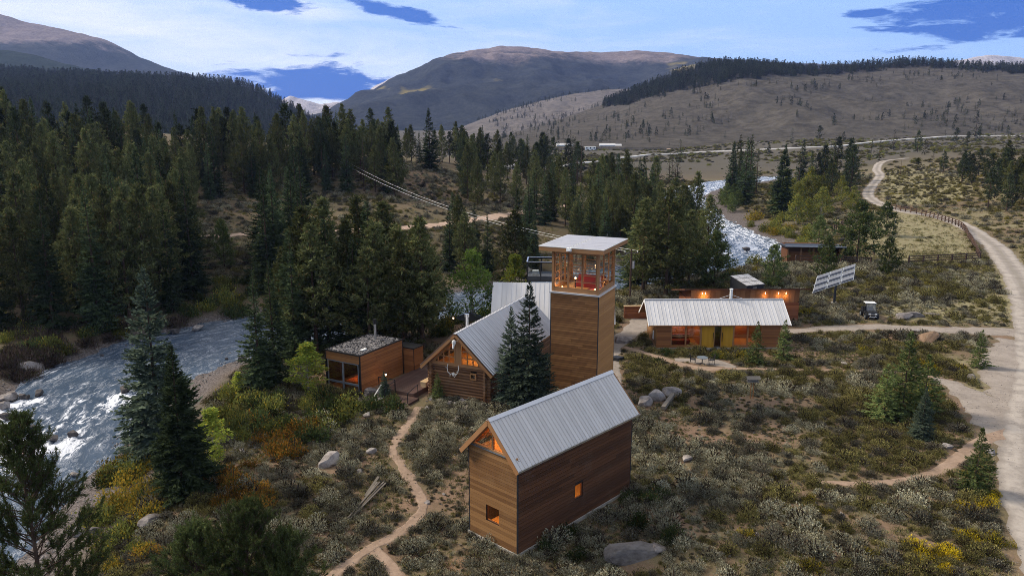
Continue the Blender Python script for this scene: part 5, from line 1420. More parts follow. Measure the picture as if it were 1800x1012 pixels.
def feeder():
    q = P(1321, 700); BUILD.append((q.x, q.y, .4)); h = zat(1321, 664, q.y) - q.z
    t = thing('bird_feeder', 'roofed wooden bird feeder on twin posts in the sagebrush', 'bird feeder', q)
    for x in (-.12, .12): MB().tube((x, 0, -.2), (x, 0, h - .35), .05, .045, 6).build('post', M['timber'], t)
    MB().box(-.5, .5, -.3, .3, h - .35, h - .28).build('tray', M['old_wood'], t)
    for x in (-.4, .4): MB().box(x - .03, x + .03, -.05, .05, h - .28, h).build('upright', M['old_wood'], t)
    MB().poly([(-.6, -.42, h - .05), (.6, -.42, h - .05), (.6, 0, h + .15), (-.6, 0, h + .15)], .03).poly([(.6, .42, h - .05), (-.6, .42, h - .05), (-.6, 0, h + .15), (.6, 0, h + .15)], .03).build('roof', M['old_wood'], t)
feeder()

def umbrella():
    q = P(828, 585); d = 82.; r = ray(826, 551); x = r[0] / r[1] * d; z = zat(826, 548, d); g = float(gz(x, d))
    t = thing('patio_umbrella', 'black patio umbrella behind the log cabin ridge and chimney', 'umbrella', (x, d, g))
    h = z - g
    n = 8; V = [(0, 0, h)] + [(1.6 * math.cos(2 * PI * i / n), 1.6 * math.sin(2 * PI * i / n), h - .65) for i in range(n)]
    MB().add(V, [(0, 1 + i, 1 + (i + 1) % n) for i in range(n)]).build('canopy', M['black'], t)
    MB().tube((0, 0, 0), (0, 0, h + .1), .03, .03, 6).build('pole', M['steel'], t)
    for i in range(n): MB().tube((0, 0, h - .03), (1.58 * math.cos(2 * PI * i / n), 1.58 * math.sin(2 * PI * i / n), h - .68), .012, .012, 4).build('rib', M['black'], t)
umbrella()

def boards(pix_a, pix_b, w, th, mat, label, name='old_board', lift=.15, cat='board', group=None, n=1):
    a, b = P(*pix_a), P(*pix_b); b = b + Vector((0, 0, lift)); a = a + Vector((0, 0, th))
    for k in range(n):
        off = Vector((random.uniform(-.2, .2), random.uniform(-.15, .15), .05 * k))
        o = MB().beam(Vector((0, 0, 0)), b - a + Vector((random.uniform(-.3, .3), random.uniform(-.2, .2), 0)), w, th).build(name, M[mat], None, loc=a + off)
        tag(o, label, cat, group)
boards((612, 915), (668, 858), .09, .07, 'old_wood', 'weathered grey poles lying in the sage left of the trail', 'old_pole', .35, 'pole', 'fallen poles left of the trail', 4)
boards((648, 872), (674, 848), .18, .08, 'old_wood', 'thick grey pole end propped above the fallen poles', 'old_pole', .4, 'pole')
boards((1163, 722), (1176, 700), .35, .3, 'old_wood', 'heavy grey log leaning on the boulders right of the tower', 'log', .45, 'log')
boards((674, 726), (681, 706), .34, .12, 'old_wood', 'weathered plank bench on stones below the box cabin', 'plank_bench', .12, 'bench')
boards((655, 705), (668, 692), .1, .06, 'bone', 'pale pole leaning on the little blue spruce', 'pale_pole', .9, 'pole')
boards((800, 744), (822, 722), .22, .12, 'old_wood', 'dark old beams lying right of the trail top', 'old_beam', .3, 'beam', 'old beams near the trail top', 2)
boards((1077, 634), (1088, 628), .9, .25, 'dark_metal', 'small dark trough beside the tower foot', 'trough', .1, 'trough')
# ------------------------------------------------------------------ boulders
def rock_mesh(seed, mat, sub=3, sq=.68, rough=.22):
    import bmesh
    bm = bmesh.new(); bmesh.ops.create_icosphere(bm, subdivisions=sub, radius=.5)
    V = np.array([v.co[:] for v in bm.verts]); rnd = np.random.default_rng(seed)
    # chop with random planes: faceted fractured stone, then roughen
    for _ in range(15):
        n = rnd.normal(size=3); n /= np.linalg.norm(n); d = rnd.uniform(.20, .43)
        ov = V @ n - d; V = V - np.where(ov > 0, ov, 0)[:, None] * n * .97
    k = fbm(V[:, 0] * 5 + seed, V[:, 1] * 5 + V[:, 2] * 3.3, seed, 4) - .5
    V = V * (1 + k[:, None] * rough); V = V * np.array([1.12, .92, sq])
    for v, c in zip(bm.verts, V): v.co = c
    me = bpy.data.meshes.new('stone_shape'); bm.to_mesh(me); bm.free(); me.materials.append(M[mat]); return me
_rocks = {}
def rock(k, mat, sub=3):
    if (k, mat, sub) not in _rocks: _rocks[(k, mat, sub)] = rock_mesh(k * 7 + 3, mat, sub)
    return _rocks[(k, mat, sub)]
def boulder(loc, s, k, mat, label, group=None, yaw=None, sink=.18, name='boulder', cat='boulder', sub=3, sc=(1, 1, 1)):
    o = link(name, rock(k, mat, sub)); o.location = Vector(loc) + Vector((0, 0, s * .5 * .68 * sc[2] - sink * s * sc[2]))
    o.rotation_euler = (random.uniform(-.15, .15), random.uniform(-.15, .15), random.uniform(0, 6.28) if yaw is None else yaw); o.scale = (s * sc[0], s * sc[1], s * sc[2])
    tag(o, label, cat, group); return o
for px, py, s, k, mt, lb in BOULDER_PIX:
    q = flat(px, py, -3.3); q = flat(px, py, float(wlevel(q.y)))
    boulder((q.x, q.y, q.z), s * 1.25, k, mt, lb, 'boulders in the river', sink=.12)
_rr = random.Random(3)
for i in range(30):
    k = _rr.randrange(len(RC)); 
    while not 44 < RC[k][1] < 108 or RC[k][0] > -12: k = _rr.randrange(len(RC))
    a, b = RC[k - 1], RC[k + 1]; t = np.array([b[0] - a[0], b[1] - a[1]]); t /= np.linalg.norm(t); sd = -1 if _rr.random() < .75 else 1
    w = sd * RC[k][2] * _rr.uniform(.80, 1.04); x, y = RC[k][0] + t[1] * w + _rr.uniform(-1, 1), RC[k][1] - t[0] * w + _rr.uniform(-1, 1)
    boulder((x, y, float(wlevel(y))), _rr.choice([.5, .6, .8, 1.0, 1.3, 1.7]), i % 6, 'rock_dark' if i % 3 else 'rock', 'dark wet rock lying along the edge of the river', 'rocks along the river edge', name='river_rock', cat='rock', sink=.15)
LAND = [(577, 815, 2.1, 0, 'rock', 'large pale boulder with a slanted top between trail and orange bushes'), (653, 796, .9, 1, 'rock', 'pale stone half buried by sage above the large boulder'),
        (632, 830, .6, 2, 'rock', 'small grey stone below the half buried pale stone'), (1114, 975, 2.9, 0, 'rock_mid', 'big grey boulder at the bottom edge right of the cabin'),
        (1150, 966, 1.5, 4, 'rock_mid', 'flat grey boulder leaning right of the big bottom boulder'), (1207, 808, 1.1, 5, 'rock', 'white faced boulder alone on the slope right of the cabin'),
        (1135, 712, 1.5, 1, 'rock', 'rounded grey boulder left of the boulder pair by the tower'), (1157, 703, 1.8, 2, 'rock', 'pale boulder in the middle of the group by the tower'),
        (1182, 692, 1.6, 0, 'rock', 'grey boulder behind the leaning log by the tower'), (1630, 598, 2.9, 4, 'rock_rust', 'large rust brown domed boulder beside the driveway fork'),
        (1612, 583, 1.4, 3, 'rock', 'jagged grey boulder behind the rust brown domed one'), (1588, 560, 3.2, 5, 'rock', 'long pale slab boulder beside the utility vehicle'),
        (1612, 557, 2.4, 2, 'rock', 'second pale slab boulder right of the utility vehicle'), (1638, 553, 1.3, 0, 'rock', 'grey boulder at the right end of the pale slabs'),
        (1484, 641, .8, 1, 'rock', 'small pink stone beside the footpath, left one'), (1496, 643, .6, 3, 'rock', 'small pink stone beside the footpath, right one'),
        (1706, 666, 1.2, 2, 'rock', 'pale boulder under green brush inside the road fork'), (1662, 787, 1.1, 5, 'rock', 'white boulder at the end of the curved garden path'),
        (1742, 797, .9, 4, 'rock', 'pale flat stone among brush beside the road bend'), (652, 690, 1.2, 1, 'rock', 'grey boulder right below the box cabin corner'),
        (664, 705, 1.3, 3, 'rock', 'flat pale boulder under the little blue spruce'), (683, 692, .9, 2, 'rock', 'pale grey stone at the foot of the little blue spruce'),
        (140, 938, 1.3, 1, 'rock', 'pale boulder on the cobble bank at the lower left'), (166, 940, 1.2, 2, 'rock_dark', 'dark boulder right of the pale one on the cobble bank'),
        (265, 920, 1.8, 0, 'rock', 'grey boulder in brush right of the cobble bank'), (645, 732, 1.0, 5, 'rock', 'pale stone among bushes above the trail'),
        (752, 718, .6, 4, 'rock', 'small white stone beside the trail top'), (1055, 560, 1.0, 1, 'rock', 'grey stone in the brush right of the tower'), (1092, 600, 2.2, 3, 'rock', 'blue grey boulder beside the gravel yard'),
        (465, 330, 2.6, 0, 'rock', 'pale boulder on the wooded slope among pines'), (1215, 482, 2.2, 2, 'rock', 'pale boulder in brush behind the long house'),
        (1265, 975, .6, 1, 'rock', 'small pale stone at the bottom right of the big boulder'), (1330, 940, .4, 2, 'rock', 'small white stone on bare soil below the garden path'),
        (1480, 905, .5, 5, 'rock', 'small white stone in the grass below the garden path'), (750, 884, .5, 3, 'rock', 'small white stone at the trail bend')]
for px, py, s, k, mt, lb in LAND:
    q = P(px, py); boulder(q, s * (1.25 if 'tower' in lb else 1.0), k, mt, lb, None, yaw=(.35 if 'bottom' in lb else None), sink=.25, sc=(1.5, .7, .6) if 'slab' in lb else (1.3, .85, .72) if 'bottom' in lb else (1, 1, 1)); BUILD.append((q.x, q.y - .2 * s, s * .45))
# rubble at the foot of the log cabin and round the box cabin
R66 = Matrix.Rotation(math.radians(66.5), 3, 'Z')
for i in range(46):
    w = Vector((-2.18, 62.92, 0)) + R66 @ Vector((random.uniform(-1.6, -.35), random.uniform(-.6, 5.2), 0)); z = float(gz(w.x, w.y))
    boulder((w.x, w.y, z), random.uniform(.25, .6), i % 6, 'rock', 'loose pale rubble stone along the foot of the log cabin', 'rubble stones below the log cabin', name='rubble_stone', cat='stone', sub=2)
R60 = Matrix.Rotation(math.radians(60.5), 3, 'Z')
for i in range(16):
    w = Vector((-13.63, 65.77, 0)) + R60 @ Vector((random.uniform(-1.4, 1.5), random.uniform(-2.6, -.4), 0)); z = float(gz(w.x, w.y))
    boulder((w.x, w.y, z), random.uniform(.35, .8), i % 6, 'rock', 'grey landscaping stone along the side of the box cabin', 'stones beside the box cabin', name='garden_stone', cat='stone', sub=2)

# ------------------------------------------------------------------ far farmstead
def far_box(px, py, w, d, h, mat, roofmat, label, cat, pitched=True):
    q = P(px, py); t = thing('farm_shed' if cat != 'trailer' else 'trailer', label, cat, q, 0)
    MB().box(-w / 2, w / 2, 0, d, -.5, h).build('wall', M[mat], t)
    MB().add([(-w / 2 - .3, -.4, h), (w / 2 + .3, -.4, h), (w / 2 + .3, d / 2, h + (1.6 if pitched else .2)), (-w / 2 - .3, d / 2, h + (1.6 if pitched else .2)), (w / 2 + .3, d + .4, h), (-w / 2 - .3, d + .4, h)],
             [(0, 1, 2, 3), (3, 2, 4, 5), (0, 3, 5), (1, 4, 2)]).build('roof', M[roofmat], t)
    for k in range(max(1, int(w / 3))):
        x = -w / 2 + (k + .5) * w / max(1, int(w / 3)); MB().box(x - .5, x + .5, -.04, 0, h * .4, h * .8).build('window', M['black'], t)
far_box(993, 262, 14, 7, 3.2, 'white', 'roof_pale', 'long white shed with pale roof in the far valley, left of two trailers', 'shed')
far_box(1038, 264, 9, 4, 2.8, 'white', 'white', 'white trailer parked on the far valley floor', 'trailer', False)
far_box(1068, 263, 13, 6, 3.4, 'blue_wall', 'roof_pale', 'pale blue shed with dark openings on the far valley floor', 'shed')
far_box(1086, 262, 6, 4, 2.6, 'white', 'roof_pale', 'small white cabin beside the pale blue shed', 'shed')
far_box(952, 286, 8, 5, 2.8, 'white', 'roof_pale', 'small pale roofed hut between valley trees and pines', 'shed')

# ------------------------------------------------------------------ plant shapes
def kites(p, d, l, w, rnd, flat_=.5, fold=0.0):
    """lance-shaped leaves: base p, direction d, length l, width w -> (V, F)"""
    n = len(p); up = np.array([0, 0, 1.0])
    a = np.cross(d, up); a /= np.linalg.norm(a, axis=1)[:, None] + 1e-6
    b = np.cross(a, d); th = rnd.normal(0, flat_, n)
    s = a * np.cos(th)[:, None] + b * np.sin(th)[:, None]
    l = np.broadcast_to(l, n)[:, None]; w = np.broadcast_to(w, n)[:, None]
    q = p + d * l * .45
    V = np.stack([p, q + s * w * .5, p + d * l, q - s * w * .5], 1).reshape(-1, 3)
    return V, np.arange(4 * n).reshape(-1, 4)
def norm(v): return v / (np.linalg.norm(v, axis=-1, keepdims=True) + 1e-9)
def trunk_mesh(name, h, r0, mat, limbs=(), bend=.12, seed=0, n=7, levels=9):
    rnd = np.random.default_rng(seed); b = MB(); pts = []
    for k in range(levels + 1):
        t = k / levels; pts.append((bend * math.sin(t * 3 + seed) * t * h * .12, bend * math.cos(t * 2.3 + seed) * t * h * .12, -.4 + (h + .4) * t))
    V, F = [], []
    for k, c in enumerate(pts):
        r = r0 * (1 - .93 * k / levels) * (1.25 if k == 0 else 1)
        V += [(c[0] + r * math.cos(2 * PI * i / n), c[1] + r * math.sin(2 * PI * i / n), c[2]) for i in range(n)]
    F = [(k * n + i, k * n + (i + 1) % n, (k + 1) * n + (i + 1) % n, (k + 1) * n + i) for k in range(levels) for i in range(n)]
    b.add(V, F)
    for (p, q, ra, rb) in limbs: b.tube(p, q, ra, rb, 4, False)
    return new_mesh(name, b.V, b.F, [mat], True)

def conifer(seed, h, R, zb, nbr, nsp, mat, kind='spruce', barkm='bark', r0=None, asym=.25, sl=1.0, joined=False):
    """returns (crown mesh, trunk mesh) or one joined mesh"""
    rnd = np.random.default_rng(seed)
    if kind == 'spruce':
        t = np.sort(rnd.random(nbr) ** 1.05); prof = (1 - t) ** .92 * np.minimum(1, .72 + t * 2.2) + .015
        el = np.radians(-14 + 62 * t ** 1.3 + rnd.normal(0, 6, nbr)); droop, tip = .26, .22
        L = R * prof * (1 + rnd.normal(0, .13, nbr))
    else:
        t = np.sort(rnd.random(nbr)); prof = np.clip((1 - t ** 1.35), 0, 1) ** .9 * (.5 + .5 * np.minimum(1, t * 3.2)) + .05
        el = np.radians(2 + 38 * t ** 1.5 + rnd.normal(0, 13, nbr)); droop, tip = .12, .28
        L = R * prof * rnd.uniform(.45, 1.3, nbr)
    az = rnd.random(nbr) * 2 * PI
    # gaps: whole sectors of the crown are thinner
    lump = .78 + .44 * vnoise(az * 1.3 + seed * 9, t * 6 + seed * 3, seed)
    L = L * lump * (1 + asym * np.cos(az - rnd.random() * 6.28) * .5)
    z0 = zb + (h - zb) * t
    dirh = np.stack([np.cos(az), np.sin(az), 0 * az], 1)
    nb = np.maximum(5, (nsp * (L / R) ** .8)).astype(int) if kind == 'spruce' else np.maximum(4, (nsp * (L / R) ** .7)).astype(int)
    idx = np.repeat(np.arange(nbr), nb); m = len(idx)
    s = rnd.random(m) ** (.62 if kind == 'spruce' else .5) * .94 + .06
    if kind != 'spruce': s = np.clip(.25 + .75 * s, 0, 1)
    Li = L[idx]; eli = el[idx]
    def pos(s, i): 
        return dirh[i] * (L[i] * s * np.cos(el[i]))[:, None] + np.stack([0 * s, 0 * s, z0[i] + L[i] * (s * np.sin(el[i]) - droop * s ** 1.6 + tip * s ** 3.5)], 1)
    p = pos(s, idx); p2 = pos(np.minimum(s + .04, 1.04), idx); bd = norm(p2 - p)
    side = np.where(rnd.random(m) < .5, -1, 1); last = s > .93
    sd = np.stack([-bd[:, 1], bd[:, 0], 0 * s], 1)
    if kind == 'spruce':
        ang = np.radians(rnd.uniform(22, 62, m)) * (1 - .6 * last)
        d = norm(bd * np.cos(ang)[:, None] + sd * (side * np.sin(ang))[:, None] + np.stack([0 * s, 0 * s, rnd.normal(-.10, .20, m)], 1))
        l = sl * (.16 + .30 * Li * (1.12 - s) + .10 * rnd.random(m)); l = np.minimum(l, .95 * sl)
        w = l * rnd.uniform(.22, .34, m) + .03
        V, F = kites(p, d, l, w, rnd, .45)
    else:
        # needle brushes: a few leaves fanning from each tuft
        k = 4; pp = np.repeat(p + rnd.normal(0, .10 * sl, p.shape), k, 0); bb = np.repeat(bd, k, 0)
        d = norm(bb * .55 + rnd.normal(0, .62, pp.shape) + np.array([0, 0, .32]))
        l = sl * rnd.uniform(.22, .46, len(pp)); V, F = kites(pp, d, l, l * rnd.uniform(.20, .32, len(pp)), rnd, .9)
    r0 = r0 or h * .0135
    limbs = []
    if kind != 'spruce':
        for i in rnd.choice(nbr, min(nbr, 26), False):
            a = pos(np.array([0.0]), np.array([i]))[0]; b_ = pos(np.array([.8]), np.array([i]))[0]; limbs.append((a, b_, r0 * .28 * (1 - t[i] * .6), .012))
    tr = trunk_mesh('conifer_trunk', h * .985, r0, M[barkm], limbs, .05, seed, 6)
    if joined:
        tv = np.array([v.co[:] for v in tr.vertices]); tf = [tuple(pl.vertices) for pl in tr.polygons]
        fs = np.array([f for f in tf if len(f) == 4], int)
        return new_mesh('conifer', np.concatenate([V, tv]), np.concatenate([F, fs + len(V)]), [mat, M[barkm]], False, None, np.r_[np.zeros(len(F)), np.ones(len(fs))])
    return new_mesh('conifer_crown', V, F, [mat]), tr

def leafy(seed, h, R, zb, mat, nclump=46, nleaf=70, leaf=.2, barkm='bark_pale', slim=1.0, ncrown=None):
    rnd = np.random.default_rng(seed); limbs = []; P_, D_ = [], []
    for i in range(nclump):
        t = rnd.random() ** .8; z = zb + (h - zb) * t
        rr = R * (math.sin(min(1, .22 + t * .92) * PI) ** .7 * .9 + .1) * slim; a = rnd.random() * 6.28; q = rr * rnd.random() ** .45
        c = np.array([q * math.cos(a), q * math.sin(a), z]); cs = R * rnd.uniform(.2, .36)
        limbs.append(((0, 0, max(.2, z - q * .9 - .3)), tuple(c), h * .0045, .012))
        v = norm(rnd.normal(size=(nleaf, 3))); pp = c + v * (cs * rnd.random((nleaf, 1)) ** .4) * np.array([1, 1, .85]); P_.append(pp); D_.append(norm(v + rnd.normal(0, .5, v.shape) + [0, 0, .1]))
    p, d = np.concatenate(P_), np.concatenate(D_); l = leaf * rnd.uniform(.7, 1.4, len(p)); V, F = kites(p, d, l, l * .62, rnd, 1.0)
    return new_mesh('leaf_crown', V, F, [mat]), trunk_mesh('leafy_trunk', h * .9, h * .012, M[barkm], limbs, .1, seed, 6)

def shrub(seed, r, h, mat, n=340, leaf=.16, wid=.34, up=.55, lumps=7, twig=None, spiky=.0):
    rnd = np.random.default_rng(seed); c = rnd.normal(0, .30, (lumps, 3)) * np.array([r, r, 0]); cs = rnd.uniform(.38, .66, lumps)
    k = rnd.integers(0, lumps, n); v = norm(rnd.normal(size=(n, 3)) * np.array([1, 1, .9])); v[:, 2] = np.abs(v[:, 2])
    q = rnd.random((n, 1)) ** .35
    p = c[k] + v * q * cs[k][:, None] * np.array([r, r, h * 1.35]); p[:, 2] = np.clip(p[:, 2], .0, h * 1.15)
    d = norm(v * (1 - up) + np.array([0, 0, up]) + rnd.normal(0, .30, v.shape)); l = leaf * rnd.uniform(.6, 1.5, n) * (1 + spiky * rnd.random(n))
    V, F = kites(p - d * l[:, None] * .3, d, l, l * wid * rnd.uniform(.7, 1.3, n), rnd, 1.2)
    mats, mi = [mat], None
    if twig:
        m = 26 if twig is True and h > .95 else 150; a = rnd.random(m) * 6.28; e = rnd.uniform(.05, 1.3, m); td = np.stack([np.cos(a) * np.cos(e), np.sin(a) * np.cos(e), np.sin(e)], 1)
        org = td * rnd.uniform(0, .62, (m, 1)) * np.array([r, r, h]) if m > 30 else np.zeros((m, 3))
        tv, tf = kites(org, norm(td + rnd.normal(0, .3, td.shape)), np.full(m, (r + h) * (.5 if m < 30 else .16)), .03 if m < 30 else .055, rnd, 1.5)
        V = np.concatenate([V, tv]); mi = np.r_[np.zeros(len(F)), np.ones(len(tf))]; F = np.concatenate([F, tf + len(V) - len(tv)]); mats = [mat, M['bark_dark']]
    return new_mesh('shrub_shape', V, F, mats, False, None, mi)

def tuft(seed, h, mat, n=26, spread=.55):
    rnd = np.random.default_rng(seed); a = rnd.random(n) * 6.28; e = rnd.uniform(.6, 1.45, n)
    p = np.stack([rnd.normal(0, .12, n), rnd.normal(0, .12, n), 0 * a], 1); d = np.stack([np.cos(a) * np.cos(e), np.sin(a) * np.cos(e), np.sin(e)], 1)
    V, F = kites(p, d, h * rnd.uniform(.5, 1.1, n), .035, rnd, 1.0); return new_mesh('grass_tuft', V, F, [mat])

SPECIES = {
    'hero_spruce': [conifer(100 + i, 15, 3.1, .5, 560, 52, M['needle_spruce'], sl=.95) for i in range(2)],
    'blue_spruce': [conifer(110 + i, 11, 2.5, .2, 430, 44, M['needle_blue'], sl=.9) for i in range(2)],
    'slim_spruce': [conifer(120 + i, 15, 2.2, .4, 430, 36, M['needle_spruce'], sl=.9) for i in range(4)],
    'pine': [conifer(130 + i, 15, 2.9, 1.4 + .7 * (i % 3), 240, 15, M['needle_pine'], 'pine', sl=1.25) for i in range(6)],
    'far_pine': [conifer(140 + i, 14, 2.5, 1.6 + .9 * (i % 3), 120, 8, M['needle_far'], 'pine', sl=1.7) for i in range(4)],
    'far_spruce': [conifer(150 + i, 15, 2.3, .6, 130, 10, M['needle_far'], sl=1.4) for i in range(4)],
    'juniper': [conifer(160 + i, 6, 2.1, .4, 150, 16, M['needle_near'], 'pine', sl=.9) for i in range(3)],
    'yard_spruce': [conifer(170 + i, 5, 1.5, .1, 220, 24, M['needle_near'], sl=.75) for i in range(3)],
    'aspen': [leafy(180 + i, 9, 2.6, 1.4, M['leaf_green'], 54, 80, .24) for i in range(2)],
    'young_aspen': [leafy(190 + i, 7, 1.5, .5, M['leaf_lime'], 44, 70, .2, slim=.9) for i in range(2)],
    'cottonwood': [leafy(200 + i, 8, 2.9, 1.0, M['leaf_willow'], 50, 60, .32) for i in range(3)],
}
HREF = {'hero_spruce': 15, 'blue_spruce': 11, 'slim_spruce': 15, 'pine': 15, 'far_pine': 14, 'far_spruce': 15, 'juniper': 6, 'yard_spruce': 5, 'aspen': 9, 'young_aspen': 7, 'cottonwood': 8}
TNAME = {'hero_spruce': ('spruce_tree', 'spruce tree'), 'blue_spruce': ('spruce_tree', 'spruce tree'), 'slim_spruce': ('spruce_tree', 'spruce tree'), 'pine': ('pine_tree', 'pine tree'), 'far_pine': ('pine_tree', 'pine tree'),
         'far_spruce': ('spruce_tree', 'spruce tree'), 'juniper': ('pinyon_tree', 'small pine'), 'yard_spruce': ('young_spruce', 'young spruce'), 'aspen': ('aspen_tree', 'aspen'), 'young_aspen': ('young_aspen', 'young aspen'), 'cottonwood': ('cottonwood_tree', 'cottonwood')}
TREES = []
def tree(sp, loc, h, label, group=None, wide=1.0, v=None, yaw=None):
    var = SPECIES[sp]; k = random.randrange(len(var)) if v is None else v % len(var)
    s = h / HREF[sp]; nm, cat = TNAME[sp]
    t = thing(nm, label, cat, loc, random.uniform(0, 6.28) if yaw is None else yaw, group)
    t.scale = (s * wide, s * wide, s)
    link('crown', var[k][0], t); link('trunk', var[k][1], t)
    TREES.append((loc[0], loc[1], h)); return t
def tree_at(sp, px, pyb, pyt, label, group=None, wide=1.0, v=None, yaw=None, y=None):
    """base and top as the photograph shows them"""
    q = P(px, pyb)
    if y is not None:
        r = ray(px, pyb); x = r[0] / r[1] * y; q = Vector((x, y, float(gz(x, y))))
    h = zat(px, pyt, q.y) - q.z
    return tree(sp, q, h, label, group, wide, v, yaw)

# ---- trees one can name
tree_at('blue_spruce', 284, 790, 474, 'tall bluish spruce on the river bank, rear one of the near pair', None, 1.02, 0, y=58)
tree_at('hero_spruce', 328, 905, 608, 'dark full spruce on the river bank, front one of the near pair', None, 1.12, 1, y=47)
tree_at('slim_spruce', 462, 740, 478, 'slim spruce by the gravel bar, left of the matching pair', None, 1.15, 0, y=66)
tree_at('slim_spruce', 490, 735, 460, 'slim spruce by the gravel bar, right of the matching pair', None, 1.1, 1, y=68)
tree_at('slim_spruce', 524, 690, 436, 'tall slim spruce just behind the matching pair by the gravel bar', None, 1.1, 2, y=75)
tree_at('blue_spruce', 930, 712, 497, 'frosted blue spruce between the log cabin and the tower', None, 1.0, 0, y=62)
tree_at('blue_spruce', 899, 700, 540, 'smaller frosted spruce hugging the left side of the blue spruce', None, 1.0, 1, y=63)
tree_at('blue_spruce', 676, 700, 652, 'little blue spruce at the corner of the box cabin', None, 1.15, 0, y=64.2)
tree_at('yard_spruce', 770, 705, 655, 'little dark spruce beside the deck landing', None, 1.0, 1, y=64)
tree_at('aspen', 830, 590, 446, 'bright green aspen above the log cabin ridge', None, 1.1, 0, y=84)
tree_at('young_aspen', 905, 540, 452, 'bright green young aspen left of the black roof terrace', None, 1.2, 1, y=92)
tree_at('young_aspen', 545, 735, 606, 'yellow green young tree left of the box cabin window', None, 2.1, 0, y=66)
tree_at('young_aspen', 380, 850, 722, 'bright lime young tree right of the big river spruces', None, 1.5, 1, y=50)
tree_at('young_aspen', 424, 735, 655, 'yellow green sapling at the edge of the gravel bar', None, 1.8, 0, y=66)
tree_at('yard_spruce', 1585, 735, 585, 'dark young spruce in the yard clump, tallest in the middle', None, 1.0, 0)
tree_at('yard_spruce', 1552, 740, 640, 'dark young spruce in the yard clump, left one', None, 1.15, 1)
tree_at('yard_spruce', 1622, 725, 625, 'young spruce in the yard clump, right rear one', None, 1.2, 2)
tree_at('blue_spruce', 1618, 775, 680, 'bluish young spruce at the front of the yard clump', None, 1.1, 1)
tree_at('yard_spruce', 1712, 865, 754, 'young spruce at the end of the curved garden path', None, 1.0, 2)
tree_at('yard_spruce', 1719, 645, 580, 'young spruce inside the road fork', None, 1.0, 0)
tree_at('yard_spruce', 1328, 638, 565, 'small spruce before the front windows of the long house', None, .9, 1)
tree_at('yard_spruce', 1376, 632, 562, 'small spruce at the right end of the long house', None, .9, 0)
tree_at('juniper', 1506, 460, 358, 'big dark pine at the paddock corner behind the fence', None, 1.3, 0)
tree_at('juniper', 1556, 415, 357, 'dark pine at the rear of the paddock, right of a larger one', None, 1.3, 1)
tree_at('juniper', 1560, 482, 419, 'pine standing alone before the paddock fence', None, 1.1, 2)
tree_at('juniper', 1452, 490, 420, 'bushy pine at the right end of the stable', None, 1.1, 0)
tree_at('juniper', 1438, 432, 380, 'pine behind the stable roof', None, 1.1, 1)
tree_at('juniper', 1358, 505, 432, 'rounded pine left of the stable front', None, 1.0, 2)
tree_at('juniper', 1255, 508, 410, 'dark pine by the river bend behind the rust hall', None, 1.2, 0)
tree_at('pine', 1170, 520, 335, 'broad tall pine right of the lookout tower', None, 1.5, 0)
tree_at('pine', 1130, 515, 350, 'dense dark pine close behind the transformer pole', None, 1.5, 1)
tree_at('pine', 1210, 500, 372, 'bushy pine between the broad tall pine and the river bend', None, 1.4, 2)
tree_at('pine', 905, 520, 372, 'olive rounded pine above the young aspen', None, 1.5, 3)
tree_at('hero_spruce', 1372, 392, 254, 'very tall black spruce beside the river meadow', None, 1.1, 0, y=200)
tree_at('slim_spruce', 755, 290, 190, 'lone pointed spruce on the knoll skyline', None, 1.5, 3, y=225)
for px, pt in ((573, 197), (592, 205)): tree_at('slim_spruce', px, 300, pt, 'thin pointed spruces on the knoll skyline right of the power pole', 'pointed skyline spruces', 1.0, y=232)
tree_at('juniper', 395, 470, 388, 'pale green pine alone on the sage slope across the river', None, .9, 1)

for px, py, pt, y, lb in [(1021, 330, 232, 260, 'bare dead snag on the far valley edge'), (640, 330, 232, 190, 'bare grey snag on the knoll slope'), (395, 345, 262, 180, 'bare grey snag inside the forest across the river'), (226, 470, 330, 128, 'bare dead trunk at the forest edge across the river'), (1580, 330, 268, 300, 'bare snag beside the far road')]:
    r = ray(px, py); x = r[0] / r[1] * y; g_ = float(gz(x, y)); o = link('dead_tree', SPECIES['pine'][0][1]); o.location = (x, y, g_); k_ = max(4, zat(px, pt, y) - g_) / 15; o.scale = (k_ * .8, k_ * .8, k_); tag(o, lb, 'dead tree', None); TREES.append((x, y, 8))
# ---- forest stands: base region in the photograph, ground spacing, heights in metres
def in_rect(x, y, m):
    bad = np.zeros(len(x), bool)
    for ox, oy, an, L, W in RECTS:
        u = (x - ox) * math.cos(an) + (y - oy) * math.sin(an); v = -(x - ox) * math.sin(an) + (y - oy) * math.cos(an)
        bad |= (u > -m) & (u < L + m) & (v > -m) & (v < W + m)
    return bad
def stand(regions, n, species, hmin, hmax, label, group, gap=2.6, wide=(.9, 1.3), keepout=()):
    got, tries = 0, 0
    while got < n and tries < n * 60:
        tries += 1; reg = random.choice(regions); px, py = random.uniform(reg[0], reg[1]), random.uniform(reg[2], reg[3])
        if any(inpoly(np.array([px]), np.array([py]), k)[0] for k in keepout): continue
        q = P(px, py)
        d, left, wl = river_d(np.array([q.x]), np.array([q.y]))
        if d[0] < 3 or not way_clear([q.x], [q.y], 1.0)[0]: continue
        if any((q.x - a) ** 2 + (q.y - b) ** 2 < gap * gap for a, b, _ in TREES[-400:]): continue
        if any((q.x - a) ** 2 + (q.y - b) ** 2 < (r + 1.0) ** 2 for a, b, r in BUILD): continue
        h = random.uniform(hmin, hmax); tp = project(q.x, q.y, q.z + h)
        if 470 < px < 905 and q.y < 188 and tp[1] < 232 + (tp[0] - 470) * .328: continue
        if in_rect(np.array([q.x]), np.array([q.y]), 1.3)[0]: continue
        tree(random.choice(species), q, h, label, group, random.uniform(*wide)); got += 1
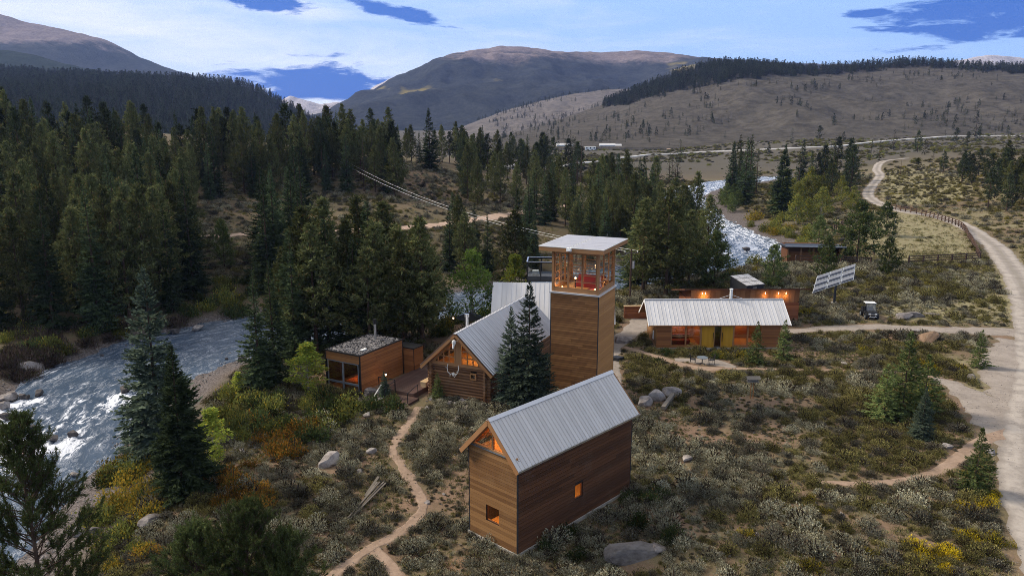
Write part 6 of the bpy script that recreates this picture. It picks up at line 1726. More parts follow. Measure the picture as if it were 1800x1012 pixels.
CLEAR = [[(335, 355), (470, 345), (560, 352), (600, 375), (560, 432), (430, 448), (330, 455)], [(560, 330), (700, 288), (800, 282), (800, 412), (600, 412)], [(110, 396), (215, 396), (215, 440), (110, 440)]]
stand([(-60, 560, 292, 345)], 66, ['pine', 'far_pine', 'pine', 'slim_spruce'], 13, 17.5, 'dark green pine in the dense skyline row across the river', 'pines on the skyline across the river', 2.6, keepout=CLEAR)
stand([(-60, 400, 340, 410), (440, 520, 340, 420)], 52, ['pine', 'pine', 'slim_spruce'], 12, 17, 'dark green pine in the middle of the forest across the river', 'pines in the middle of the forest', 2.8, keepout=CLEAR)
stand([(-40, 215, 410, 600), (200, 345, 420, 580)], 56, ['pine', 'pine', 'slim_spruce'], 13, 18.5, 'tall pine at the front edge of the forest on the far river bank', 'front pines on the far bank', 3.0)
stand([(250, 345, 440, 560), (455, 540, 430, 520)], 16, ['slim_spruce'], 16, 20, 'tall dark spruce among pines on the far river bank', 'dark spruces on the far bank', 2.6, (1.0, 1.4))
stand([(560, 960, 280, 325)], 84, ['pine', 'far_pine', 'pine', 'slim_spruce'], 10, 15.5, 'pine on the crest of the wooded knoll left of the valley', 'pines on the knoll crest', 2.6, keepout=[[(700, 293), (790, 285), (800, 345), (690, 345)]])
stand([(800, 1010, 330, 400), (560, 700, 335, 352)], 26, ['pine', 'slim_spruce'], 11, 15, 'pine on the lower knoll slope left of the tower', 'pines on the lower knoll slope', 2.6)
stand([(500, 745, 560, 625)], 30, ['slim_spruce', 'pine', 'pine', 'pine'], 11, 16, 'dark tree in the dense stand behind the two small cabins', 'dense stand behind the cabins', 2.1, (1.15, 1.6))
stand([(790, 945, 430, 500)], 10, ['pine', 'slim_spruce'], 10, 13, 'dark pine behind the log cabin roof', 'pines behind the log cabin', 2.4, (1.0, 1.4))
stand([(1010, 1115, 400, 510)], 24, ['pine', 'slim_spruce'], 9, 13, 'dark pine behind the lookout tower', 'pines behind the tower', 2.6, (1.0, 1.4))
stand([(1110, 1245, 405, 510)], 22, ['pine', 'pine', 'slim_spruce'], 10, 14.5, 'dark bushy pine between the tower and the river bend', 'pines left of the river bend', 2.6, (1.1, 1.5))
stand([(1235, 1330, 330, 362)], 12, ['far_spruce', 'slim_spruce'], 13, 21, 'dark spruce in the clump right of the upper river', 'spruces right of the upper river', 3.5, (1.0, 1.3))
stand([(1395, 1500, 312, 345)], 18, ['far_spruce', 'far_pine', 'slim_spruce'], 11, 17, 'dark conifer behind the yellow green cottonwoods', 'conifers behind the cottonwoods', 4, (1.0, 1.3))
stand([(1140, 1200, 318, 330)], 7, ['far_spruce'], 11, 14, 'dark conifer left of the upper river', 'conifers left of the upper river', 4, (1.1, 1.4))
stand([(1040, 1160, 340, 400)], 20, ['slim_spruce', 'pine'], 12, 17, 'dark conifer in the valley above the tower roof', 'conifers above the tower roof', 3.5, (1.1, 1.4))
stand([(940, 1015, 296, 335)], 14, ['far_spruce', 'far_pine'], 13, 17, 'dark conifer at the right foot of the knoll', 'conifers at the foot of the knoll', 3.5, (1.0, 1.3))
stand([(1735, 1850, 318, 372)], 22, ['pine', 'far_pine'], 9, 15, 'dark pine on the rise at the right frame edge', 'pines on the right rise', 3.5, (1.1, 1.5))
stand([(1655, 1745, 305, 325)], 9, ['far_pine'], 7, 10, 'bushy dark pine left of the right hand pine wood', 'bushy pines on the right rise', 4, (1.2, 1.6))
stand([(1375, 1505, 345, 400)], 18, ['cottonwood'], 4.5, 7.5, 'yellow green cottonwood on the river meadow', 'cottonwoods on the river meadow', 3, (.9, 1.3))
stand([(1370, 1470, 330, 360)], 8, ['cottonwood'], 6, 9, 'light green cottonwood before the dark conifers', 'light cottonwoods before the conifers', 3, (.9, 1.2))
stand([(1240, 1300, 355, 375)], 6, ['juniper', 'cottonwood'], 4, 7, 'small tree on the far bank of the upper river', 'small trees on the upper river bank', 3)

# ---- far valley trees: single meshes, a few pixels each
FARM = {k: [conifer(300 + i + 10 * (k == 'round'), 10, 2.6 if k == 'round' else 2.0, .3, 70, 8, M['needle_far'], 'pine' if k == 'round' else 'spruce', sl=1.7, joined=True) for i in range(3)] for k in ('round', 'cone')}
def far_tree(px, py, h, label, group, kind=None, wide=1.0):
    q = P(px, py); o = link('valley_tree', random.choice(FARM[kind or random.choice(('round', 'cone'))]), None)
    o.location = q; o.rotation_euler = (0, 0, random.uniform(0, 6)); o.scale = (h / 10 * wide, h / 10 * wide, h / 10); tag(o, label, 'tree', group); return o
for px, py, pt in [(996, 262, 230), (1003, 262, 228), (1040, 245, 228), (1055, 245, 222), (1062, 245, 224), (1090, 245, 224), (1102, 245, 226), (1126, 245, 221), (1118, 246, 230), (968, 238, 231), (978, 238, 231), (1195, 285, 245), (1240, 243, 232),
                   (1392, 248, 225), (1440, 246, 221), (1483, 246, 232), (1570, 262, 227), (1612, 268, 230), (1625, 272, 244), (1545, 282, 244), (1530, 282, 246), (1478, 262, 250), (1680, 252, 225), (1700, 258, 232), (1720, 250, 228), (1655, 222, 200), (1672, 222, 204), (1690, 222, 198), (1714, 240, 198),
                   (1745, 225, 188), (1770, 215, 180), (1612, 298, 278), (1735, 290, 262), (1760, 285, 255), (1785, 270, 236), (1640, 280, 262), (1500, 290, 262), (1350, 272, 252), (1300, 262, 246), (1020, 305, 258), (1085, 300, 272), (1010, 268, 244)]:
    q = P(px, py); far_tree(px, py, max(3, zat(px, pt, q.y) - q.z), 'small dark tree standing on the open valley floor', 'trees on the valley floor', wide=1.25)

# ---- shrubs
def shrubs(sp, n, regions, rmin, rmax, label, group, cat, name, meshes, hscale=(.8, 1.2), clear=.2, bank=None):
    got = tries = 0
    while got < n and tries < n * 80:
        tries += 1; reg = random.choice(regions); px, py = random.uniform(reg[0], reg[1]), random.uniform(reg[2], reg[3]); q = P(px, py)
        d, left, wl = river_d(np.array([q.x]), np.array([q.y])); r = random.uniform(rmin, rmax)
        if d[0] < .8 or not way_clear([q.x], [q.y], r * .6 + clear)[0] or in_rect(np.array([q.x]), np.array([q.y]), r * .55)[0] or any((q.x - a) ** 2 + (q.y - b) ** 2 < (c + r * .3) ** 2 for a, b, c in BUILD): continue
        o = link(name, random.choice(meshes)); o.location = q - Vector((0, 0, .05)); o.rotation_euler = (0, 0, random.uniform(0, 6.28)); o.scale = (r, r, r * random.uniform(*hscale)); tag(o, label, cat, group); got += 1
SH = {
    'sage': [shrub(400 + i, 1, .86, M['sage'], 2300, .072, .6, .42, 6, True) for i in range(4)],
    'sage_dark': [shrub(410 + i, 1, .82, M['sage_dark'], 2000, .075, .5, .42, 6, True) for i in range(2)],
    'olive': [shrub(420 + i, 1, .9, M['sage_olive'], 2300, .072, .5, .5, 6, True) for i in range(3)],
    'yellow': [shrub(430 + i, 1, .9, M['rabbit_yellow'], 1300, .10, .40, .65, 6, True) for i in range(2)],
    'willow': [shrub(440 + i, 1, 1.25, M['leaf_willow'], 1100, .13, .5, .45, 11, True) for i in range(3)],
    'dark': [shrub(450 + i, 1, 1.1, M['leaf_dark'], 1100, .12, .5, .45, 10, True) for i in range(3)],
    'orange': [shrub(460 + i, 1, 1.15, M['leaf_orange'], 950, .12, .5, .45, 10, True) for i in range(2)],
    'gold': [shrub(470 + i, 1, 1.2, M['leaf_gold'], 950, .12, .5, .45, 10, True) for i in range(2)],
    'brown': [shrub(480 + i, 1, .95, M['twig_brown'], 700, .24, .12, .6, 9, True) for i in range(2)],
}
shrubs(0, 16, [(170, 290, 765, 910)], 1.0, 1.8, 'golden brown willow shrub on the cobble bank left of the big spruces', 'golden shrubs on the near bank', 'shrub', 'willow_shrub', SH['gold'])
shrubs(0, 18, [(150, 330, 880, 980), (180, 260, 800, 860)], .8, 1.5, 'olive green shrub low on the near river bank', 'olive shrubs on the near bank', 'shrub', 'bank_shrub', SH['dark'] + SH['willow'])
shrubs(0, 22, [(430, 560, 735, 825), (370, 470, 830, 900)], .8, 1.5, 'orange autumn shrub between the river spruces and the sage', 'orange shrubs above the bank', 'shrub', 'autumn_shrub', SH['orange'])
shrubs(0, 26, [(500, 700, 710, 790), (440, 600, 700, 760)], .9, 1.8, 'dense dark green shrub below the box cabin', 'dark shrubs below the box cabin', 'shrub', 'green_shrub', SH['dark'] + SH['willow'][:1])
shrubs(0, 16, [(390, 500, 690, 780)], .9, 1.7, 'yellow green willow beside the gravel bar', 'willows beside the gravel bar', 'shrub', 'willow_shrub', SH['willow'])
shrubs(0, 60, [(40, 330, 565, 660), (0, 90, 590, 680)], 1.0, 1.9, 'brown leafless brush on the far river bank', 'brown brush on the far bank', 'shrub', 'bare_brush', SH['brown'])
shrubs(0, 54, [(330, 500, 490, 575), (0, 330, 540, 640)], 1.1, 2.1, 'green willow shrub on the far river bank', 'green shrubs on the far bank', 'shrub', 'willow_shrub', SH['willow'] + SH['dark'])
shrubs(0, 40, [(1000, 1130, 305, 335), (1240, 1400, 372, 420), (1320, 1420, 400, 440), (1200, 1350, 440, 500)], 1.3, 2.6, 'yellow green willow clump on the meadow by the upper river', 'willows by the upper river', 'shrub', 'willow_shrub', SH['willow'] + SH['gold'][:1])
shrubs(0, 6, [(1120, 1185, 900, 960), (1100, 1160, 845, 900)], .7, 1.1, 'dark green shrub against the right wall of the near cabin', 'dark shrubs beside the near cabin', 'shrub', 'green_shrub', SH['dark'])
shrubs(0, 6, [(940, 1060, 900, 985)], .6, 1.0, 'dark brown green shrub at the foot of the long cabin wall', 'shrubs at the long cabin wall', 'shrub', 'green_shrub', SH['dark'])
shrubs(0, 7, [(280, 400, 960, 1010), (200, 300, 970, 1010), (380, 430, 850, 900)], .6, 1.0, 'yellow orange shrub at the bottom edge among the near pines', 'orange shrubs at the bottom edge', 'shrub', 'autumn_shrub', SH['orange'] + SH['gold'])
shrubs(0, 16, [(1690, 1785, 830, 950), (1600, 1780, 600, 690), (1580, 1680, 960, 1005)], .5, .9, 'bright yellow flowering rabbitbrush beside the gravel road', 'yellow rabbitbrush beside the road', 'rabbitbrush', 'rabbitbrush', [shrub(435 + i, 1, .9, M['rabbit_bloom'], 1500, .10, .42, .65, 6, True) for i in range(2)], clear=-.2)
shrubs(0, 14, [(735, 860, 555, 600)], .9, 1.8, 'dark green shrub on the shaded bank behind the box cabin annex', 'shrubs behind the annex', 'shrub', 'green_shrub', SH['dark'] + SH['willow'][:1])
shrubs(0, 10, [(1200, 1310, 600, 640), (1280, 1380, 600, 632), (1140, 1190, 612, 640)], .6, 1.1, 'green shrub in front of the long house', 'shrubs before the long house', 'shrub', 'green_shrub', SH['dark'] + SH['olive'], clear=.0)

# foreground pines: needle brushes near the lens
def near_pine(seed, h, R, nb, zb):
    rnd = np.random.default_rng(seed); shoots, sd, limbs = [], [], []
    for i in range(nb):
        t = rnd.random() ** .8; z = zb + (h - zb) * t; a = rnd.random() * 6.28; L = R * (1 - t ** 1.6) ** .8 * rnd.uniform(.5, 1.1) + .15; el = rnd.normal(.25 + .5 * t, .2)
        o = np.array([0, 0, z]); u = np.array([math.cos(a) * math.cos(el), math.sin(a) * math.cos(el), math.sin(el)])
        e = o + u * L + np.array([0, 0, .25 * L]); limbs.append((tuple(o), tuple(e), .035 * (1 - t * .6), .012))
        for k in range(int(4 + L * 6)):
            s = rnd.uniform(.35, 1); p = o + (e - o) * s + rnd.normal(0, .05, 3)
            v = norm((e - o) / L * .5 + rnd.normal(0, .45, 3) + np.array([0, 0, .55])); q = p + v * rnd.uniform(.2, .45)
            limbs.append((tuple(p), tuple(q), .012, .007)); shoots.append(p * .35 + q * .65); sd.append((v, np.linalg.norm(q - p)))
    pp, dd = [], []
    for p, (v, l) in zip(shoots, sd):
        n = 62; s = rnd.uniform(-.55, .5, (n, 1)); pp.append(p + v * s * l * 1.1); dd.append(norm(v * .75 + rnd.normal(0, .52, (n, 3))))
    p, d = np.concatenate(pp), np.concatenate(dd); l = rnd.uniform(.09, .17, len(p)); V, F = kites(p, d, l, .020, rnd, 1.5)
    return new_mesh('near_pine_crown', V, F, [M['needle_near']]), trunk_mesh('near_pine_trunk', h * .97, .15, M['bark'], limbs, .04, seed, 8)
SPECIES['near_pine'] = [near_pine(500, 11, 2.5, 130, 2.0), near_pine(501, 9, 3.1, 150, 1.5)]; HREF['near_pine'] = 10; TNAME['near_pine'] = ('pine_tree', 'pine tree')
for px, pt, y, v, lb in [(38, 800, 27, 0, 'long needled pine at the bottom left corner, cut by the frame'), (425, 862, 27, 1, 'long needled pine top at the bottom edge right of the spruces'), (335, 898, 27, 1, 'shorter long needled pine top at the bottom edge, left of a taller one'), (500, 915, 27, 1, 'outer long needled pine top at the bottom edge beside the sage')]:
    x = (px - 900) / FOC * y * 1.02; r = ray(px, pt); x = r[0] / r[1] * y; g = float(gz(x, y)); h = zat(px, pt, y) - g
    tree('near_pine', (x, y, g), h, lb, None, 1.0, v)

# ------------------------------------------------------------------ ground cover scattered with geometry nodes
def scatter(name, pts, rotz, scl, idx, sources, tilt=.12):
    n = len(pts); me = new_mesh(name, pts, np.zeros((0, 4), int) if False else [], (), False,
                                {'rot': ('FLOAT_VECTOR', np.stack([RNG.normal(0, tilt, n), RNG.normal(0, tilt, n), rotz], 1)), 'scl': ('FLOAT_VECTOR', scl), 'idx': ('INT', idx)})
    o = link(name, me); o['kind'] = 'stuff'
    ng = bpy.data.node_groups.new(name + '_scatter', 'GeometryNodeTree')
    ng.interface.new_socket('Geometry', in_out='INPUT', socket_type='NodeSocketGeometry'); ng.interface.new_socket('Geometry', in_out='OUTPUT', socket_type='NodeSocketGeometry')
    N, Lk = ng.nodes.new, ng.links.new; gi, go = N('NodeGroupInput'), N('NodeGroupOutput'); jn = N('GeometryNodeJoinGeometry')
    def named(nm, typ):
        a = N('GeometryNodeInputNamedAttribute'); a.data_type = typ; a.inputs[0].default_value = nm; return a.outputs[0]
    rot = N('FunctionNodeEulerToRotation'); Lk(named('rot', 'FLOAT_VECTOR'), rot.inputs[0]); sc_, ix = named('scl', 'FLOAT_VECTOR'), named('idx', 'INT')
    for k, s in enumerate(sources):
        ob = N('GeometryNodeObjectInfo'); ob.transform_space = 'ORIGINAL'; ob.inputs['Object'].default_value = s; ob.inputs['As Instance'].default_value = True
        cmp = N('FunctionNodeCompare'); cmp.data_type = 'INT'; cmp.operation = 'EQUAL'; Lk(ix, cmp.inputs[2]); cmp.inputs[3].default_value = k
        ip = N('GeometryNodeInstanceOnPoints'); Lk(gi.outputs[0], ip.inputs['Points']); Lk(cmp.outputs[0], ip.inputs['Selection']); Lk(ob.outputs['Geometry'], ip.inputs['Instance']); Lk(rot.outputs[0], ip.inputs['Rotation']); Lk(sc_, ip.inputs['Scale'])
        Lk(ip.outputs[0], jn.inputs[0])
    Lk(jn.outputs[0], go.inputs[0]); md = o.modifiers.new('scatter', 'NODES'); md.node_group = ng; return o
BU = np.array([b for b in BUILD])
def free(x, y, r):
    """clear of ways, buildings, water"""
    ok = np.ones(len(x), bool)
    for i in range(0, len(x), 4000):
        sl = slice(i, i + 4000); ok[sl] = way_clear(x[sl], y[sl], r[sl] if hasattr(r, '__len__') else r)
        ok[sl] &= (np.hypot(BU[:, 0][None] - x[sl][:, None], BU[:, 1][None] - y[sl][:, None]) - BU[:, 2][None]).min(1) > (r[sl] if hasattr(r, '__len__') else r) * .5
    d, left, wl = river_d(x, y); ok &= ~in_rect(x, y, np.asarray(r) * .55 + .08); return ok & (d > np.where(left, 5.0, 7.0))
def view(x, y, z): return project(x, y, z)
def sample(n, x0, x1, y0, y1, dens=None):
    x, y = RNG.uniform(x0, x1, n), RNG.uniform(y0, y1, n); px, py, d = view(x, y, gz(x, y))
    m = (px > -330) & (px < 2200) & (py < 1200)
    return x[m], y[m]
def sage_label(k, x, y, r):
    px, py, d = project(x, y, float(gz(x, y)))
    look = ['silvery grey sagebrush mound', 'dull brown grey sagebrush mound', 'olive green bitterbrush mound', 'yellow topped rabbitbrush mound'][k]
    size = 'big' if r > .95 else 'middling' if r > .68 else 'small'
    if px < 560: w = 'near the orange shrubs above the river bank' if py < 900 else 'at the bottom edge beside the near pines'
    elif px < 700: w = 'below the big slanted boulder, left of the trail' if py > 830 else 'above the big slanted boulder, left of the trail'
    elif px < 830: w = ('right of the trail, left of the near cabin' if py > 800 else 'right of the upper trail, below the log cabin') if py < 930 else 'at the bottom edge left of the near cabin'
    elif px < 1110: w = 'along the foot of the near cabin' if py > 860 else 'between the near cabin and the tower'
    elif px < 1330: w = 'before the big bottom boulder' if py > 930 else 'right of the near cabin wall, below the garden path' if py > 835 else 'by the white faced boulder right of the near cabin' if py > 745 else 'below the feeder and the tower boulders' if py > 690 else 'between tower boulders and long house'
    elif px < 1520: w = 'on the lower slope below the garden path' if py > 860 else 'just above the curved garden path' if py > 760 else 'on the slope left of the young spruce clump' if py > 660 else 'between footpath and driveway'
    else: w = 'near the bottom right beside the road' if py > 900 else 'below the curved path end' if py > 830 else 'beside the young spruce clump' if py > 660 else 'near the driveway fork and the rust boulder'
    return size + ' ' + look + ' ' + w
def build_sage():
    X, Y = [], []
    for n, b in ((24000, (-30, 45, 30, 80)), (17000, (-5, 90, 78, 135)), (13000, (35, 190, 100, 330)), (10000, (-75, 5, 118, 250))):
        x, y = sample(n, *b); X.append(x); Y.append(y)
    x, y = np.concatenate(X), np.concatenate(Y)
    dns = .42 + 1.0 * sstep(.38, .60, fbm(x / 7, y / 7, 81, 3)) * np.where(y < 100, 1, .9) - .45 * sstep(.52, .64, fbm(x / 3.5, y / 3.5, 46, 3)) * (y < 90)
    padd = [tuple(P(a, b)[:2]) for a, b in [(1575, 366), (1640, 383), (1690, 400), (1722, 460), (1600, 466), (1500, 466), (1478, 442), (1520, 395)]]
    dns = np.where(inpoly(x, y, padd), .02, dns); dns = np.where(inpoly(x, y, [tuple(P(a, b)[:2]) for a, b in [(1555, 482), (1745, 474), (1785, 500), (1795, 562), (1640, 568), (1560, 556)]]), dns * .45, dns); d, left, wl = river_d(x, y)
    dns = np.where(left & (x < 30), dns * .75, dns); k = RNG.random(len(x)) < dns; x, y = x[k], y[k]
    r = RNG.gamma(4, .105, len(x)) + .17; r = np.clip(r * np.where(y > 100, 1.3, 1), .25, 1.5)
    k = free(x, y, r * .5); x, y, r = x[k], y[k], r[k]
    # thin overlaps: bigger plants first on a coarse grid
    o = np.argsort(-r); x, y, r = x[o], y[o], r[o]; occ = {}; keep = []
    for i in range(len(x)):
        cx, cy = int(x[i] // 1.4), int(y[i] // 1.4); ok = True
        for a in (-1, 0, 1):
            for b in (-1, 0, 1):
                for j in occ.get((cx + a, cy + b), ()):
                    if (x[i] - x[j]) ** 2 + (y[i] - y[j]) ** 2 < ((r[i] + r[j]) * .54) ** 2: ok = False; break
                if not ok: break
            if not ok: break
        if ok: occ.setdefault((cx, cy), []).append(i); keep.append(i)
    keep = np.array(keep); x, y, r = x[keep], y[keep], r[keep]; z = gz(x, y)
    zone = fbm(x / 14, y / 14, 91, 3); rr = RNG.random(len(x))
    kind = np.where(rr < .2, 1, np.where(zone + RNG.normal(0, .09, len(x)) + .0016 * (x - 10) > .53, 2, 0)); kind = np.where((rr > .975) & (x > 14), 3, kind)
    src = SH['sage'] + SH['sage_dark'] + SH['olive'] + SH['yellow']; off = {0: (0, 4), 1: (4, 2), 2: (6, 3), 3: (9, 2)}
    idx = np.array([off[k][0] + RNG.integers(off[k][1]) for k in kind]); rot = RNG.uniform(0, 6.28, len(x)); hs = r * RNG.uniform(.75, 1.25, len(x))
    px, py, dd = view(x, y, z); vis = (px > 20) & (px < 1780) & (py < 1000); score = np.where(vis, r / dd, 0)
    order = np.argsort(-score); names = {0: ('sagebrush', 'silvery sagebrush mound on the open ground around the near cabin', 'sagebrush', 'silvery sagebrush mounds'), 1: ('sagebrush', 'dull brown grey sagebrush mound on the open ground around the near cabin', 'sagebrush', 'dull grey sagebrush mounds'),
             2: ('bitterbrush', 'olive green bitterbrush mound among the grey sagebrush', 'bitterbrush', 'olive bitterbrush mounds'), 3: ('rabbitbrush', 'yellow topped rabbitbrush mound scattered among the sagebrush', 'rabbitbrush', 'yellow rabbitbrush mounds')}
    first = {}; ind = order[:300]; rest = order[300:]
    for i in ind:
        nm, lb, ct, gr = names[int(kind[i])]; lb, gr = sage_label(int(kind[i]), x[i], y[i], r[i]), gr; o = link(nm, src[idx[i]]); o.location = (x[i], y[i], z[i] - .04); o.rotation_euler = (RNG.normal(0, .1), RNG.normal(0, .1), rot[i]); o.scale = (r[i], r[i], hs[i]); tag(o, lb, ct, gr); first.setdefault(int(idx[i]), o)
    for k in range(len(src)):
        if k not in first:
            i = rest[0]; o = link('sagebrush', src[k]); rest = rest[1:]; o.location = (x[i], y[i], z[i] - .04); o.scale = (r[i], r[i], hs[i]); nm, lb, ct, gr = names[0 if k < 4 else 1 if k < 6 else 2 if k < 9 else 3]; tag(o, lb, ct, gr); o.name = nm; first[k] = o
    scatter('sagebrush_cover', np.stack([x, y, z - .04], 1)[rest], rot[rest], np.stack([r, r, hs], 1)[rest], idx[rest], [first[k] for k in range(len(src))])
    # low seedlings and clutter between the mounds
    xs, ys = sample(60000, -30, 45, 30, 82); xt, yt = sample(30000, 0, 100, 78, 140); xs, ys = np.r_[xs, xt], np.r_[ys, yt]
    dn = .25 + .6 * sstep(.35, .6, fbm(xs / 3, ys / 3, 83, 3)); kk = RNG.random(len(xs)) < dn * .55; xs, ys = xs[kk], ys[kk]; kk = free(xs, ys, .02); xs, ys = xs[kk], ys[kk]
    ss = RNG.uniform(.09, .26, len(xs)); ii = RNG.choice(9, len(xs), p=[.06, .06, .06, .06, .2, .2, .12, .12, .12])
    scatter('low_scrub', np.stack([xs, ys, gz(xs, ys) - .02], 1), RNG.uniform(0, 6.28, len(xs)), np.stack([ss, ss, ss * RNG.uniform(.6, 1.3, len(xs))], 1), ii, [first[k] for k in range(9)], .2)
    print('sage', len(x), len(xs))
build_sage()
def build_grass():
    mats = ['grass_dry', 'grass_green', 'grass_dry', 'grass_green']; src = [tuft(600 + i, .30 if i < 2 else .22, M[mats[i]], 22) for i in range(4)]
    X, Y = [], []
    for n, b in ((26000, (-30, 45, 30, 80)), (18000, (20, 110, 75, 150)), (9000, (-75, 10, 115, 235)), (14000, (50, 170, 110, 300))):
        x, y = sample(n, *b); X.append(x); Y.append(y)
    x, y = np.concatenate(X), np.concatenate(Y); dn = .25 + .9 * sstep(.4, .6, fbm(x / 5, y / 5, 97, 3)); k = RNG.random(len(x)) < dn; x, y = x[k], y[k]; k = free(x, y, .12); x, y = x[k], y[k]; z = gz(x, y)
    dry = sstep(.42, .58, fbm(x / 9, y / 9, 47, 3) + .05 * (x > 25) + .03 * (y > 100)); idx = np.where(RNG.random(len(x)) < .25 + .6 * dry, RNG.choice([0, 2], len(x)), RNG.choice([1, 3], len(x)))
    s = RNG.uniform(.6, 1.3, len(x)) * np.where(y > 100, 1.5, 1.0); first = []
    for k in range(4):
        i = int(np.argmax(idx == k)); o = link('grass_tuft', src[k]); o.location = (x[i], y[i], z[i]); o['kind'] = 'stuff'; first.append(o)
    scatter('grass', np.stack([x, y, z - .02], 1), RNG.uniform(0, 6.28, len(x)), np.stack([s, s, s], 1), idx, first, .15); print('grass', len(x))
build_grass()
def build_cobbles():
    n = 52000; x, y = RNG.uniform(-60, 10, n), RNG.uniform(30, 125, n); d, left, wl = river_d(x, y)
    band = np.where(left, 2.0, 3.2) * (1 + .6 * (fbm(x / 4, y / 4, 50, 2) - .5)); dn = np.where((d > -1.0) & (d < band), .55, 0)
    bar = np.exp(-(((x + 30) / 5.5) ** 2 + ((y - 89) / 3.2) ** 2)); dn = np.maximum(dn, .7 * (bar > .45))
    rip = inpoly(x, y, [tuple(P(a, b)[:2]) for a, b in [(405, 785), (470, 750), (500, 752), (440, 800), (410, 812)]]); dn = np.maximum(dn, .95 * rip)
    k = RNG.random(n) < dn; x, y = x[k], y[k]; d = d[k]; z = np.maximum(gz(x, y), wlevel(y) - .06); big = rip[k]
    s = RNG.gamma(2.2, .075, len(x)) + .10; s = np.where(big, s + .22, s); idx = RNG.integers(0, 4, len(x)); first = []
    for k in range(4):
        i = int(np.argmax(idx == k)); o = link('cobble', rock(k, 'cobble', 1)); o.location = (x[i], y[i], z[i]); o.scale = (.3,) * 3; tag(o, 'single grey cobble on the near river shore', 'cobble', 'cobbles on the shore'); first.append(o)
    scatter('cobbles', np.stack([x, y, z], 1), RNG.uniform(0, 6.28, len(x)), np.stack([s, s, s * .8], 1), idx, first, .3); print('cobbles', len(x))
build_cobbles()
def build_road_stones():
    X, Y = [], []
    for C, n in ((ROAD, 2600), (DRIVE, 900), (APRON, 1100), (APRON2, 1100), (TRAIL, 500), (YARD, 300)):
        c = catmull(C, .5); c = c[c[:, 1] < 135]; i = RNG.integers(1, len(c) - 1, n); t = c[i + 1, :2] - c[i - 1, :2]; t /= np.linalg.norm(t, axis=1)[:, None] + 1e-9
        w = c[i, 2] / 2 * np.sign(RNG.normal(size=n)) * RNG.random(n) ** .45 * 1.12; X.append(c[i, 0] + t[:, 1] * w); Y.append(c[i, 1] - t[:, 0] * w)
    xg, yg = RNG.uniform(-14, 46, 2600), RNG.uniform(34, 82, 2600); kg = free(xg, yg, .05); X.append(xg[kg]); Y.append(yg[kg] )
    x, y = np.concatenate(X), np.concatenate(Y); s = RNG.gamma(2, .016, len(x)) + .02; s[-kg.sum():] *= 2.2; src = []
    for k in range(3):
        o = link('road_stone', rock(k, 'rock', 1)); o.location = (x[k], y[k], float(gz(x[k], y[k])) + .06); o.scale = (.07,) * 3; tag(o, 'small loose stone lying on the gravel road', 'stone', 'loose stones on the road'); src.append(o)
    scatter('road_gravel', np.stack([x, y, gz(x, y) + .05], 1), RNG.uniform(0, 6.28, len(x)), np.stack([s, s, s * .7], 1), RNG.integers(0, 3, len(x)), src, .3)
build_road_stones()
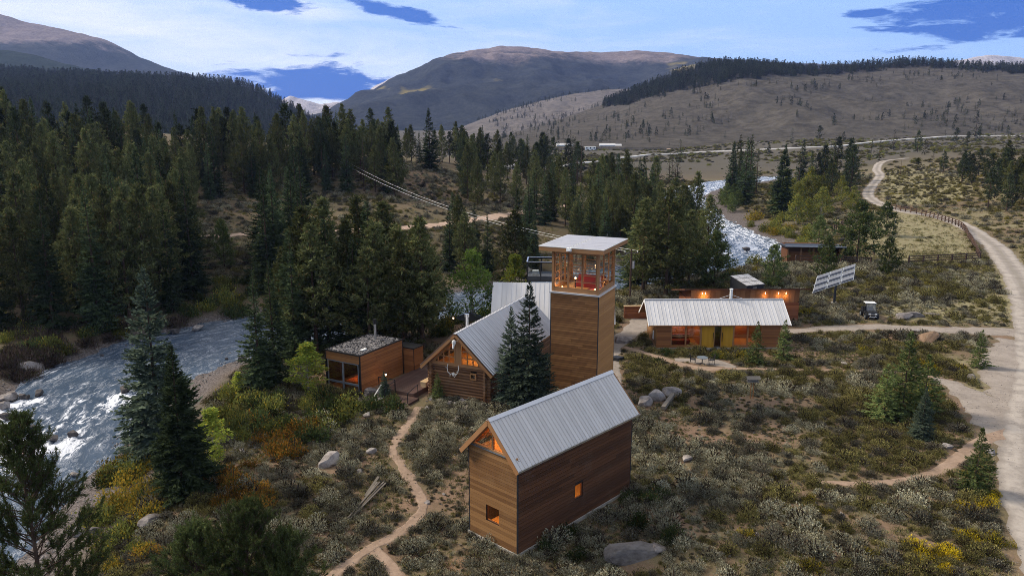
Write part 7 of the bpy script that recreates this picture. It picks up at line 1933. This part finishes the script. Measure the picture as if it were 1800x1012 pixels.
def build_hill_trees():
    src = [link('ridge_tree', FARM['round'][0]), link('ridge_tree', FARM['cone'][0]), link('ridge_tree', FARM['cone'][1])]
    X, Y, Z, S = [], [], [], []
    def add(name, n, x0, x1, y0, y1, fn, smin, smax):
        x, y = RNG.uniform(x0, x1, n), RNG.uniform(y0, y1, n); z = hz(name, x, y); px, py, d = view(x, y, z)
        k = fn(x, y, z, px, py) & (px > -250) & (px < 2050); X.append(x[k]); Y.append(y[k]); Z.append(z[k]); S.append(RNG.uniform(smin, smax, k.sum()) / 10)
    add('forest_ridge', 26000, -1150, -240, 560, 1330, lambda x, y, z, px, py: (RNG.random(len(x)) < .75) & (fbm(x / 60, y / 60, 131, 3) > .33), 9, 15)
    # right hill: a wood along the crest, thickest on its left shoulder
    px_c = [850, 1000, 1090, 1130, 1190, 1240, 1300, 1360, 1420, 1470, 1530, 1570, 1650, 1720, 1800, 2100]; low = [240, 206, 185, 176, 160, 152, 140, 134, 132, 130, 126, 121, 118, 124, 128, 125]
    add('sage_hillside', 30000, -60, 1100, 900, 1262, lambda x, y, z, px, py: (py < np.interp(px, px_c, low) + (fbm(px / 14, py / 8, 77, 3) - .5) * 14) & (px > 1060) & (RNG.random(len(x)) < .8), 7, 13)
    add('sage_hillside', 3600, -60, 1100, 700, 1250, lambda x, y, z, px, py: (px > 880) & (fbm(x / 45, y / 45, 133, 3) > .60), 4, 9)
    add('sage_hillside', 1500, 0, 1100, 660, 1250, lambda x, y, z, px, py: (px > 900) & (RNG.random(len(x)) < .05), 3, 7)
    add('bare_spur', 3000, -250, 500, 1250, 2010, lambda x, y, z, px, py: (px > 800) & ((fbm(x / 70, y / 70, 135, 3) > .62) | (y > 1960)), 5, 10)
    x, y, z, s = map(np.concatenate, (X, Y, Z, S)); n = len(x)
    scatter('hillside_forest', np.stack([x, y, z - .3], 1), RNG.uniform(0, 6.28, n), np.stack([s * 1.15, s * 1.15, s], 1), RNG.integers(0, 3, n), src, .03); print('hill trees', n)
    for k, o in enumerate(src):
        xx, yy = 300 + 60 * k, 1180.0; o.location = (xx, yy, float(hz('sage_hillside', xx, yy))); tag(o, 'dark pine on the wooded crest of the brown hillside', 'tree', 'pines on the hillside crest')
build_hill_trees()
def build_valley_brush():
    """low brush over the far valley floor"""
    n = 12000; x, y = RNG.uniform(-60, 560, n), RNG.uniform(300, 720, n); z = gz(x, y); px, py, d = view(x, y, z); k = (px > 850) & (px < 1850) & (fbm(x / 40, y / 40, 141, 3) + RNG.normal(0, .08, n) > .5); x, y, z = x[k], y[k], z[k]
    k = way_clear(x, y, 2.5); x, y, z = x[k], y[k], z[k]; s = RNG.uniform(.8, 2.2, len(x)); src = []
    for j, me in enumerate((SH['olive'][0], SH['willow'][0], SH['sage_dark'][0])):
        o = link('valley_shrub', me); o.location = (x[j], y[j], z[j]); o.scale = (s[j],) * 3; tag(o, 'low shrub on the far valley floor below the brown hillside', 'shrub', 'shrubs on the far valley floor'); src.append(o)
    scatter('valley_brush', np.stack([x, y, z], 1)[3:], RNG.uniform(0, 6.28, len(x) - 3), np.stack([s, s, s * .8], 1)[3:], RNG.choice(3, len(x) - 3, p=[.5, .15, .35]), src)
build_valley_brush()

# ------------------------------------------------------------------ air
def build_haze():
    m = bpy.data.materials.new('haze_air'); m.use_nodes = True; nt = m.node_tree; nt.nodes.clear(); out = nt.nodes.new('ShaderNodeOutputMaterial')
    v = nt.nodes.new('ShaderNodeVolumePrincipled'); v.inputs['Color'].default_value = (.36, .50, 1.0, 1); v.inputs['Density'].default_value = HAZE; v.inputs['Anisotropy'].default_value = .2
    nt.links.new(v.outputs[0], out.inputs['Volume'])
    top = max(float(HILLS[k][2].max()) for k in HILLS) + 30
    o = MB().box(-5000, 5000, -400, 5400, -30, top).build('haze', m); o['kind'] = 'stuff'
HAZE = 6.5e-5
build_haze()
